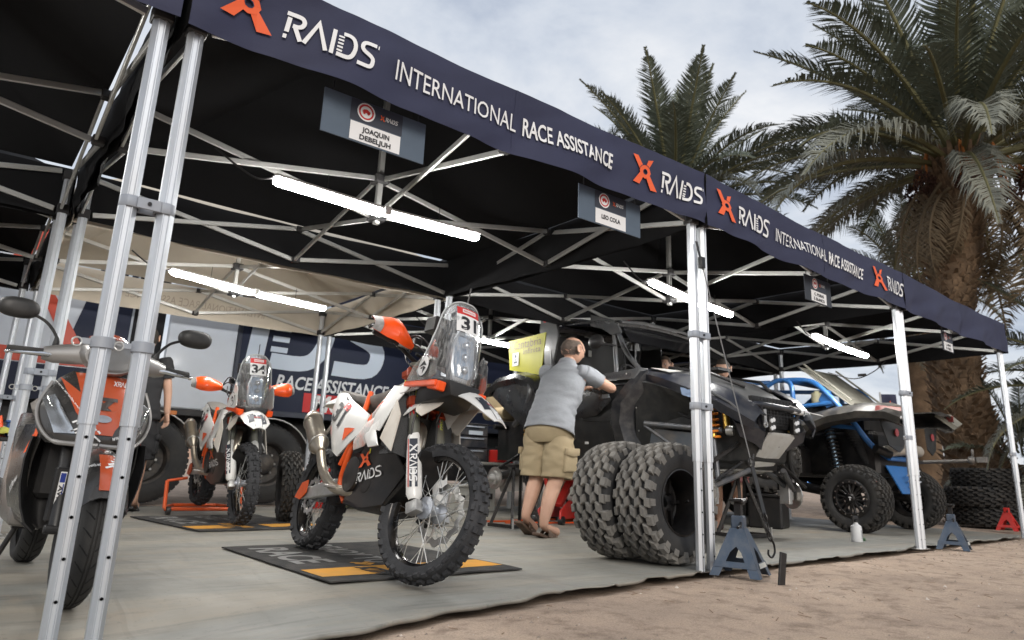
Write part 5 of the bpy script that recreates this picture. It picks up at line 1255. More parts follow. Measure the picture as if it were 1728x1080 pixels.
    b = MB(); b.prism([(3.22,2.22),(3.0,2.20),(2.92,1.95),(3.02,1.55),(3.14,1.55),(3.16,1.85),(3.24,2.02)], .03, frame((CX+sd*.66-.015,0,0),(0,1,0),(0,0,1))); fn_ = C.p('rear_pillar_panel', b, GREYB, bevel=.006)
    if sd < 0:
        b = MB(); disc(b, lambda x, z, o2=0: V((CX-.68, 3.14-x, 2.14+z)), 0,0,.035,.018,18); C.p('pillar_badge', b, PRED, fn_, smooth=0, weld=False)
    b = MB(); b.ell((0,0,0),(.08,.20,.14),14,8,mx(S_(sd,.93,2.10,1.735))); b.tube([S_(sd,.89,2.10,1.73),S_(sd,.64,2.12,1.74)], .010, 8); C.p('mirror', b, BLKP)
    # rear fender
    b = MB(); rr = []
    for y, z in ((4.02,1.34),(3.95,1.44),(3.76,1.535),(3.42,1.57),(3.14,1.49),(3.02,1.36),(2.98,1.15)):
        rr.append([S_(sd,.48,y,z+.02),S_(sd,.70,y,z+.01),S_(sd,.84,y,z-.02),S_(sd,.87,y,z-.07),S_(sd,.84,y+.01,z-.13)])
    b.loft(rr, closed=False, caps=False); C.p('rear_fender', b, BODY, solid=.012, smooth=40)
    b = MB(); b.loft([[S_(sd,.80,3.92,1.36),S_(sd,.83,3.55,1.14),S_(sd,.80,3.18,.90)],[S_(sd,.82,3.80,1.43),S_(sd,.86,3.42,1.30),S_(sd,.84,3.06,1.10)],[S_(sd,.80,3.5,1.50),S_(sd,.82,3.2,1.42),S_(sd,.82,2.98,1.26)]], closed=False, caps=False); C.p('rear_side_panel', b, BODY, solid=.014, smooth=40)
    b = MB(); b.add([S_(sd,.90,4.06,1.40),S_(sd,.60,4.02,1.46),S_(sd,.60,3.86,1.50),S_(sd,.88,3.88,1.46)],[(0,1,2,3)]); C.p('fender_flap', b, mat('silver_flap',(.42,.42,.42),.35,.3,dirt=.3), solid=.006)
    b = MB(); b.tube(cr([S_(sd,.72,3.56,1.0),S_(sd,.80,3.30,1.12),S_(sd,.84,3.16,1.30),S_(sd,.82,3.20,1.46)],5), .035, 10); C.p('fender_rib', b, GREYB)
    # rear suspension
    b = MB(); b.tube([S_(sd,.62,2.75,.66),S_(sd,.72,3.2,.55),S_(sd,.84,3.66,.44)], [.045,.05,.04], 12); b.tube([S_(sd,.25,3.6,.62),S_(sd,.82,3.72,.42)], .018, 8); b.tube([S_(sd,.25,3.65,.85),S_(sd,.82,3.72,.52)], .018, 8); C.p('trailing_arm', b, BLKM)
    b = MB(); b.add([S_(sd,.78,3.80,.52),S_(sd,.70,3.42,.50),S_(sd,.66,3.46,.30),S_(sd,.76,3.72,.28)],[(0,1,2,3)]); C.p('stone_guard', b, mat('pale_guard',(.26,.25,.24),.5,dirt=.5), solid=.012)
    b = MB(); b.cyl(S_(sd,.80,3.69,.425),S_(sd,.90,3.69,.425),.085,.075,18); b.cyl(S_(sd,.90,3.69,.425),S_(sd,.96,3.69,.425),.045,.03,14); C.p('rear_hub', b, mat('cast_alloy',(.50,.50,.49),.45,.75,dirt=.4,dscale=14))
    b = MB(); b.cyl(S_(sd,.86,3.69,.425),S_(sd,.872,3.69,.425),.12,seg=28); C.p('rear_brake_disc', b, STEEL)
    b = MB(); coil(b, S_(sd,.62,3.43,1.20), S_(sd,.70,3.31,.66), .058, 11, .011); C.p('rear_spring', b, YLSPR)
    b = MB(); b.cyl(S_(sd,.61,3.45,1.30),S_(sd,.72,3.28,.55),.035,seg=12); C.p('rear_shock', b, GREYM)
    # front suspension
    b = MB(); b.tube([S_(sd,.24,1.10,.60),S_(sd,.66,1.10,.42)], .024, 10); b.tube([S_(sd,.24,.92,.60),S_(sd,.66,1.08,.42)], .024, 10); b.tube([S_(sd,.66,1.10,.42),S_(sd,.76,1.10,.30)], [.04,.03], 10)
    b.add([S_(sd,.40,.99,.55),S_(sd,.40,1.09,.55),S_(sd,.70,1.10,.41),S_(sd,.70,1.08,.41)],[(0,1,2,3)]); C.p('lower_arm', b, GREYM)
    b = MB(); b.tube([S_(sd,.28,.98,.83),S_(sd,.70,1.06,.60)], .020, 10); b.tube([S_(sd,.28,1.25,.85),S_(sd,.70,1.12,.60)], .020, 10); b.tube([S_(sd,.20,.96,.70),S_(sd,.74,1.0,.46)], .012, 8); C.p('upper_arm', b, BLKM)
    b = MB(); b.box(S_(sd,.56,1.10,.40),(.05,.10,.19)); b.box(S_(sd,.60,1.10,.39),(.06,.075,.10)); b.box(S_(sd,.585,1.165,.40),(.04,.05,.05)); b.box(S_(sd,.57,1.10,.485),(.035,.06,.05)); b.tube([S_(sd,.56,1.10,.50),S_(sd,.64,1.09,.60)], .02, 8); C.p('knuckle', b, mat('cast_alloy',(.50,.50,.49),.45,.75,dirt=.4,dscale=14), bevel=.004)
    b = MB(); M_ = mx(S_(sd,.665,1.10,.385), R(90)-sd*R(14), 0, 0)
    b.lathe([(.028,-.006),(.125,-.006),(.125,.006),(.028,.006)], 32, M_, closed=True)
    for k in range(10):
        a = k*.628; [b.cyl(S_(sd,q_,1.10+.10*math.cos(a),.385+.10*math.sin(a)),S_(sd,q_+.003,1.10+.10*math.cos(a),.385+.10*math.sin(a)),.010,seg=8) for q_ in (.672,.655)]
    C.p('front_brake_disc', b, STEEL)
    b = MB(); b.cyl(S_(sd,.66,1.10,.385),S_(sd,.72,1.10,.385),.045,.035,14); b.box(S_(sd,.655,1.20,.44),(.05,.05,.12)); C.p('wheel_hub', b, BLKM)
    b = MB(); coil(b, S_(sd,.50,1.14,1.18), S_(sd,.53,1.09,.84), .055, 7, .011); C.p('front_spring', b, ORSPR)
    b = MB(); b.cyl(S_(sd,.49,1.16,1.26),S_(sd,.53,1.09,.84),.030,seg=12); b.cyl(S_(sd,.45,1.02,1.13),S_(sd,.46,1.0,.92),.03,seg=12); C.p('front_shock', b, GOLD)
    b = MB(); b.cyl(S_(sd,.53,1.09,.84),S_(sd,.57,1.03,.50),.024,seg=12); C.p('shock_rod', b, GREYM)
    b = MB(); b.tube([S_(sd,.80,1.62,.96),S_(sd,.50,1.02,.905)], .024, 12); b.tube([S_(sd,.80,1.62,.94),S_(sd,.70,1.30,.72)], .014, 8); C.p('side_bar', b, GREYM)
    b = MB(); b.lathe([(.018,-.03),(.040,-.03),(.045,0),(.040,.03),(.018,.03)],18,mx(S_(sd,.47,.965,.905),R(20)),closed=True); C.p('bar_end', b, STEEL)
    b = MB(); b.add([S_(sd,.72,1.75,.93),S_(sd,.60,1.22,.88),S_(sd,.58,1.22,.72),S_(sd,.68,1.75,.62)],[(0,1,2,3)]); C.p('side_plate', b, mat('blue_grey_plate',(.10,.115,.135),.42,.3,dirt=.5), solid=.01)
    b = MB(); b.add([S_(sd,.70,1.60,1.21),S_(sd,.56,1.22,1.19),S_(sd,.54,1.22,.92),S_(sd,.68,1.62,.94)],[(0,1,2,3)]); C.p('bulkhead_panel', b, BODY2, solid=.01)
    # seats
    b = MB(); b.loft([[V((CX+sd*.30+x_*w_, y, z)) for x_ in (-1,1)]+[V((CX+sd*.30+x_*w_, y+dy, z+dz)) for x_ in (1,-1)] for y, z, w_, dy, dz in ((2.30,.85,.20,.02,-.1),(2.75,.82,.22,.08,-.1),(2.88,1.1,.22,.12,-.02),(2.98,1.5,.18,.10,0),(3.02,1.68,.11,.08,0))]); C.p('seat', b, INNERP, bevel=.03)
# hood, roof, nose
b = MB(); b.loft([[V((CX+h*q, y, z-.05*abs(q)**2.5)) for q in (-1,-.6,-.2,.2,.6,1)] for y, h, z in ((1.98,.56,1.50),(1.80,.54,1.53),(1.50,.50,1.49),(1.20,.44,1.40),(.98,.36,1.29),(.86,.30,1.20))], closed=False, caps=False); hd = C.p('hood', b, GREYB, solid=.012, smooth=50)
b = MB(); b.box((CX+.15,1.55,1.535),(.22,.26,.03)); b.tube([(CX-.45,1.62,1.50),(CX-.38,1.2,1.42),(CX-.20,.98,1.30)], .016, 6); b.tube([(CX+.45,1.62,1.50),(CX+.38,1.2,1.42),(CX+.20,.98,1.30)], .016, 6); C.p('hood_trim', b, BLKP, hd, bevel=.004)
b = MB(); b.loft([[V((CX+h*q, y, z-.04*abs(q)**2)) for q in (-1,-.5,0,.5,1)] for y, h, z in ((2.08,.64,2.0),(2.2,.66,2.04),(2.6,.66,2.09),(3.1,.66,2.12),(3.25,.60,2.10))], closed=False, caps=False); rf = C.p('roof', b, BODY, solid=.03, smooth=40)
b = MB(); b.tube([V((CX-.62,2.07,1.975)),V((CX-.3,2.05,2.005)),V((CX+.3,2.05,2.005)),V((CX+.62,2.07,1.975))], .018, 8); C.p('roof_front_trim', b, GREYB, rf)
b = MB(); b.add([V((CX-.58,2.12,1.99)),V((CX+.58,2.12,1.99)),V((CX+.55,2.0,1.78)),V((CX-.55,2.0,1.78))],[(0,1,2,3)]); C.p('sun_visor', b, GLOSSBLK, rf, solid=.01)
b = MB(); rect(b, lambda x, z, o2=0: V((CX-.60+x, 2.10-.03, 2.0+z)), .10,-.012,.18,.008); C.p('roof_sticker', b, PRED, rf, smooth=0, solid=.002)
b = MB(); b.add([V((CX-.62,3.0,1.95)),V((CX+.62,3.0,1.95)),V((CX+.62,3.02,1.0)),V((CX-.62,3.02,1.0))],[(0,1,2,3)]); C.p('rear_bulkhead', b, INNERP, solid=.02)
b = MB(); b.add([V((CX+.64,2.62,1.98)),V((CX+.66,2.98,2.0)),V((CX+.68,2.95,1.35)),V((CX+.66,2.60,1.36))],[(0,1,2,3)]); C.p('window_net', b, mat('window_net',(.012,.012,.012),.9), solid=.006)
b = MB(); b.box((CX,1.98,1.36),(1.15,.18,.24)); b.tube([V((CX-.3+.16*math.cos(a), 2.22+.05*math.sin(a), 1.45+.15*math.sin(a))) for a in [i*math.pi/8 for i in range(16)]], .014, 8, closed=True); C.p('dashboard', b, INNERP, bevel=.03)
b = MB()
for k in range(9): b.bar((CX-.30,.80-.002*k,.98+k*.026),(CX+.30,.80-.002*k,.98+k*.026),.006,.006)
for k in range(13): b.bar((CX-.30+k*.05,.80,.97),(CX-.30+k*.05,.80,1.20),.006,.006)
b.box((CX,.86,1.08),(.62,.04,.26)); C.p('grille', b, BLKP)
b = MB(); b.loft([[V((CX+h*q, y, z)) for q in (-1,1)]+[V((CX+h*q, y, z2)) for q in (1,-1)] for y, h, z, z2 in ((1.4,.46,.66,1.25),(1.05,.36,.64,1.22),(.92,.30,.66,1.16),(.86,.26,.86,1.05))]); C.p('nose', b, BODY2, bevel=.02)
b = MB(); b.tube(cr([(CX-.42,.92,1.12),(CX-.34,.80,1.13),(CX-.1,.76,1.125),(CX+.25,.76,1.115),(CX+.42,.80,1.11)],5), .026, 12); b.tube([(CX-.30,.77,1.12),(CX-.26,.84,.88)], .018, 8); b.tube([(CX+.30,.77,1.12),(CX+.26,.84,.88)], .018, 8); bp_ = C.p('bumper', b, NAVYB)
b = MB(); b.tube([(CX+.16,.758,1.116),(CX+.33,.768,1.113)], .0275, 12); C.p('bumper_label', b, PWHITE, bp_)
b = MB(); b.tube([(CX+.1,.74,1.15),(CX+.45,.76,1.12),(CX+.62,.72,1.10)], .004, 6); C.p('winch_line', b, PWHITE, bp_)
for dx in (-.18,.20):
    b = MB(); b.box((CX+dx,.765,.975),(.085,.05,.14)); b.bar((CX+dx,.78,.94),(CX+dx,.84,.88),.02,.02); lo = C.p('light_pod', b, BLKM, bevel=.01)
    for dz in (-.031,.031):
        for q in (-.016,.016):
            b = MB(); b.cyl((CX+dx+q,.744,.975+dz+q*.3),(CX+dx+q,.735,.975+dz+q*.3),.021,.017,14); C.p('pod_lens', b, mat('pod_lens',(.72,.74,.76),.12,coat=.6,dirt=.2), lo)
b = MB(); b.add([V((CX-.20,.975,.615)),V((CX-.19,.80,.88)),V((CX+.22,.79,.88)),V((CX+.14,.96,.64))],[(0,1,2,3)]); b.add([V((CX-.19,.80,.88)),V((CX-.17,.80,.91)),V((CX+.20,.79,.91)),V((CX+.22,.79,.88))],[(0,1,2,3)]); sk = C.p('front_skid_plate', b, PLATE, solid=.008)
b = MB(); b.add([V((CX-.07,.862,.775)),V((CX-.03,.855,.79)),V((CX-.02,.875,.755)),V((CX-.06,.880,.745))],[(0,1,2,3)]); C.p('plate_sticker', b, PORANGE, sk, solid=.003)
for q in ((-.09,.85,.80),(.06,.845,.80)):
    b = MB(); b.ell(q,(.03,.015,.02),8,6,Matrix.Translation((CX,0,0))); C.p('plate_bolt', b, BLKM, sk)
b = MB(); b.box((CX-.28,.75,1.03),(.035,.012,.12)); b.tube([V((CX-.28,.745,.965))+V((.022*math.cos(a),0,.022*math.sin(a))) for a in [i*math.pi/6 for i in range(12)]], .008, 6, closed=True); C.p('tow_hook', b, STEEL)
b = MB(); b.tube(cr([(CX+.32,.90,.80),(CX+.42,.96,.66),(CX+.58,1.02,.54),(CX+.64,1.08,.46)],5), .022, 8); C.p('axle_boot', b, RUB)
# board with print, drive unit
b = MB(); b.add([V((1.53,3.78,1.97)),V((1.53,3.12,1.995)),V((1.53,3.19,1.53)),V((1.53,3.74,1.63))],[(0,1,2,3)]); sg = C.p('side_board', b, SIGNY, solid=.012)
bf = lambda x, z, o2=0: V((1.508, 3.70-x, 1.865+z+.03*x*.9))
b = MB(); put_text(b, 'Cantabria', .095, bf, .02, -.01, width=.50); put_text(b, 'infinita', .065, bf, .21, -.085, width=.30); C.p('board_lettering', b, mat('print_brown',(.20,.13,.03),.5), sg, smooth=0, weld=False)
b = MB(); rect(b, bf, .02,-.20,.13,-.05); C.p('board_emblem', b, PWHITE, sg, smooth=0, weld=False)
b = MB(); disc(b, lambda x, z, o2=0: bf(x, z)-V((.002,0,0)), .075,-.09,.018,0,12); rect(b, lambda x, z, o2=0: bf(x, z)-V((.002,0,0)), .045,-.17,.105,-.15); b.add([bf(.06,-.145)-V((.002,0,0)),bf(.10,-.13)-V((.002,0,0)),bf(.08,-.12)-V((.002,0,0))],[(0,1,2)]); C.p('emblem_mark', b, mat('print_slate',(.12,.14,.16),.5), sg, smooth=0, weld=False)
b = MB(); b.box((CX-.2,4.28,1.30),(.50,.42,.20)); b.cyl((CX-.45,4.45,1.17),(CX-.45,4.05,1.17),.075,seg=16); b.box((CX-.2,4.25,1.16),(.55,.38,.12)); b.cyl((CX-.35,4.2,1.40),(CX-.35,4.2,1.46),.04,seg=12); C.p('drive_unit', b, TAN, bevel=.025, bseg=2)
b = MB(); b.box((CX,4.0,.85),(.8,.55,.45)); b.tube([(CX-.6,4.1,1.0),(CX+.6,4.1,1.0)], .03, 10); b.tube([(CX-.95,4.2,1.02),(CX+.2,4.2,1.02)], .008, 6); b.box((CX,3.5,1.15),(.9,.6,.45)); C.p('rear_frame', b, BLKM, bevel=.03)
# black service stands under the buggy
def frame_stand(label, x, y, rz):
    t = thing('service_stand', label, 'car stand', (x,y,0), rz, 'black frame stands under the black buggy')
    b = MB()
    for s_ in (-1,1):
        b.bar((s_*.20,-.13,.03),(s_*.05,0,.54),.028,.028); b.bar((s_*.20,.13,.03),(s_*.05,0,.54),.028,.028); b.bar((s_*.20,-.15,.03),(s_*.20,.15,.03),.03,.03)
    b.bar((-.22,-.13,.03),(.22,-.13,.03),.03,.03); b.box((0,0,.55),(.2,.12,.03)); b.build('stand_frame', BLKM, t, bevel=.002)
    for s_ in (-1,1):
        p = MB(); p.cyl((s_*.21,-.15,.0),(s_*.21,-.15,.10),.010,seg=8); p.cyl((s_*.21,-.15,0),(s_*.21,-.15,.006),.025,seg=12); p.build('screw_foot', STEEL, t)
    h = MB()
    for s_ in (-1,1):
        for k in range(9): q = .1+k*.09; h.cyl((s_*(.20-.15*q)-.0,-.13+.13*q-.0155,.03+.51*q),(s_*(.20-.15*q),-.13+.13*q-.017,.03+.51*q),.006,seg=6)
    h.build('pin_hole', mat('pale_hole',(.25,.24,.22),.7), t)
frame_stand('black frame stand beside the sandals of the man at the buggy', .78, 2.62, R(10))
frame_stand('black frame stand under the nose of the black buggy', 2.36, 1.30, R(0))
frame_stand('black frame stand under the tail of the black buggy', 2.0, 3.5, R(0))

# ------------------------------------------------------------------ blue buggy, tail towards us
BLUE = mat('blue_frame_paint', (.035,.16,.44), .34, .1, dirt=.25, dcol=(.12,.15,.2), dscale=9, coat=.35)
KHAKI = mat('khaki_plastic', (.25,.242,.205), .5, dirt=.5, dcol=(.17,.15,.12), dscale=5)
BX = 5.15
blu = thing('blue_buggy', 'dusty buggy with a bright blue tube frame, khaki rear cover and wheels on', 'buggy', (BX,1.9,0))
Bc = Car(blu, (BX,1.9,0))
for k, (x, y, z, ax_) in enumerate(((4.40,1.25,.357,0),(5.95,1.33,.357,180),(4.40,3.65,.357,0),(5.95,3.65,.357,180))):
    e_ = bpy.data.objects.new('wheel', None); COL.objects.link(e_); e_.parent = blu
    e_.matrix_local = Matrix.Translation(V((x,y,z))-V((BX,1.9,0))) @ Matrix.Rotation(R(-90+ax_),4,'Z')
    mud_tyre(e_, .360, .27, .20, n=26, m=MUDT2, seed=5+k); deep_rim(e_, .20, .27, 1, GLOSSBLK if 0 else BLKM)
T_ = lambda sd, d, y, z: V((BX+sd*d, y, z))
for sd in (-1,1):
    b = MB()
    b.tube(cr([T_(sd,.62,2.75,1.36),T_(sd,.60,2.30,1.68),T_(sd,.57,2.12,1.72),T_(sd,.55,1.80,1.69),T_(sd,.54,1.62,1.55),T_(sd,.50,1.36,1.22),T_(sd,.42,1.20,.95),T_(sd,.34,1.05,.80)],5), .030, 12)
    b.tube(cr([T_(sd,.60,2.10,1.72),T_(sd,.60,2.02,1.66),T_(sd,.60,2.0,1.45),T_(sd,.58,2.02,.95)],5), .030, 12); b.tube([T_(sd,.60,2.02,1.38),T_(sd,.53,1.55,1.42)], .026, 12); b.tube([T_(sd,.58,2.0,1.2),T_(sd,.46,1.32,1.13)], .024, 10); b.tube([T_(sd,.66,1.86,.50),T_(sd,.60,1.70,.40)], .022, 10)
    b.tube(cr([T_(sd,.60,2.3,1.70),T_(sd,.62,3.2,1.72),T_(sd,.62,3.5,1.4)],5), .028, 10)
    Bc.p('frame_tube', b, BLUE)
    b = MB(); b.prism([(1.66,1.56),(1.50,1.40),(1.62,1.36),(1.72,1.46)], .02, frame((BX+sd*.53,0,0),(0,1,0),(0,0,1))); Bc.p('gusset', b, BLUE, bevel=.004)
    # rear fender with tail lamp
    b = MB(); rr = []
    for y, d0, d1, z0, z1 in ((2.10,.55,.90,1.12,1.02),(1.80,.55,.94,1.24,1.12),(1.42,.50,.94,1.33,1.25),(1.10,.46,.90,1.365,1.30),(.84,.42,.84,1.36,1.29),(.72,.40,.74,1.31,1.23)):
        rr.append([T_(sd,d0,y,z0),T_(sd,(d0+d1)/2,y,z0+.02),T_(sd,d1-.05,y,z1+.02),T_(sd,d1,y,z1-.02),T_(sd,d1-.04,y+.03,z1-.09),T_(sd,d1-.22,y+.05,z1-.11)])
    b.loft(rr, closed=False, caps=False); rf_ = Bc.p('rear_fender', b, mat('dusty_black_plastic',(.028,.027,.026),.4,dirt=.6,dcol=(.16,.145,.125),dscale=6), solid=.014, smooth=45)
    b = MB(); b.loft([[T_(sd,.845,.92,1.335),T_(sd,.86,.93,1.27),T_(sd,.62,.78,1.25),T_(sd,.60,.76,1.325)],[T_(sd,.80,.86,1.335),T_(sd,.82,.86,1.275),T_(sd,.62,.70,1.255),T_(sd,.60,.69,1.32)]]); Bc.p('tail_lamp', b, mat('tail_lamp_red',(.22,.03,.03),.25,coat=.5,dirt=.3), rf_, bevel=.006)
    b = MB(); b.ell((0,0,0),(.09,.03,.04),12,8,mx(T_(sd,.70,.735,1.215))); Bc.p('plate_lamp', b, mat('pod_lens',(.72,.74,.76),.12,coat=.6,dirt=.2), rf_)
    b = MB(); b.add([T_(sd,.72,.95,1.19),T_(sd,.28,.90,1.16),T_(sd,.30,.90,.92),T_(sd,.42,.90,.86),T_(sd,.60,.93,.93)],[(0,1,2,3,4)]); mf_ = Bc.p('rear_flap', b, BODY2, solid=.012)
    b = MB(); disc(b, lambda x, z, o2=0: T_(sd,.46+x,.885,1.07+z), 0,0,.042,0,18); Bc.p('reflector', b, mat('reflector_red',(.30,.03,.035),.3,coat=.4), mf_, solid=.006)
    b = MB(); b.tube([T_(sd,.62,2.7,.55),T_(sd,.68,1.9,.46),T_(sd,.66,1.28,.36)], [.05,.055,.045], 12); b.tube([T_(sd,.20,1.2,.55),T_(sd,.62,1.25,.30)], .02, 8); b.tube([T_(sd,.20,1.2,.75),T_(sd,.62,1.25,.45)], .02, 8); Bc.p('trailing_arm', b, BLKM)
    b = MB(); b.cyl(T_(sd,.52,1.62,1.14),T_(sd,.60,1.50,.60),.030,seg=12); 
    b.cyl(T_(sd,.53,1.61,1.10),T_(sd,.545,1.585,1.0),.055,seg=14); Bc.p('rear_shock', b, mat('shock_steel_blue',(.16,.24,.32),.3,.7,dirt=.3))
    b = MB(); coil(b, T_(sd,.525,1.615,1.12), T_(sd,.595,1.51,.66), .060, 11, .010); Bc.p('rear_spring', b, BLKM)
    b = MB(); b.loft([[T_(sd,.62,3.9,.60),T_(sd,.66,3.9,1.15)],[T_(sd,.70,2.6,.55),T_(sd,.74,2.6,1.28)],[T_(sd,.68,2.1,.55),T_(sd,.70,2.1,1.1)]], closed=False, caps=False); Bc.p('side_panel', b, BODY2, solid=.02)
for q in range(5):
    pass
b = MB(); b.tube([T_(-1,.57,2.12,1.72),T_(1,.57,2.12,1.72)], .030, 12); b.tube([T_(-1,.54,1.62,1.55),T_(1,.54,1.62,1.55)], .028, 12); b.tube([T_(-1,.34,1.05,.80),T_(1,.34,1.05,.80)], .026, 12); b.tube([T_(-1,.62,3.3,1.7),T_(1,.62,3.3,1.7)], .026, 12); Bc.p('cross_tube', b, BLUE)
b = MB(); b.loft([[V((BX+h*q, y, z)) for q in (-1,1)]+[V((BX+h*q, y-.07, z-.07)) for q in (1,-1)] for y, h, z in ((2.02,.44,1.90),(1.98,.46,1.89),(1.40,.46,1.42),(1.30,.46,1.33))]); cv = Bc.p('rear_cover', b, KHAKI, bevel=.014, bseg=2)
for dx in (-.40,.40): b = MB(); b.bar((BX+dx,1.95,1.93),(BX+dx,1.38,1.45),.03,.02); Bc.p('cover_rail', b, KHAKI, cv, bevel=.004)
b = MB(); b.box((BX,1.31,1.33),(.62,.10,.08)); Bc.p('cover_foot', b, KHAKI, cv, bevel=.004)
b = MB(); b.cyl((4.74,1.80,1.42),(4.74,1.80,1.56),.062,seg=20); b.cyl((4.74,1.80,1.56),(4.74,1.80,1.585),.03,seg=14); b.cyl((4.74,1.80,1.405),(4.74,1.80,1.42),.05,seg=20); Bc.p('fluid_tank', b, mat('yellowed_plastic',(.50,.47,.30),.4,dirt=.35), bevel=.006)
b = MB(); b.box((BX,1.65,1.25),(.7,.8,.35)); b.box((BX,1.6,.85),(.75,.9,.5)); b.box((BX,2.6,.75),(1.25,1.3,.35)); b.box((BX,3.8,.85),(.9,.9,.5)); Bc.p('engine_bay', b, BLKM, bevel=.04)
b = MB(); b.tube(cr([(4.72,1.45,1.15),(4.78,1.38,1.0),(4.80,1.32,.82),(4.86,1.25,.66)],6), .055, 14)
for k in range(16):
    q = k/16; p = V((4.72+.08*q+.06*q*q, 1.45-.20*q, 1.15-.5*q)); b.tube([p+V((0,-.0,-.006)),p+V((0,0,.006))], .060, 14)
Bc.p('intake_hose', b, RUB)
b = MB(); b.add([V((4.88,1.13,.72)),V((5.42,1.13,.72)),V((5.36,1.0,.42)),V((4.94,1.0,.42))],[(0,1,2,3)]); rp_ = Bc.p('rear_skid_plate', b, BLUE, solid=.012)
b = MB(); 
for k in range(3): b.tube([(5.10+.02*k,1.0-.0,.62-k*.06),(5.32,.95,.68-k*.06)], .010, 8)
Bc.p('plate_strut', b, ALU, rp_)
b = MB(); b.tube(cr([(4.70,1.08,.86),(4.95,.98,.90),(5.2,.97,.90),(5.5,1.0,.90)],5), [.03]+[.065]*14+[.05], 14); Bc.p('muffler', b, mat('heat_wrap',(.33,.30,.26),.8,dirt=.6,dcol=(.08,.08,.08),dscale=14))
b = MB(); b.tube([(4.62,1.10,.90),(4.78,1.02,.84)], .05, 12); Bc.p('shock_body', b, BLKM)
b = MB(); b.tube([(5.28,.95,.775),(5.30,.42,.80)], .022, 10); b.ell((5.30,.40,.805),(.09,.09,.09),12,8); b.tube([(5.30,.39,.83),(5.29,.38,.92)], .014, 8); b.box((5.30,.30,.81),(.055,.10,.06)); Bc.p('tow_bar', b, mat('tow_bar_steel',(.12,.115,.11),.5,.6,dirt=.4), bevel=.004)
b = MB(); b.add([V((5.72,.85,1.36)),V((5.98,.80,1.36)),V((6.02,.70,1.25)),V((5.80,.68,1.20))],[(0,1,2,3)]); Bc.p('far_fender_tip', b, KHAKI, solid=.05)
b = MB(); b.tube(cr([(4.95,1.75,1.83),(5.1,1.5,1.75),(5.3,1.35,1.85),(5.4,1.25,1.98)],5), .006, 6); b.box((5.18,1.44,1.80),(.03,.09,.03)); Bc.p('lead', b, BLKP)
# rivets and seams that show on the near flank and nose of the black buggy
RIV = MB(); RIV.ell((0,0,0),(.008,.016,.016),8,5); rv = RIV.build('bolt', STEEL, None); rvm = rv.data; bpy.data.objects.remove(rv)
for y, z, d in ((2.68,1.24,.835),(2.45,1.27,.86),(2.84,.80,.80),(2.5,.63,.785),(2.1,.63,.785),(1.95,.75,.82),(1.62,1.18,.735),(1.3,1.17,.60),(1.3,.95,.58),(1.55,.97,.70),(1.72,.90,.76),(1.70,1.10,.815),(1.68,1.28,.815),(3.5,1.36,.86),(3.3,1.22,.86),(3.1,1.02,.845),(1.74,1.40,.90),(1.98,1.385,.925)):
    o = bpy.data.objects.new('bolt', rvm); COL.objects.link(o); o.parent = bug; o.location = S_(-1,d,y,z)-C.o
b = MB(); b.tube([S_(-1,.866,2.62,1.20),S_(-1,.87,2.55,.95),S_(-1,.82,2.48,.66)], .006, 6); b.tube([S_(-1,.865,2.62,1.20),S_(-1,.885,2.3,1.0),S_(-1,.87,2.0,.98)], .005, 6); C.p('panel_seam', b, INNERP)
b = MB(); b.tube(cr([(1.55,1.5,1.12),(1.6,1.3,1.02),(1.7,1.15,.98),(1.78,1.0,.86)],5), .012, 8); b.tube(cr([(1.60,1.45,1.22),(1.72,1.2,1.12),(1.85,1.02,1.02)],5), .008, 8); C.p('brake_hose', b, RUB)
b = MB(); rect(b, lambda x, z, o2=0: S_(-1,.868,2.30-x,.78+z), 0,0,.05,.022); C.p('flank_sticker', b, PWHITE, smooth=0, solid=.002)
b = MB(); rect(b, lambda x, z, o2=0: V((CX-.44+x, 2.985, 1.78+z)), 0,0,.05,.07); rect(b, lambda x, z, o2=0: V((CX-.30+x, 2.985, 1.78+z)), 0,0,.05,.07); rect(b, lambda x, z, o2=0: V((CX-.16+x, 2.985, 1.78+z)), 0,0,.05,.07); C.p('cab_label', b, mat('pale_label',(.55,.56,.52),.5,dirt=.4), smooth=0, weld=False)
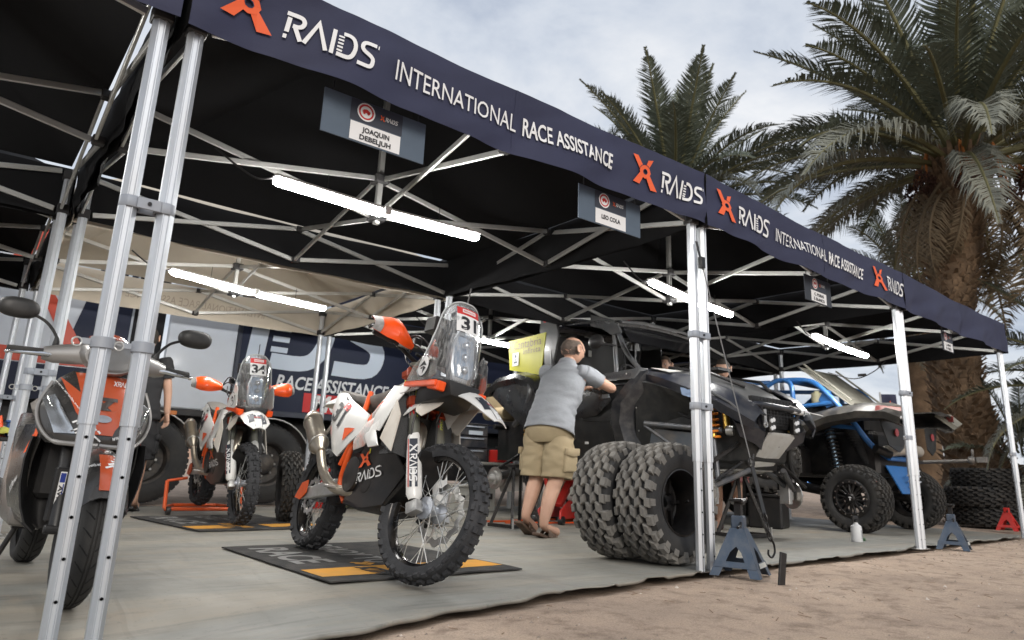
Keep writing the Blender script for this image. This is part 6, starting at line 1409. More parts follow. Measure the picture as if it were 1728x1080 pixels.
# ------------------------------------------------------------------ people
SKIN = mat('skin', (.50,.30,.215), .5, var=.10, vscale=9, bump=.06, bscale=80)
SHIRT = mat('grey_polo_cotton', (.27,.285,.31), .85, var=.08, vscale=9, bump=.3, bscale=45)
SHORTS = mat('khaki_cotton', (.33,.265,.165), .85, var=.10, vscale=7, bump=.3, bscale=20)
HAIRM = mat('dark_hair', (.035,.028,.022), .7, bump=.5, bscale=220)
LEATHER = mat('brown_leather', (.085,.050,.032), .6, dirt=.4)
BLKCL = mat('black_cotton', (.018,.018,.02), .85, bump=.2, bscale=25)
def head_mesh(b, M, s=1.):
    n, m = 32, 24; vs = []
    for i in range(m+1):
        th = math.pi*i/m
        for k in range(n):
            ph = 2*math.pi*k/n
            x, y, z = math.sin(th)*math.cos(ph), math.sin(th)*math.sin(ph), math.cos(th)
            X, Y, Z = x*.098, y*.076, z*.112
            f = max(0, x)
            if z < 0: Y *= 1-.28*(-z)**1.5; X *= 1-.10*(-z)
            if z < -.2 and x < .2: X *= 1-.35*min(1, (-z-.2)*1.3)*(1 if x < 0 else .4)
            X += -.012 if x < -.2 and z > -.2 else 0
            nose = math.exp(-((y/.16)**2)-((z+.22)/.18)**2)*f; X += .030*nose
            brow = math.exp(-((z-.12)/.10)**2)*f; X += .006*brow
            eye = math.exp(-((abs(y)-.40)/.16)**2-((z+.0)/.12)**2)*f; X -= .010*eye
            chin = math.exp(-((y/.3)**2)-((z+.82)/.16)**2)*f; X += .016*chin
            lips = math.exp(-((y/.3)**2)-((z+.52)/.09)**2)*f; X += .007*lips
            vs.append(M @ V((X*s, Y*s, Z*s)))
    fs = []
    for i in range(m):
        for k in range(n): l = (k+1)%n; fs.append((i*n+k, (i+1)*n+k, (i+1)*n+l, i*n+l))
    b.add(vs, fs)
    for sd in (-1,1):
        b.loft([[M @ (V((-.008+.028*math.cos(a)*k-.012*q, sd*(.072+.020*q), .0+.036*math.sin(a)*k+.004*q))*s) for a in [2*math.pi*i/12 for i in range(12)]] for q, k in ((0,.55),(.5,.9),(1,1.0),(1.0,.72),(.55,.5))])
def skin_body(name, par, joints, edges, M, mt, sub=2):
    """joints: {name: (x,y,z,r)}; first key is the root"""
    keys = list(joints); me = bpy.data.meshes.new(name)
    me.from_pydata([joints[k][:3] for k in keys], [(keys.index(a), keys.index(c)) for a, c in edges], [])
    o = bpy.data.objects.new(name, me); COL.objects.link(o); me.materials.append(mt)
    md = o.modifiers.new('skin', 'SKIN'); md.use_smooth_shade = True; md.branch_smoothing = .4
    for i, k in enumerate(keys):
        r_ = joints[k][3]; r_ = r_ if isinstance(r_, tuple) else (r_, r_)
        me.skin_vertices[0].data[i].radius = r_
    me.skin_vertices[0].data[0].use_root = True
    m2 = o.modifiers.new('sub', 'SUBSURF'); m2.levels = sub; m2.render_levels = sub
    dg = bpy.context.evaluated_depsgraph_get(); bpy.context.view_layer.update()
    me2 = bpy.data.meshes.new_from_object(o.evaluated_get(bpy.context.evaluated_depsgraph_get()))
    bpy.data.objects.remove(o); bpy.data.meshes.remove(me)
    return me2
def wrink(p, s=1., a=.006):
    q = MN.noise(V((p.x*6+p.z*5, p.y*6-p.z*3, p.z*11))); w = MN.noise(V((p.x*11-p.z*9, p.y*11+p.z*7, p.z*16+4)))
    return a*(1.1*MN.noise(V((p.x*5, p.y*5, p.z*4)))+1.2*(.35-abs(q))+.8*(.3-abs(w)))
def ring(c, fx, rx, ry, tilt=0., n=24, up=(0,0,1)):
    """ring round point c: forward radius rx along fx, sideways radius ry"""
    c = V(c); u = V(up).normalized(); f = (V(fx) - u*V(fx).dot(u)).normalized(); s_ = u.cross(f)
    return [c + f*rx*math.copysign(abs(math.cos(a))**.9, math.cos(a)) + s_*ry*math.copysign(abs(math.sin(a))**.9, math.sin(a)) for a in [2*math.pi*k/n for k in range(n)]]
def cloth(b, spec, fx=(1,0,0), n=44, dens=3, amp=.006, seed=0):
    dens *= 2
    """spec: list of (centre, rx, ry); lofted tube with creases"""
    C_ = [V(c) for c, _, _ in spec]
    cc = cr(C_, dens); m = len(cc)
    rr = []
    for i, c in enumerate(cc):
        q = i/dens; k = min(int(q), len(spec)-2); t = min(1, q-k)
        rx = spec[k][1]*(1-t)+spec[k+1][1]*t; ry = spec[k][2]*(1-t)+spec[k+1][2]*t
        up = (cc[min(i+1, m-1)]-cc[max(i-1, 0)]).normalized()
        if up.z < 0 and abs(up.z) > .3: up = -up
        pts = ring(c, fx, rx, ry, 0, n, up)
        rr.append([p+(p-c).normalized()*wrink(p+V((seed,0,0)), 1., amp) for p in pts])
    b.loft(rr, caps=False)
def hand(b, w, f, u, s=1.):
    """hand from wrist w along f, palm normal u, slightly curled fingers"""
    w = V(w); f = V(f).normalized(); u = V(u); u = (u-f*u.dot(f)).normalized(); sd = f.cross(u)
    b.loft([[w+f*x*s+sd*wd*s*math.cos(a)+u*th*s*math.sin(a) for a in [2*math.pi*k/12 for k in range(12)]] for x, wd, th in ((-.01,.026,.020),(.02,.032,.018),(.06,.040,.015),(.085,.038,.012),(.092,.03,.008))])
    for k, (y, L) in enumerate(((-.030,.062),(-.010,.075),(.010,.070),(.028,.054))):
        p = w+f*.082*s+sd*y*s; q = [p]
        for j, (l, an) in enumerate(((.42,20),(.33,45),(.25,65))): q.append(q[-1]+(f*math.cos(R(an))-u*math.sin(R(an)))*L*l*s)
        b.tube(q, [.0095*s,.009*s,.0082*s,.006*s], 8)
    p = w+f*.025*s+sd*(-.030)*s; b.tube([p, p+(f*.6-sd*.7-u*.2)*.035*s, p+(f*.9-sd*.7-u*.5)*.060*s], [.012*s,.0105*s,.008*s], 8)
def person(label, M, J, top, bottom, hair=HAIRM, bald=False, headM=None, sleeves=.5, shorts=True, shoes=LEATHER, group=None, handR=None, handL=None, long_top=0):
    t = thing('person', label, 'person', M=M, group=group)
    E_ = [('pelvis','belly'),('belly','chest'),('chest','neck'),('neck','skull'),('chest','shR'),('shR','elR'),('elR','wrR'),('chest','shL'),('shL','elL'),('elL','wrL'),
          ('pelvis','hipR'),('hipR','knR'),('knR','caR'),('caR','anR'),('anR','toR'),('pelvis','hipL'),('hipL','knL'),('knL','caL'),('caL','anL'),('anL','toL')]
    me = skin_body('body', t, J, E_, M, SKIN)
    b = MB(); b.v = [tuple(v_.co) for v_ in me.vertices]; b.f = [list(p.vertices) for p in me.polygons]; b.mi = [0]*len(b.f); bpy.data.meshes.remove(me)
    head_mesh(b, headM)
    for s_, hd_ in (('R',handR),('L',handL)):
        w = V(J['wr'+s_][:3]); f = (w-V(J['el'+s_][:3])).normalized(); hand(b, w-f*.01, f, hd_ or (0,0,1), .95)
    b.build('body', SKIN, t, smooth=180, recalc=True, weld=False)
    # hair
    hb = MB(); n, m = 28, 10; vs = []
    lim = lambda ph: (1.32+.35*math.cos(ph+math.pi)**2*(math.cos(ph) < 0)+(.15 if abs(math.sin(ph)) > .7 else 0)) if not bald else 1.85
    t0 = 0 if not bald else .88
    for i in range(m+1):
        for k in range(n):
            ph = 2*math.pi*k/n
            a1 = (1.05 if math.cos(ph) > .55 else 1.45 if math.cos(ph) > .05 else 2.05)
            a0 = 0. if not bald else (.78 if math.cos(ph) < 0 else 1.0+.6*max(0, math.cos(ph)))
            if bald and math.cos(ph) > .35: a0 = a1 = 1.6
            th = a0+(a1-a0)*i/m
            x, y, z = math.sin(th)*math.cos(ph), math.sin(th)*math.sin(ph), math.cos(th)
            k2 = 1.045 if not bald else 1.006
            X, Y, Z = x*.098*k2-(.012 if x < -.2 and z > -.2 else 0), y*.076*k2, z*.112*k2
            if z < 0: Y *= 1-.28*(-z)**1.5; X *= 1-.10*(-z)
            if z < -.2 and x < .2: X *= 1-.35*min(1, (-z-.2)*1.3)*.85
            p = V((X,Y,Z)); p += p.normalized()*(.004 if not bald else .0065*(1 if 0 < i < m else -.6))*(MN.noise(p*90)+(.35 if bald else 0))
            vs.append(headM @ p)
    hb.add(vs, [(i*n+k, (i+1)*n+k, (i+1)*n+(k+1)%n, i*n+(k+1)%n) for i in range(m) for k in range(n)])
    hb.build('hair', hair, t, smooth=180)
    for sd in (-1,1):
        e_ = MB(); e_.ell((.080,sd*.030,.004),(.022,.024,.020),10,8); eo = e_.build('eye', mat('eye_white',(.7,.68,.65),.2), t, M=headM)
        e_ = MB(); e_.ell((.0895,sd*.030,.004),(.006,.011,.011),8,6); e_.build('iris', HAIRM, eo, M=headM)
    g = lambda k: V(J[k][:3])
    # top
    b = MB(); fx = (g('elR')+g('elL')-g('shR')-g('shL')); fx = V((1,0,0))
    pl, be, ch, nk = g('pelvis'), g('belly'), g('chest'), g('neck'); sw = (g('shR')-g('shL')).length/2
    dn = (be-pl).normalized()
    cloth(b, [(pl-dn*.055+V((.0,0,0)),.152,.204),(pl+dn*.05,.150,.194),(be,.138,.176),(be.lerp(ch,.6),.132,.186),(ch+(nk-ch)*.15,.122,sw*1.04),(ch+(nk-ch)*.52,.106,sw*1.03),(ch+(nk-ch)*.88,.088,sw*.60),(nk+(nk-ch)*.16,.068,.076)], amp=.015, dens=4)
    for s_ in 'RL':
        a, c = g('sh'+s_), g('el'+s_); ax_ = (c-a).normalized(); e2 = a+(c-a)*sleeves
        cloth(b, [(a-ax_*.095+V((0,0,-.012)),.004,.004),(a-ax_*.085+V((0,0,-.010)),.050,.052),(a-ax_*.03,.066,.068),(a+ax_*.05,.068,.072),(a+(c-a)*sleeves*.7,.064,.066),(e2,.062,.064)], fx=(0,0,1) if abs(ax_.z) < .7 else (1,0,0), amp=.005, seed=3)
        if sleeves > .95: cloth(b, [(c,.050,.052),(c.lerp(g('wr'+s_),.5),.042,.044),(g('wr'+s_),.034,.034)], fx=(0,0,1), amp=.005, seed=5)
    b.build('shirt', top, t, smooth=180, solid=-.004, weld=False)
    cb = MB(); d_ = (nk-ch).normalized(); cloth(cb, [(nk+d_*.012,.074,.080),(nk+d_*.055,.066,.070)], amp=.002, dens=2); cb.build('collar', top, t, smooth=180, solid=.004, weld=False)
    # bottom
    b = MB()
    cloth(b, [(pl+dn*.06,.126,.168),(pl-dn*.03,.138,.180),((g('hipR')+g('hipL'))/2-V((0,0,.04)),.132,.178)], amp=.005)
    for s_ in 'RL':
        hp, kn, an = g('hip'+s_), g('kn'+s_), g('an'+s_)
        if shorts: cloth(b, [(hp+V((0,0,.03)),.110,.098),(hp.lerp(kn,.3),.112,.104),(hp.lerp(kn,.65),.112,.110),(kn+(hp-kn)*.0,.110,.108)], amp=.016, dens=5, seed=1)
        else: cloth(b, [(hp+V((0,0,.03)),.105,.095),(hp.lerp(kn,.5),.095,.09),(kn,.075,.075),(kn.lerp(an,.5),.070,.07),(an+V((0,0,-.02)),.062,.062)], amp=.008, dens=5, seed=1)
    so = b.build('shorts' if shorts else 'trousers', bottom, t, smooth=180, solid=-.004, weld=False)
    if shorts:
        for s_, sg in (('R',-1),('L',1)):
            hp, kn = g('hip'+s_), g('kn'+s_); c = hp.lerp(kn,.62)
            pb = MB(); ax_ = (hp-kn).normalized()
            pb.loft([[c+V((x*k, sg*(.104+o_), 0))+ax_*z*k for x, z in ((-.075,-.09),(.075,-.09),(.08,.0),(.075,.075),(-.075,.075),(-.08,0))] for k, o_ in ((1,-.004),(.97,.016),(.85,.024))]); pb.build('cargo_pocket', bottom, so, bevel=.008, bseg=2, smooth=60)
            pb = MB(); pb.loft([[c+V((x*k, sg*(.108+o_), 0))+ax_*(z+.085) for x, z in ((-.085,-.035),(0,-.05),(.085,-.035),(.085,.02),(-.085,.02))] for k, o_ in ((1,.0),(.98,.026),(.9,.030))]); pb.build('pocket_flap', bottom, so, bevel=.005, smooth=60)
    # shoes
    for s_, sg in (('R',-1),('L',1)):
        an, to = g('an'+s_), g('to'+s_); f = V((to.x-an.x, to.y-an.y, to.z-an.z)).normalized(); sdv = V((0,0,1)).cross(f).normalized(); up = f.cross(sdv)
        hl = an-f*.065-up*(.068); L = .265
        pts = [(0,-.030),(.02,-.038),(.09,-.036),(.18,-.048),(.235,-.042),(L,-.012),(L,.012),(.235,.042),(.18,.046),(.09,.034),(.02,.038),(0,.030)]
        sb = MB(); sb.loft([[hl+f*x+sdv*y+up*z for x, y in pts] for z in (-.016,.006)]); sh_ = sb.build('sandal' if shorts else 'shoe', shoes, t, bevel=.004)
        if shorts:
            sb = MB()
            for x0, x1, h in ((.145,.205,.050),(.10,.135,.062)):
                sb.loft([[hl+f*x+sdv*(.046*math.cos(a))+up*(h*max(0,math.sin(a))**.8) for a in [math.pi*k/10 for k in range(11)]] for x in (x0,x1)], closed=False, caps=False)
            sb.build('strap', shoes, sh_, solid=.004, smooth=60)
        else:
            sb = MB(); sb.loft([[hl+f*x+sdv*(w_*math.cos(a))+up*(h*max(0,math.sin(a))**.8) for a in [math.pi*k/10 for k in range(11)]] for x, w_, h in ((-.005,.03,.10),(.06,.04,.11),(.12,.042,.07),(.20,.046,.045),(.26,.03,.02))], closed=False, caps=False); sb.build('upper', shoes, sh_, solid=.004, smooth=60)
    return t
MAN = dict(pelvis=(.04,0,.875,(.125,.15)), belly=(.10,0,1.03,(.12,.15)), chest=(.20,.005,1.24,(.11,.15)), neck=(.275,.01,1.425,.062), skull=(.33,.005,1.53,.064),
    shR=(.27,-.185,1.345,.062), elR=(.50,-.285,1.235,.045), wrR=(.70,-.14,1.285,.031), shL=(.28,.195,1.37,.062), elL=(.53,.27,1.25,.045), wrL=(.72,.10,1.29,.031),
    hipR=(.05,-.095,.82,.10), knR=(.01,-.10,.455,.060), caR=(-.085,-.10,.30,.060), anR=(-.155,-.10,.085,.036), toR=(.03,-.115,.030,(.035,.022)),
    hipL=(.04,.095,.82,.10), knL=(.03,.10,.465,.060), caL=(-.03,.10,.32,.060), anL=(-.105,.10,.135,.036), toL=(.05,.10,.035,(.035,.022)))
HM = Matrix.Translation((.350,-.005,1.578)) @ Matrix.Scale(1.06,4) @ Matrix.Rotation(R(-14),4,'Z') @ Matrix.Rotation(R(6),4,'Y')
person('balding man in grey polo shirt, khaki shorts and brown sandals leaning on the black buggy', mx((.52,1.93,.006), R(12)) @ Matrix.Diagonal((1.06,1.12,1.0,1)), MAN, SHIRT, SHORTS, hair=mat('short_grey_hair',(.13,.10,.082),.85,var=.35,vscale=60,bump=.8,bscale=300), bald=True, headM=HM, handR=(0,0,1), handL=(0,0,1))
def stand_pose(**k):
    J = dict(pelvis=(0,0,.90,(.11,.14)), belly=(.01,0,1.04,(.105,.135)), chest=(.0,0,1.26,(.105,.14)), neck=(.0,0,1.45,.052), skull=(.02,0,1.56,.056),
      shR=(0,-.185,1.38,.055), elR=(-.02,-.25,1.12,.042), wrR=(.12,-.24,.92,.030), shL=(0,.185,1.38,.055), elL=(-.02,.25,1.12,.042), wrL=(.12,.24,.92,.030),
      hipR=(0,-.095,.84,.095), knR=(.01,-.10,.47,.058), caR=(-.03,-.10,.32,.056), anR=(-.04,-.10,.085,.036), toR=(.12,-.12,.030,(.035,.022)),
      hipL=(0,.095,.84,.095), knL=(.01,.10,.47,.058), caL=(-.03,.10,.32,.056), anL=(-.04,.10,.085,.036), toL=(.12,.12,.030,(.035,.022)))
    J.update(k); return J
HS = Matrix.Translation((.03,0,1.645))
person('dark haired person bent behind the hood of the black buggy, eyes just above it', mx((3.0,1.9,.006), R(-150)), stand_pose(elR=(.12,-.28,1.14,.042), wrR=(.33,-.2,1.12,.03), elL=(.12,.28,1.14,.042), wrL=(.33,.2,1.12,.03)), BLKCL, mat('red_grey_cotton',(.30,.10,.10),.85,dirt=.8,dcol=(.30,.28,.27),dscale=3), headM=HS @ Matrix.Rotation(R(12),4,'Y'), shoes=mat('dark_shoe',(.05,.03,.03),.6))
person('person behind the cab of the black buggy, only the top of the head showing', mx((3.12,2.78,.14), R(-160)), stand_pose(), BLKCL, BLKCL, hair=mat('brown_hair',(.07,.045,.03),.7,bump=.5,bscale=220), headM=HS, shorts=False, shoes=BLKP)
person('person in black shirt and black shorts behind the scooter, one bare arm hanging', mx((-2.02,5.05,.006), R(70)), stand_pose(elR=(.02,-.24,1.13,.042), wrR=(.04,-.26,.90,.030)), BLKCL, BLKCL, headM=HS, shoes=BLKP)
# ------------------------------------------------------------------ truck
TRN = mat('truck_navy', (.011,.016,.038), .5, dirt=.10, dcol=(.05,.05,.06), dscale=1.2, spec=.25, bump=.03, bscale=3)
TRW = mat('truck_white', (.50,.54,.60), .35, dirt=.3, dcol=(.36,.36,.36), dscale=1.5, coat=.2)
TRL = mat('print_pale_blue', (.50,.57,.66), .45)
YT = 6.4
truck = thing('truck', 'navy service truck with huge pale letters parked behind the gazebos', 'truck', (3.0,YT,0))
tp = lambda name, b, m, par=None, **k: b.build(name, m, par or truck, M=Matrix.Translation((-3.0,-YT,0)), **k)
b = MB(); b.box((4.2,YT+1.25,2.30),(9.94,2.5,2.44)); wall = tp('body', b, TRN, bevel=.03)
b = MB(); b.box((4.2,YT-.006,1.10),(9.9,.02,.07)); b.box((4.2,YT-.006,3.48),(9.9,.02,.07)); b.box((-.745,YT-.006,2.3),(.05,.02,2.4)); tp('body_trim', b, mat('truck_trim',(.03,.035,.05),.4,.3), wall, bevel=.004)
b = MB(); b.box((-1.19,YT-.03,2.28),(.80,.05,2.42)); tp('rear_door', b, TRW, bevel=.015)
b = MB(); b.box((-1.79,YT+.6,2.28),(.38,.9,2.42)); tp('door_opening', b, mat('dark_interior',(.012,.012,.014),.8))
b = MB(); b.box((-5.5,YT+1.2,2.30),(7.06,2.5,2.44)); fb = tp('front_body', b, TRW, bevel=.03)
tf = lambda x, z, o2=0: V((x, YT-.058-o2, z))
b = MB()
for q in ([(-2.0,1.05),(-9,1.05),(-9,1.42),(-2.0,1.42)], [(-2.0,1.42),(-2.62,1.50),(-2.2,3.4),(-2.0,3.4)]): b.add([tf(*p) for p in q],[(0,1,2,3)])
tp('body_print', b, TRN, fb, smooth=0)
b = MB()
for q in ([(-2.05,1.43),(-3.9,1.43),(-3.9,1.56),(-2.1,1.60)],[(-2.40,1.60),(-2.58,1.60),(-2.92,2.20),(-2.80,2.22)],[(-3.3,2.4),(-3.1,2.52),(-2.85,2.9),(-3.0,2.9)]): b.add([tf(*p, .002) for p in q],[(0,1,2,3)])
tp('red_print', b, mat('truck_red',(.50,.06,.03),.4), fb, smooth=0)
b = MB(); b.add([tf(-2.30,1.70,.003),tf(-2.26,1.70,.003),tf(-2.05,2.6,.003),tf(-2.09,2.6,.003)],[(0,1,2,3)]); tp('print_line', b, TRL, fb, smooth=0)
tt = lambda x, z, o2=0: V((x, YT-.004-o2, z))
b = MB(); raids(b, tt, -.65, 1.70, 1.0, 2.0, shear=.10, word='IDS', thick=.20); tp('logo_letters', b, TRL, wall, smooth=0, weld=False)
b = MB(); put_text(b, 'RACE ASSISTANCE', .165, tt, -.22, 1.435, width=1.61, bold=.022, shear=.18); tp('lettering', b, mat('print_soft_white',(.62,.64,.66),.5), wall, smooth=0, weld=False)
b = MB(); rect(b, tt, .17,1.15,.80,1.40); tp('red_label', b, PRED, wall, smooth=0, weld=False)
b = MB(); put_text(b, 'MO', .20, lambda x, z, o2=0: tt(x, z, .002), .30, 1.175, bold=.04, shear=.25); tp('label_lettering', b, PWHITE, wall, smooth=0, weld=False)
b = MB(); b.box((-.22,YT-.07,2.23),(.90,.12,.05)); b.box((-.22,YT-.03,2.34),(.86,.05,.20)); tp('awning_box', b, mat('awning_grey',(.02,.022,.028),.5), wall, bevel=.01)
b = MB(); b.box((.5,YT+1.2,.93),(14,1.6,.24)); b.box((.6,YT+.1,.62),(.5,.5,.35)); b.box((3.2,YT+.2,.58),(1.9,.5,.5)); b.box((6.5,YT+.2,.62),(1.6,.5,.45)); tp('chassis', b, BLKM, bevel=.02)
b = MB(); b.box((-1.42,YT-.03,1.015),(.13,.03,.05)); tp('marker_lamp', b, mat('amber_lamp',(.55,.16,.02),.3,coat=.4), bevel=.008)
b = MB(); b.box((-1.2,YT+.0,1.03),(1.9,.06,.08)); tp('side_rail', b, BLKM, bevel=.006)
for x in (-1.62,-.22,1.20,6.9,8.3):
    e_ = bpy.data.objects.new('wheel', None); COL.objects.link(e_); e_.parent = truck; e_.location = (x-3.0, .12, .475)
    b = MB(); b.lathe([(.27,-.15),(.33,-.17),(.42,-.165),(.462,-.14),(.475,-.10),(.475,.10),(.462,.14),(.42,.165),(.33,.17),(.27,.15)], 48)
    for i in range(44):
        a = 2*math.pi*i/44
        for yy in (-.10,.0,.10): b.box((.476*math.cos(a),yy+.02*(i%2),.476*math.sin(a)),(.012,.07,.035),None) if 0 else b.bar((.470*math.cos(a),yy,.470*math.sin(a)),(.482*math.cos(a),yy,.482*math.sin(a)),.05,.045,up=(0,1,0))
    b.build('tyre', RUB, e_, smooth=35)
    b = MB(); b.lathe([(.275,-.14),(.25,-.12),(.235,.02),(.15,.03),(.12,-.06),(.05,-.09),(.001,-.09)], 32); ro = b.build('rim', mat('truck_rim',(.03,.03,.032),.5,.3,dirt=.5), e_, smooth=35)
    for i in range(8):
        a = i*math.pi/4; nb = MB(); nb.cyl((.15*math.cos(a),.03,.15*math.sin(a)),(.15*math.cos(a),-.01,.15*math.sin(a)),.014,seg=8); nb.build('wheel_nut', STEEL, ro)
    b = MB(); rr = [[V((x-3.0+.56*math.cos(a), -.03, .475+.56*math.sin(a))), V((x-3.0+.56*math.cos(a), .33, .475+.56*math.sin(a)))] for a in [R(15+i*10) for i in range(16)]]
    b.loft(rr, closed=False, caps=False); fo = b.build('wheel_fender', BLKP, truck, solid=.01, smooth=60)
    b = MB(); b.tube([r_[0] for r_ in rr], .008, 6); b.build('fender_edge', ALU2, fo)

# ------------------------------------------------------------------ name boards under the front valances
BOARD = mat('board_slate', (.085,.115,.155), .6, var=.05)
BOARD2 = mat('board_dark', (.03,.035,.045), .6, var=.05)
def name_board(label, x, y, yaw, w, lines, full=True, h=.20, top=2.055):
    t = thing('name_board', label, 'name sign', (x, y, top-h/2), yaw, 'driver name boards under the valances')
    b = MB(); b.box((0,0,0),(w,.006,h)); b.build('panel', BOARD if full else BOARD2, t)
    f = lambda X, Z, o2=0: V((X, -.0045-o2, Z))
    b = MB(); 
    for sx in (-1,1): b.tube([(sx*w*.42,0,h/2-.01),(sx*w*.42,0,h/2+.05)], .003, 5)
    b.build('hanger_tie', BLKP, t)
    cw = .245 if full else min(w*.82, .245)
    b = MB(); rect(b, f, -cw/2-.005,-.002,cw/2+.005,.098); b.build('printed_panel', mat('board_navy',(.035,.04,.055),.5), t, smooth=0)
    b = MB(); rect(b, f, -cw/2, -.094, cw/2, -.010); g = lambda X, Z, o2=0: f(X, Z, .001+o2)
    b.build('name_card', PWHITE, t, smooth=0) if 0 else None
    b2 = MB(); rect(b2, g, -cw/2, -.094, cw/2, -.008); b2.build('name_card', PWHITE, t, smooth=0)
    b = MB(); disc(b, g, -cw*.22, .050, .040, 0, 24); b.build('emblem', PRED, t, smooth=0)
    b = MB(); disc(b, lambda X, Z, o2=0: g(X, Z, .001), -cw*.22, .050, .043, .036, 24); disc(b, lambda X, Z, o2=0: g(X, Z, .001), -cw*.22, .050, .028, .0, 20); b.build('emblem_ring', PWHITE, t, smooth=0)
    b = MB(); gg = lambda X, Z, o2=0: g(X, Z, .002); b.add([gg(-cw*.22-.020,.048),gg(-cw*.22+.018,.044),gg(-cw*.22+.020,.054),gg(-cw*.22+.002,.064),gg(-cw*.22-.014,.060)],[(0,1,2,3,4)]); disc(b, gg, -cw*.22-.010,.044,.006,0,10); disc(b, gg, -cw*.22+.010,.044,.006,0,10); b.build('emblem_car', PRED, t, smooth=0)
    b = MB(); put_text(b, 'MERZOUGA RALLY', .008, lambda X, Z, o2=0: gg(-cw*.22+(.0325+Z)*math.sin(X), .050+(.0325+Z)*math.cos(X)), -1.5, -.003, width=3.0, bold=.02); b.build('emblem_lettering', PRED, t, smooth=0, weld=False)
    b = MB(); xlogo(b, None, lambda X, Z, o2=0: g(X, Z, .001), cw*.06, .036, .026, .024); b.build('logo', PORANGE, t, smooth=0, weld=False)
    b = MB(); raids(b, lambda X, Z, o2=0: g(X, Z, .001), cw*.06+.026, .040, .020, .062); b.build('logo_letters', PWHITE, t, smooth=0, weld=False)
    b = MB(); n = len(lines)
    for i, l in enumerate(lines):
        hh = .022 if n > 1 else .024
        put_text(b, l, hh, gg, 0, -.060 if n == 1 else (-.046 if i == 0 else -.083), bold=.035, align='C', width=min(cw*.86, .019*len(l)))
    b.build('lettering', NAVYTXT, t, smooth=0, weld=False)
name_board('wide slate name board reading JOAQUIN DEBELJUH below the nearest valance', -2.205, .012, 0, .50, ['JOAQUIN','DEBELJUH'])
name_board('slate name board reading LEO COLA below the valance left of the middle legs', -.72, .012, 0, .50, ['LEO COLA'])
name_board('dark name board with two short lines, above the nose of the blue buggy', 1.68, .085, YW, .42, ['C. PURAS','E. BLANCO'], False)
name_board('smallest name board, beneath the last valance next to the palm trunk', 4.42, .19, YW, .30, ['C. PEREZ'[:0]+'L. ARNO','R. PUJOL'], False)

# ------------------------------------------------------------------ mats under the bikes
MATB = mat('mat_black', (.022,.022,.023), .9, dirt=.55, dcol=(.12,.11,.10), dscale=6, bump=.25, bscale=250)
MATO = mat('mat_orange', (.60,.28,.03), .85, dirt=.45, dcol=(.30,.20,.10), dscale=7)
MATG = mat('mat_grey', (.24,.24,.235), .85, dirt=.5, dcol=(.12,.11,.10), dscale=9)
def floor_mat(label, M):
    t = thing('floor_mat', label, 'floor mat', M=M, group='black rubber mats under the race bikes')
    U_, W_ = 1.42, 1.08
    def z_(u, v_): return .009+.004*MN.noise(V((u*2.5, v_*2.5, 3)))+.010*max(0, 1-min(u, U_-u, v_, W_-v_)/.06)*max(0, MN.noise(V((u*4, v_*4, 8))))
    f = lambda u, v_, o2=0: V((u, v_, z_(u, v_)+o2))
    b = MB(); b.grid(lambda a, c: f(a*U_, c*W_), 30, 24); sh_ = b.build('mat_sheet', MATB, t, smooth=60, solid=-.006, weld=False)
    b = MB(); b.grid(lambda a, c: f(1.04+.24*a, .03+.45*c, .0075), 6, 8); b.grid(lambda a, c: f(1.04+.24*a, .62+.44*c, .0075), 6, 8); b.build('orange_band', MATO, sh_, smooth=60, weld=False)
    b = MB(); put_text(b, 'RACE', .20, lambda u, v_, o2=0: f(u, v_, .0085), .16, .10, width=.70, bold=.03); o_ = b.build('mat_lettering', MATG, sh_, smooth=0, weld=False); b = MB(); put_text(b, 'READY TO', .16, lambda u, v_, o2=0: f(u, v_, .0085), .10, .46, width=.86, bold=.03); b.build('mat_lettering', MATG, sh_, smooth=0, weld=False)
    b = MB()
    for k in range(2): stroke(b, [(.90+k*.05,.36),(.95+k*.05,.41),(.90+k*.05,.46)], .03, lambda u, v_, o2=0: f(u, v_, .0085))
    b.build('mat_arrow', MATO, sh_, smooth=0, weld=False)
    b = MB(); put_text(b, 'KTM', .09, lambda u, v_, o2=0: f(u, v_, .0095), 1.07, .30, width=.24, bold=.06, shear=.35, rot=R(0)); b.build('mat_logo', MATB, sh_, smooth=0, weld=False)
    return t
def mat_M(o, d):   # origin corner, direction of reading
    d = V((*d,0)).normalized(); n = V((-d.y, d.x, 0)); m = Matrix((d, n, V((0,0,1)))).transposed().to_4x4(); m.translation = V((*o,.002)); return m
floor_mat('black lettered mat with an orange band under the leaning bike numbered 31', mat_M((-2.07,1.80), (.02,-1)))
floor_mat('black lettered mat under the upright bike numbered 34', mat_M((-2.10,4.20), (.12,-1)))

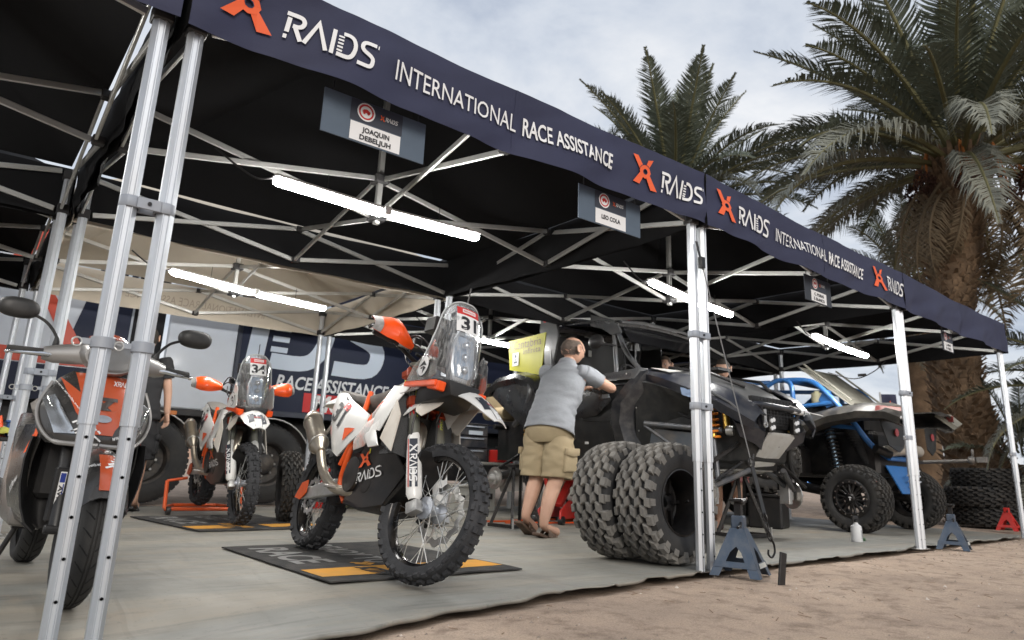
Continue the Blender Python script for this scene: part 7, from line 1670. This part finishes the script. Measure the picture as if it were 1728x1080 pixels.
# ------------------------------------------------------------------ jack stands
def jack_stand(label, M, col, m, sc=1., sticker=True):
    t = thing('jack_stand', label, 'jack stand', M=M, group='jack stands on the ground')
    H_ = .245; w0, w1 = .135, .040
    b = MB()
    # four tapered folded legs, A shaped openings between them
    for q in range(4):
        Mq = Matrix.Rotation(q*math.pi/2,4,'Z')
        for s_ in (-1,1):
            P0 = [(s_*w0,-w0,0),(s_*(w0-.052),-w0,0),(s_*.030,-w1-.050,H_*.50),(s_*.0,-w1-.036,H_*.62),(s_*.0,-w1,H_),(s_*w1,-w1,H_)]
            b.add([Mq@V(p) for p in P0],[(0,1,2,3,4,5)])
    b.build('legs_shell', m, t, solid=.004, smooth=30)
    b = MB()
    for q in range(4):
        Mq = Matrix.Rotation(q*math.pi/2,4,'Z'); b.add([Mq@V(p) for p in ((-.112,-.121,.045),(.112,-.121,.045),(.104,-.112,.075),(-.104,-.112,.075))],[(0,1,2,3)])
    cb_ = b.build('cross_brace', m, t, solid=.004)
    if sticker:
        b = MB(); b.add([V(p) for p in ((-.075,-.1245,.048),(.08,-.1245,.048),(.075,-.1165,.072),(-.07,-.1165,.072))],[(0,1,2,3)]); b.build('brace_label', mat('pale_label',(.55,.56,.52),.5,dirt=.4), cb_, smooth=0)
    b = MB(); b.box((0,0,H_+.03),(.075,.070,.075)); b.build('collar', m, t, bevel=.008)
    b = MB(); b.box((0,0,H_+.075),(.040,.036,.12)); 
    for k in range(6): b.box((.022,0,H_+.03+k*.018),(.008,.034,.008))
    b.add([V((x*.062, y*.036, H_+.125+z)) for x, y, z in ((-1,-1,.02),(0,-1,0),(1,-1,.02),(1,-1,.035),(0,-1,.018),(-1,-1,.035),(-1,1,.02),(0,1,0),(1,1,.02),(1,1,.035),(0,1,.018),(-1,1,.035))],[(0,1,4,5),(1,2,3,4),(6,11,10,7),(7,10,9,8),(5,4,10,11),(4,3,9,10),(0,6,7,1),(1,7,8,2),(0,5,11,6),(2,8,9,3)])
    b.build('post', BLKM, t, bevel=.002)
    b = MB(); b.tube([(-.03,-.02,H_+.03),(-.09,-.03,H_+.015),(-.14,-.03,H_+.01)], .008, 8); b.build('ratchet_lever', BLKM, t)
    return t
JB = mat('jack_blue', (.055,.080,.120), .4, .2, dirt=.35, dcol=(.20,.19,.18), dscale=12, coat=.2)
jack_stand('slate blue jack stand on the sand against the middle tent legs', mx((.13,-.17,.0), R(20), s=1.0), None, JB)
jack_stand('slate blue jack stand on the sand right of the third tent leg', mx((3.56,.02,-.004), R(15), s=.93), None, JB)
jack_stand('red jack stand in front of the stacked tyres at the right edge', mx((7.74,.90,-.006), R(5), s=.92), None, REDP, sticker=False)

# ------------------------------------------------------------------ guy line, bottle, screwdriver
gl_ = thing('guy_line', 'dark guy strap from the middle tent legs down to a black peg', 'guy line', (.08,-.444,0))
ga, gb_ = V((-.02,-.05,1.93)), V((.08,-.444,0)); gp = lambda t_: ga.lerp(gb_, t_)-V((.08,-.444,0))
b = MB(); b.tube([gp(.06), gp(.40), gp(.69)], .0035, 6); b.build('cord', mat('grey_cord',(.16,.16,.16),.7), gl_)
b = MB(); b.bar(gp(0), gp(.10), .025, .004, up=(0,1,0)); b.box(tuple(gp(.075)),(.035,.03,.07)); b.build('ratchet_buckle', BLKM, gl_, bevel=.004)
b = MB(); b.tube([gp(.69)+V((.026*math.cos(a),0,.026*math.sin(a))) for a in [i*math.pi/8 for i in range(16)]], .005, 6, closed=True); b.build('ring', BLKM, gl_)
b = MB(); b.bar(gp(.70), gp(.83), .032, .006, up=(0,1,0)); b.tube([gp(.70),gp(.67)+V((.04,0,.01))], .005, 6); b.build('strap', BLKP, gl_)
for k in range(3):
    q = .835+k*.025; b = MB(); c = gp(q); ax1 = (V((1,0,0)) if k%2 else V((0,1,0))); dn = (gb_-ga).normalized()
    b.tube([c+dn*.022*math.cos(a)+ax1*.012*math.sin(a) for a in [i*math.pi/8 for i in range(16)]], .0045, 6, closed=True); b.build('chain_link', BLKM, gl_)
b = MB(); h0 = gp(.90); b.tube(cr([h0+V((0,0,.02)),h0+V((.025,0,-.01)),h0+V((.03,0,-.05)),h0+V((0,0,-.075)),h0+V((-.03,0,-.06)),h0+V((-.028,0,-.035))],5), .0055, 8); b.build('hook', BLKM, gl_)
b = MB(); b.bar(V((.0,-.0,-.02)), V((.035,.0,.145)), .055, .012, up=(0,1,0)); b.build('peg_plate', BLKM, gl_, bevel=.002)
t = thing('spray_bottle', 'white spray bottle with a black trigger in front of the blue buggy wheel', 'spray bottle', (3.15,.66,.006))
b = MB(); b.lathe([(.001,0),(.045,.0),(.048,.006),(.048,.11),(.044,.135),(.020,.155),(.018,.17),(.001,.17)],24,mx((0,0,0),0,0,R(90))); bo = b.build('bottle', mat('bottle_white',(.72,.73,.74),.4,dirt=.15), t, smooth=40)
b = MB(); b.cyl((0,0,.165),(0,0,.19),.022,seg=16); b.box((-.01,0,.208),(.085,.028,.032)); b.box((-.052,0,.19),(.012,.02,.05)); b.build('trigger', BLKP, t, bevel=.005)
b = MB(); bl_ = lambda x, z, o2=0: V((.0485*math.sin(x/.048)*-1*-1, -.0487*math.cos(x/.048), z)); put_text(b, 'LIMPIADOR'[:0]+'CLEANER', .018, lambda x, y, o2=0: bl_(-y+.005, .03+x), 0, 0, width=.075, bold=.01); rect(b, bl_, .012,.03,.020,.10,2); b.build('bottle_print', mat('print_slate',(.12,.14,.16),.5), bo, smooth=0, weld=False)
t = thing('screwdriver', 'green handled screwdriver lying by the white spray bottle', 'screwdriver', (3.36,.70,.018), R(28))
b = MB(); b.tube([(-.06,0,0),(-.05,0,0),(.0,0,0),(.03,0,0),(.04,0,0)], [.008,.014,.013,.014,.008], 10); b.build('handle', mat('green_plastic',(.05,.16,.06),.4), t)
b = MB(); b.tube([(.035,0,-.002),(.17,0,-.008)], .0035, 8); b.build('blade', STEEL, t)

# ------------------------------------------------------------------ loose wheels at the right and behind
def flat_M(x, y, z, a=0): return mx((x,y,z), R(a), 0, R(90))
PLW = 'wheels stacked flat at the right'
for k, (x, y, z, lab) in enumerate(((8.62,1.42,.135,'bottom wheel of the stack left of the last tent leg'),(8.55,1.46,.40,'middle wheel of the stack left of the last tent leg'),(8.66,1.40,.665,'top wheel of the stack left of the last tent leg'),(9.55,.62,.135,'bottom wheel of the stack cut off by the right edge'),(9.50,.66,.40,'middle wheel of the stack cut off by the right edge'),(9.56,.60,.665,'top wheel of the stack cut off by the right edge'))):
    loose_tyre(lab, flat_M(x, y, z, k*37), r=.46, w=.262, rim=.23, m=MUDT2, group=PLW, seed=20+k)
for k, z in enumerate((.135,.40,.66)): loose_tyre(('bottom','middle','top')[k]+' wheel of the far stack seen between blue buggy and palm trunk', flat_M(8.75,2.75,z,k*50), r=.42, w=.26, rim=.22, m=MUDT2, group=PLW, seed=30+k)
loose_tyre('upright wheel lying in shade behind the tail wheel of bike 31', stand_M(-1.02,3.55,.30,75,R(-3)), r=.30, w=.16, rim=.19, m=MUDT2, seed=41)
t = thing('storage_case', 'low black case between the two buggies with a wheel standing on it', 'case', (3.90,2.0,0), R(20))
b = MB(); b.box((0,0,.17),(.40,.36,.34)); b.build('case_body', BLKP, t, bevel=.02); b = MB(); b.box((0,0,.352),(.42,.38,.03)); b.build('lid', BLKP, t, bevel=.008)
tt_ = loose_tyre('wheel with a blue hub propped up on a black case between the buggies', Matrix.Translation((3.90,1.98,.725)) @ Matrix.Rotation(R(-62),4,'Z'), r=.36, w=.26, rim=.20, m=MUDT2, style=1, seed=44)
b = MB(); b.cyl((0,-.115,0),(0,-.155,0),.050,.042,16); b.build('hub_cap', BLUE, tt_)

# ------------------------------------------------------------------ bench and things on it
t = thing('work_bench', 'low pale topped work bench along the truck side, behind the front wheel of bike 31', 'bench', (1.7,4.95,0))
b = MB(); b.box((0,0,.585),(2.3,.75,.03)); b.build('bench_top', mat('bench_grey',(.45,.44,.41),.5,dirt=.4), t, bevel=.004)
for x in (-1.1,1.1):
    for y in (-.33,.33):
        b = MB(); b.bar((x,y,0),(x,y,.57),.04,.04); b.build('leg', ALU2, t)
t = thing('tool_chest', 'black tool chest with drawers standing on the work bench', 'tool chest', (1.45,5.05,.60))
b = MB(); b.box((0,0,.24),(1.25,.4,.48)); b.build('chest_body', mat('chest_black',(.025,.028,.036),.4,dirt=.3), t, bevel=.012)
for k in range(3):
    b = MB(); b.box((0,-.205,.09+k*.15),(1.2,.012,.13)); d_ = b.build('drawer', mat('chest_black',(.025,.028,.036),.4), t, bevel=.005); b = MB(); b.box((0,-.216,.135+k*.15),(1.1,.012,.018)); b.build('drawer_handle', GREYP, d_, bevel=.003)
b = MB(); b.box((.42,-.214,.36),(.22,.004,.05)); b.build('chest_label', mat('pale_sticker',(.45,.50,.55),.4), t)
t = thing('bench_vise', 'green bench vise in front of the black tool chest', 'vise', (1.35,4.68,.60))
b = MB(); b.box((0,0,.02),(.18,.14,.04)); b.box((0,0,.09),(.34,.09,.07)); b.box((-.17,0,.10),(.03,.13,.11)); b.box((-.06,0,.10),(.03,.13,.11)); b.cyl((.05,0,.12),(.05,0,.19),.05,seg=14); b.build('vise_body', mat('vise_green',(.06,.16,.11),.45,.1,dirt=.4), t, bevel=.008)
b = MB(); b.tube([(-.17,0,.08),(-.28,0,.08)], .012, 8); b.tube([(-.28,-.09,.08),(-.28,.09,.08)], .007, 8); b.build('vise_handle', STEEL, t)
for k, (x, y, lab, m, dx, dz) in enumerate(((2.28,4.85,'red tool box on the bench left of the yellow spring',REDP,.22,.16),(2.66,4.85,'second red tool box on the bench, behind the yellow spring',REDP,.26,.20))):
    t = thing('tool_box', lab, 'tool box', (x,y,.60)); b = MB(); b.box((0,0,dz/2),(dx,.2,dz)); b.build('box_body', m, t, bevel=.012); b = MB(); b.tube(cr([(-dx*.3,0,dz),(-dx*.3,0,dz+.04),(dx*.3,0,dz+.04),(dx*.3,0,dz)],3), .008, 6); b.build('handle', BLKP, t); b = MB(); b.box((0,-.103,dz*.6),(dx*.5,.006,.04)); b.build('box_label', PWHITE, t)
for k, (x, y) in enumerate(((2.42,4.70),(2.50,4.74),(2.36,4.78))):
    t = thing('spray_can', ('pale spray can on the bench, nearest of three','pale spray can on the bench, rightmost of three','pale spray can on the bench, rearmost of three')[k], 'spray can', (x,y,.60), 0, 'spray cans on the bench')
    b = MB(); b.lathe([(.001,0),(.032,0),(.032,.16),(.022,.175),(.001,.175)],16,mx((0,0,0),0,0,R(90))); b.build('can', mat('can_grey',(.50,.52,.54),.3,.4), t); b = MB(); b.cyl((0,0,.175),(0,0,.205),.014,seg=10); b.build('cap', BLKP, t)
for k, (x, y, w_, h_, lab) in enumerate(((1.45,4.75,.42,.30,'pale grey crate on the floor below the bench, the left one'),(1.95,4.85,.34,.34,'pale grey crate on the floor below the bench, the right one'))):
    t = thing('crate', lab, 'crate', (x,y,0)); b = MB(); b.box((0,0,h_/2),(w_,.32,h_)); b.build('crate_body', mat('crate_pale',(.42,.42,.39),.5,dirt=.5), t, bevel=.015); b = MB(); b.box((0,0,h_+.012),(w_+.03,.35,.03)); b.build('lid', mat('crate_pale',(.42,.42,.39),.5,dirt=.5), t, bevel=.008); b = MB(); b.box((w_*.2,-.163,h_*.55),(.09,.006,.07)); b.build('crate_label', BLKP, t)
t = thing('trolley_jack', 'red trolley jack on the floor under the black buggy', 'trolley jack', (1.72,3.05,0), R(25))
b = MB()
for s_ in (-1,1): b.prism([(-.35,.06),(.32,.05),(.36,.10),(.05,.20),(-.10,.24),(-.34,.14)], .02, frame((0,s_*.12-.01,0),(1,0,0),(0,0,1)))
b.bar((-.05,0,.18),(.26,0,.42),.08,.05); b.box((.27,0,.44),(.13,.13,.03)); b.build('jack_frame', REDP, t, bevel=.004)
b = MB(); b.tube([(-.25,0,.14),(-.55,0,.75)], .018, 8); b.build('jack_handle', REDP, t)
for x, y in ((.30,.14),(.30,-.14),(-.30,.14),(-.30,-.14)):
    b = MB(); b.cyl((x,y-.025,.045),(x,y+.025,.045),.045,seg=16); b.build('wheel', BLKP, t)
t = tag(None or (lambda b: (b.tube(cr([(.75,3.3,.012),(1.1,3.22,.012),(1.7,3.36,.012),(2.2,3.2,.012),(2.3,2.9,.012),(1.6,2.95,.012),(1.0,3.05,.012)],8), .011, 8), b.build('air_hose', ORPAINT, None))[1])(MB()), 'orange air hose lying on the floor below the black buggy', 'hose')
for k, (x, y, lab, m_) in enumerate(((.42,5.35,'dark green jerry can on the floor between the truck wheels and the bench',mat('can_olive',(.05,.06,.03),.5,dirt=.3)),(.10,5.45,'red jerry can on the floor left of the dark green one',REDP))):
    t = thing('jerry_can', lab, 'jerry can', (x,y,0), R(8+20*k)); b = MB(); b.prism(rpoly([(-.17,0),(.17,0),(.17,.38),(.08,.46),(-.17,.46)],.03), .16, frame((0,.08,0),(1,0,0),(0,0,1))); b.build('can_body', m_, t, bevel=.012, bseg=2)
    b = MB(); b.tube(cr([(-.12,0,.45),(-.10,0,.51),(.02,0,.51),(.04,0,.46)],4), .012, 8); b.build('handle', m_, t); b = MB(); b.cyl((.12,0,.41),(.16,0,.47),.03,seg=12); b.build('cap', BLKP, t)
# table at far left with a few things
t = thing('side_table', 'small dark table at the left edge behind the scooter', 'table', (-3.15,4.55,0))
b = MB(); b.box((0,0,.60),(.7,.5,.03)); b.build('table_top', BLKP, t, bevel=.004)
for x in (-.3,.3):
    for y in (-.2,.2):
        b = MB(); b.bar((x,y,0),(x,y,.59),.03,.03); b.build('leg', ALU2, t)
t = thing('traffic_cone', 'small orange cone on the dark side table', 'cone', (-3.12,4.50,.616)); b = MB(); b.lathe([(.001,0),(.07,0),(.07,.012),(.055,.014),(.018,.17),(.001,.17)],18,mx((0,0,0),0,0,R(90))); b.build('cone_body', ORANGE, t)
t = thing('yellow_cloth', 'crumpled yellow cloth on the dark side table', 'cloth', (-3.0,4.42,.618)); b = MB(); b.grid(lambda u, v_: V(((u-.5)*.34, (v_-.5)*.22, .05*abs(MN.noise(V((u*4,v_*4,2))))*1.6+.02*math.sin(u*9)*math.sin(v_*7)+.02)), 20, 14); b.build('cloth_sheet', mat('cloth_yellow',(.50,.50,.10),.9), t, smooth=180, solid=-.004)
t = thing('blue_box', 'blue plastic box on the dark side table', 'box', (-2.93,4.62,.616)); b = MB(); b.box((0,0,.06),(.26,.18,.12)); b.build('box_body', mat('box_blue',(.03,.09,.28),.45), t, bevel=.01); b = MB(); b.box((0,0,.128),(.28,.20,.02)); b.build('lid', mat('box_blue',(.03,.09,.28),.45), t, bevel=.004)
# far flags
for k, (x, y, lab) in enumerate(((20.3,8.0,'small navy flag far off in the desert, just left of the third tent leg'),(23.6,8.6,'small navy flag far off in the desert, just right of the third tent leg'))):
    t = thing('flag', lab, 'flag', (x,y,0), R(-35), 'navy flags far away'); b = MB(); b.cyl((0,0,0),(0,0,3.45),.03,seg=8); b.build('pole', ALU2, t)
    b = MB(); b.grid(lambda u, v_: V((.03+.5*u, .05*math.sin(u*5+v_), 2.75+.65*v_)), 8, 6); fl = b.build('flag_cloth', FABN, t, smooth=180, solid=.004)
    b = MB(); b.add([V((.20,-.04,2.95)),V((.36,-.05,2.95)),V((.30,-.05,3.2))],[(0,1,2)]); b.build('flag_mark', PORANGE, fl, smooth=0)
# ------------------------------------------------------------------ palms
LEAFG = mat('palm_leaf', (.135,.155,.115), .55, var=.35, vscale=1.5)
LEAFG2 = mat('palm_leaf_dusty', (.215,.22,.18), .6, var=.3, vscale=1.5)
LEAFD = mat('palm_leaf_dry', (.17,.125,.075), .8, var=.35, vscale=2)
RACH = mat('palm_rachis', (.16,.15,.07), .6, var=.2)
BARK = mat('palm_bark', (.15,.098,.06), .95, var=.45, vscale=5, bump=.8, bscale=30, dirt=.6, dcol=(.13,.085,.05), dscale=7)
BARK2 = mat('palm_boot', (.21,.138,.083), .9, var=.5, vscale=9, bump=.5, bscale=60)
FR = {}
def frond_mesh(kind, seed, L=1., n=112):
    """a feather leaf along +X, curving down; unit length"""
    rnd = random.Random(seed); b = MB()
    bend, droop, lw = {'up':(.45,.35,.15),'mid':(1.05,.6,.155),'arch':(1.25,1.0,.15),'dead':(2.0,.9,.13)}[kind]
    pts = []; a = 0; p = V((0,0,0)); m = 26; side = rnd.uniform(-.12,.12)
    for i in range(m+1):
        pts.append(p.copy()); q = i/m; a = bend*q**1.5
        p = p+V((math.cos(a), side*q, -math.sin(a)))*(1/m)
    b.cm = 1
    b.tube(pts, [.012*(1-q/m)**.8+.0022 for q in range(m+1)], 5)
    b.cm = 0
    for i in range(n):
        q = .13+.87*(i+.5)/n; k = q*m; j = min(int(k), m-1); t = k-j; c = pts[j].lerp(pts[j+1], t); tg = (pts[j+1]-pts[j]).normalized(); up = tg.cross(V((0,1,0))); up = V((-tg.z*-1*0-tg.z*0, 0, 0))+V((tg.z*-1, 0, tg.x))
        l = lw*(math.sin(min(1,(q-.06)*1.15)*math.pi)**.5*.9+.15)*(1-.30*max(0,q-.7)/.3)*rnd.uniform(.82,1.12)
        for sd in (-1,1):
            if rnd.random() < (.04 if kind != 'dead' else .35): continue
            lift = rnd.uniform(.15,.65) if kind != 'dead' else rnd.uniform(-.9,.1)
            f = tg*rnd.uniform(.55,.85)+V((0,1,0))*sd*1.0+up*lift; f.normalize()
            wv = (tg-f*tg.dot(f)).normalized()*(.0044 if kind != 'dead' else .0045)
            m1 = c+f*l*.55; e_ = c+f*l+V((0,0,-1))*l*droop*rnd.uniform(.2,.8)
            b.add([c-wv*.6,c+wv*.6,m1+wv,m1-wv,e_], [(0,1,2,3),(3,2,4)])
    o = b.build('frond', [LEAFG if kind in ('up','mid') else LEAFG2 if kind == 'arch' else LEAFD, RACH if kind != 'dead' else LEAFD], None, smooth=0, weld=False, recalc=False)
    me = o.data; bpy.data.objects.remove(o); return me
for kd, c_ in (('up',3),('mid',3),('arch',3),('dead',2)): FR[kd] = [frond_mesh(kd, 10*i+len(kd)) for i in range(c_)]
def palm(label, base, spine, radii, L, fronds, seed=1, boots=True, group='date palms', dates=0, dead=0, skirt=0, crown_r=.25, elev=(80,-35), brushy=0):
    rnd = random.Random(seed); base = V(base)
    t = thing('palm_tree', label, 'palm tree', base, 0, group)
    pts = cr([V(p) for p in spine], 8); n = len(pts); rs = []
    for i in range(n):
        q = i/(n-1)*(len(radii)-1); k = min(int(q), len(radii)-2); rs.append(radii[k]+(radii[k+1]-radii[k])*(q-k))
    b = MB(); b.tube(pts, rs, 20)
    b.build('trunk', BARK, t, smooth=60, warp=lambda co: co+V((co.x-pts[0].x, co.y-pts[0].y, 0))*(.16*MN.noise(co*3.2)+.10*MN.noise(co*8)))
    top = pts[-1]; tgt = (pts[-1]-pts[-3]).normalized()
    if boots:   # cut leaf bases, in spirals
        bm_ = MB(); tot = 0; cum = [0]
        for i in range(1,n): cum.append(cum[-1]+(pts[i]-pts[i-1]).length)
        H_ = cum[-1]; s_ = 0; ang = 0
        while s_ < H_*.985:
            i = max(j for j in range(n) if cum[j] <= s_); i = min(i, n-2); t_ = (s_-cum[i])/(cum[i+1]-cum[i]); c = pts[i].lerp(pts[i+1], t_); r_ = rs[i]+(rs[i+1]-rs[i])*t_
            q = s_/H_
            for k in range(11):
                a = ang+k*2*math.pi/11+rnd.uniform(-.12,.12); o_ = V((math.cos(a),math.sin(a),0)); w_ = V((-math.sin(a),math.cos(a),0)); l = rnd.uniform(.06,.15)*(1+2.2*max(0,q-.72)/.28); sp = rnd.uniform(.05,.15)+.12*max(0,q-.7)
                if rnd.random() < .10: continue
                bw = rnd.uniform(.04,.075); p0 = c+o_*(r_*.93)
                e0 = p0+o_*sp+V((0,0,l)); th = o_*.03
                bm_.add([p0-w_*bw,p0+w_*bw,p0+w_*bw*.9+th+V((0,0,.02)),p0-w_*bw*.9+th+V((0,0,.02)),e0-w_*bw*.45,e0+w_*bw*.45,e0+w_*bw*.4+th*.6,e0-w_*bw*.4+th*.6],[(0,1,5,4),(3,7,6,2),(0,4,7,3),(1,2,6,5),(4,5,6,7)])
                for _f in range(rnd.choice((0,1,2,3))):   # fibre hanging at the base
                    f0 = p0+o_*.02+w_*rnd.uniform(-.05,.05); bm_.add([f0,f0+w_*.010,f0+o_*rnd.uniform(.05,.20)+V((0,0,-rnd.uniform(.05,.32)))+w_*rnd.uniform(-.22,.22)],[(0,1,2)])
            s_ += rnd.uniform(.055,.085); ang += .35
        o = bm_.build('leaf_base', BARK2, t, smooth=0, weld=False, recalc=False); o['kind'] = 'stuff'
    for i in range(fronds):
        q = (i+.5)/fronds; el = elev[0]+(elev[1]-elev[0])*q**.85+rnd.uniform(-7,7); az = i*137.5+rnd.uniform(-14,14)
        kd = 'up' if el > 48 else 'mid' if el > 12 else 'arch'
        o = bpy.data.objects.new('frond', rnd.choice(FR[kd])); COL.objects.link(o); o.parent = t
        s_ = L*rnd.uniform(.86,1.08)*(1 if el > -5 else .92)
        d = V((math.cos(R(az)),math.sin(R(az)),0)); o.location = top+d*crown_r*(.5+.5*q)+V((0,0,.30*(1-q)-.22*q))
        o.rotation_euler = Euler((rnd.uniform(-.35,.35), -R(el), R(az)), 'XYZ'); o.scale = (s_,s_,s_)
    for i in range(dead):
        o = bpy.data.objects.new('dry_frond', rnd.choice(FR['dead'])); COL.objects.link(o); o.parent = t; az = i*137.5+40; d = V((math.cos(R(az)),math.sin(R(az)),0))
        s_ = L*rnd.uniform(.45,.75); o.location = top+d*crown_r*1.3+V((0,0,-.35-rnd.random()*.5)); o.rotation_euler = Euler((rnd.uniform(-.5,.5), -R(rnd.uniform(-75,-25)), R(az)), 'XYZ'); o.scale = (s_,)*3
    for i in range(dates):
        b = MB(); az = R(i*360/dates+150); d = V((math.cos(az),math.sin(az),0)); c = top+d*(.75+.25*(i%2))+V((0,0,-.55-.25*(i%3)))
        b.cm = 1
        for k in range(5): b.tube(cr([top+d*.2+V((0,0,-.05)), top+d*.6+V((rnd.uniform(-.05,.05),0,.10)), c+V((rnd.uniform(-.1,.1),rnd.uniform(-.1,.1),.1))],4), .010, 5)
        b.cm = 0
        for k in range(150):
            o_ = V((rnd.gauss(0,1),rnd.gauss(0,1),rnd.gauss(0,1))).normalized(); p = c+V((o_.x*.20,o_.y*.20,o_.z*.26))*rnd.uniform(.6,1); r_ = .024
            b.add([p+V(q)*r_ for q in ((1,0,0),(-1,0,0),(0,1,0),(0,-1,0),(0,0,1.4),(0,0,-1.4))],[(0,2,4),(2,1,4),(1,3,4),(3,0,4),(2,0,5),(1,2,5),(3,1,5),(0,3,5)])
        b.build('date_cluster', [mat('dates',(.07,.03,.02),.6), mat('date_stalk',(.45,.16,.04),.6)], t, smooth=0, weld=False)
    return t
palm('tallest date palm, thick shaggy brown trunk and date clusters, right of the gazebos', (9.70,1.88,0), [(0,0,-.1),(-.02,0,1.0),(-.12,.08,2.2),(-.08,.06,3.4),(.14,-.08,4.7),(.34,-.24,6.3)], [.46,.44,.39,.36,.38,.52], 3.9, 62, seed=3, dates=7, dead=16, crown_r=.45, elev=(84,-10))
palm('date palm with upright fronds rising behind the roofs near the middle of the photo', (11.4,9.2,0), [(0,0,-.1),(0,0,4.0),(0,0,7.8)], [.40,.34,.40], 3.9, 78, seed=5, crown_r=.35, elev=(88,-25), dates=2, boots=False)
palm('farthest palm, only frond tips showing over the roof edge left of the others', (10.4,12.1,0), [(0,0,-.1),(0,0,5.0),(0,0,8.1)], [.38,.32,.36], 3.0, 26, seed=6, crown_r=.3, elev=(85,-5), boots=False)
palm('slender palm seen small behind the thick trunk, at its left', (14.0,4.3,0), [(0,0,-.1),(0,0,3.0),(0,0,5.2)], [.35,.30,.34], 2.4, 34, seed=8, crown_r=.25, elev=(85,-45), boots=False, dates=2)
palm('low young palm at the right edge, its dusty fronds brushing the tent corner', (9.75,-.05,0), [(0,0,-.1),(0,0,.9),(0,0,1.9)], [.30,.30,.34], 2.3, 46, seed=12, crown_r=.25, elev=(86,-30))
palm('small offshoot palm growing at the foot of the thick trunk', (9.9,1.25,0), [(0,0,-.1),(0,0,.5),(0,0,.9)], [.16,.18,.2], 1.3, 16, seed=14, crown_r=.12, elev=(85,0), boots=False)
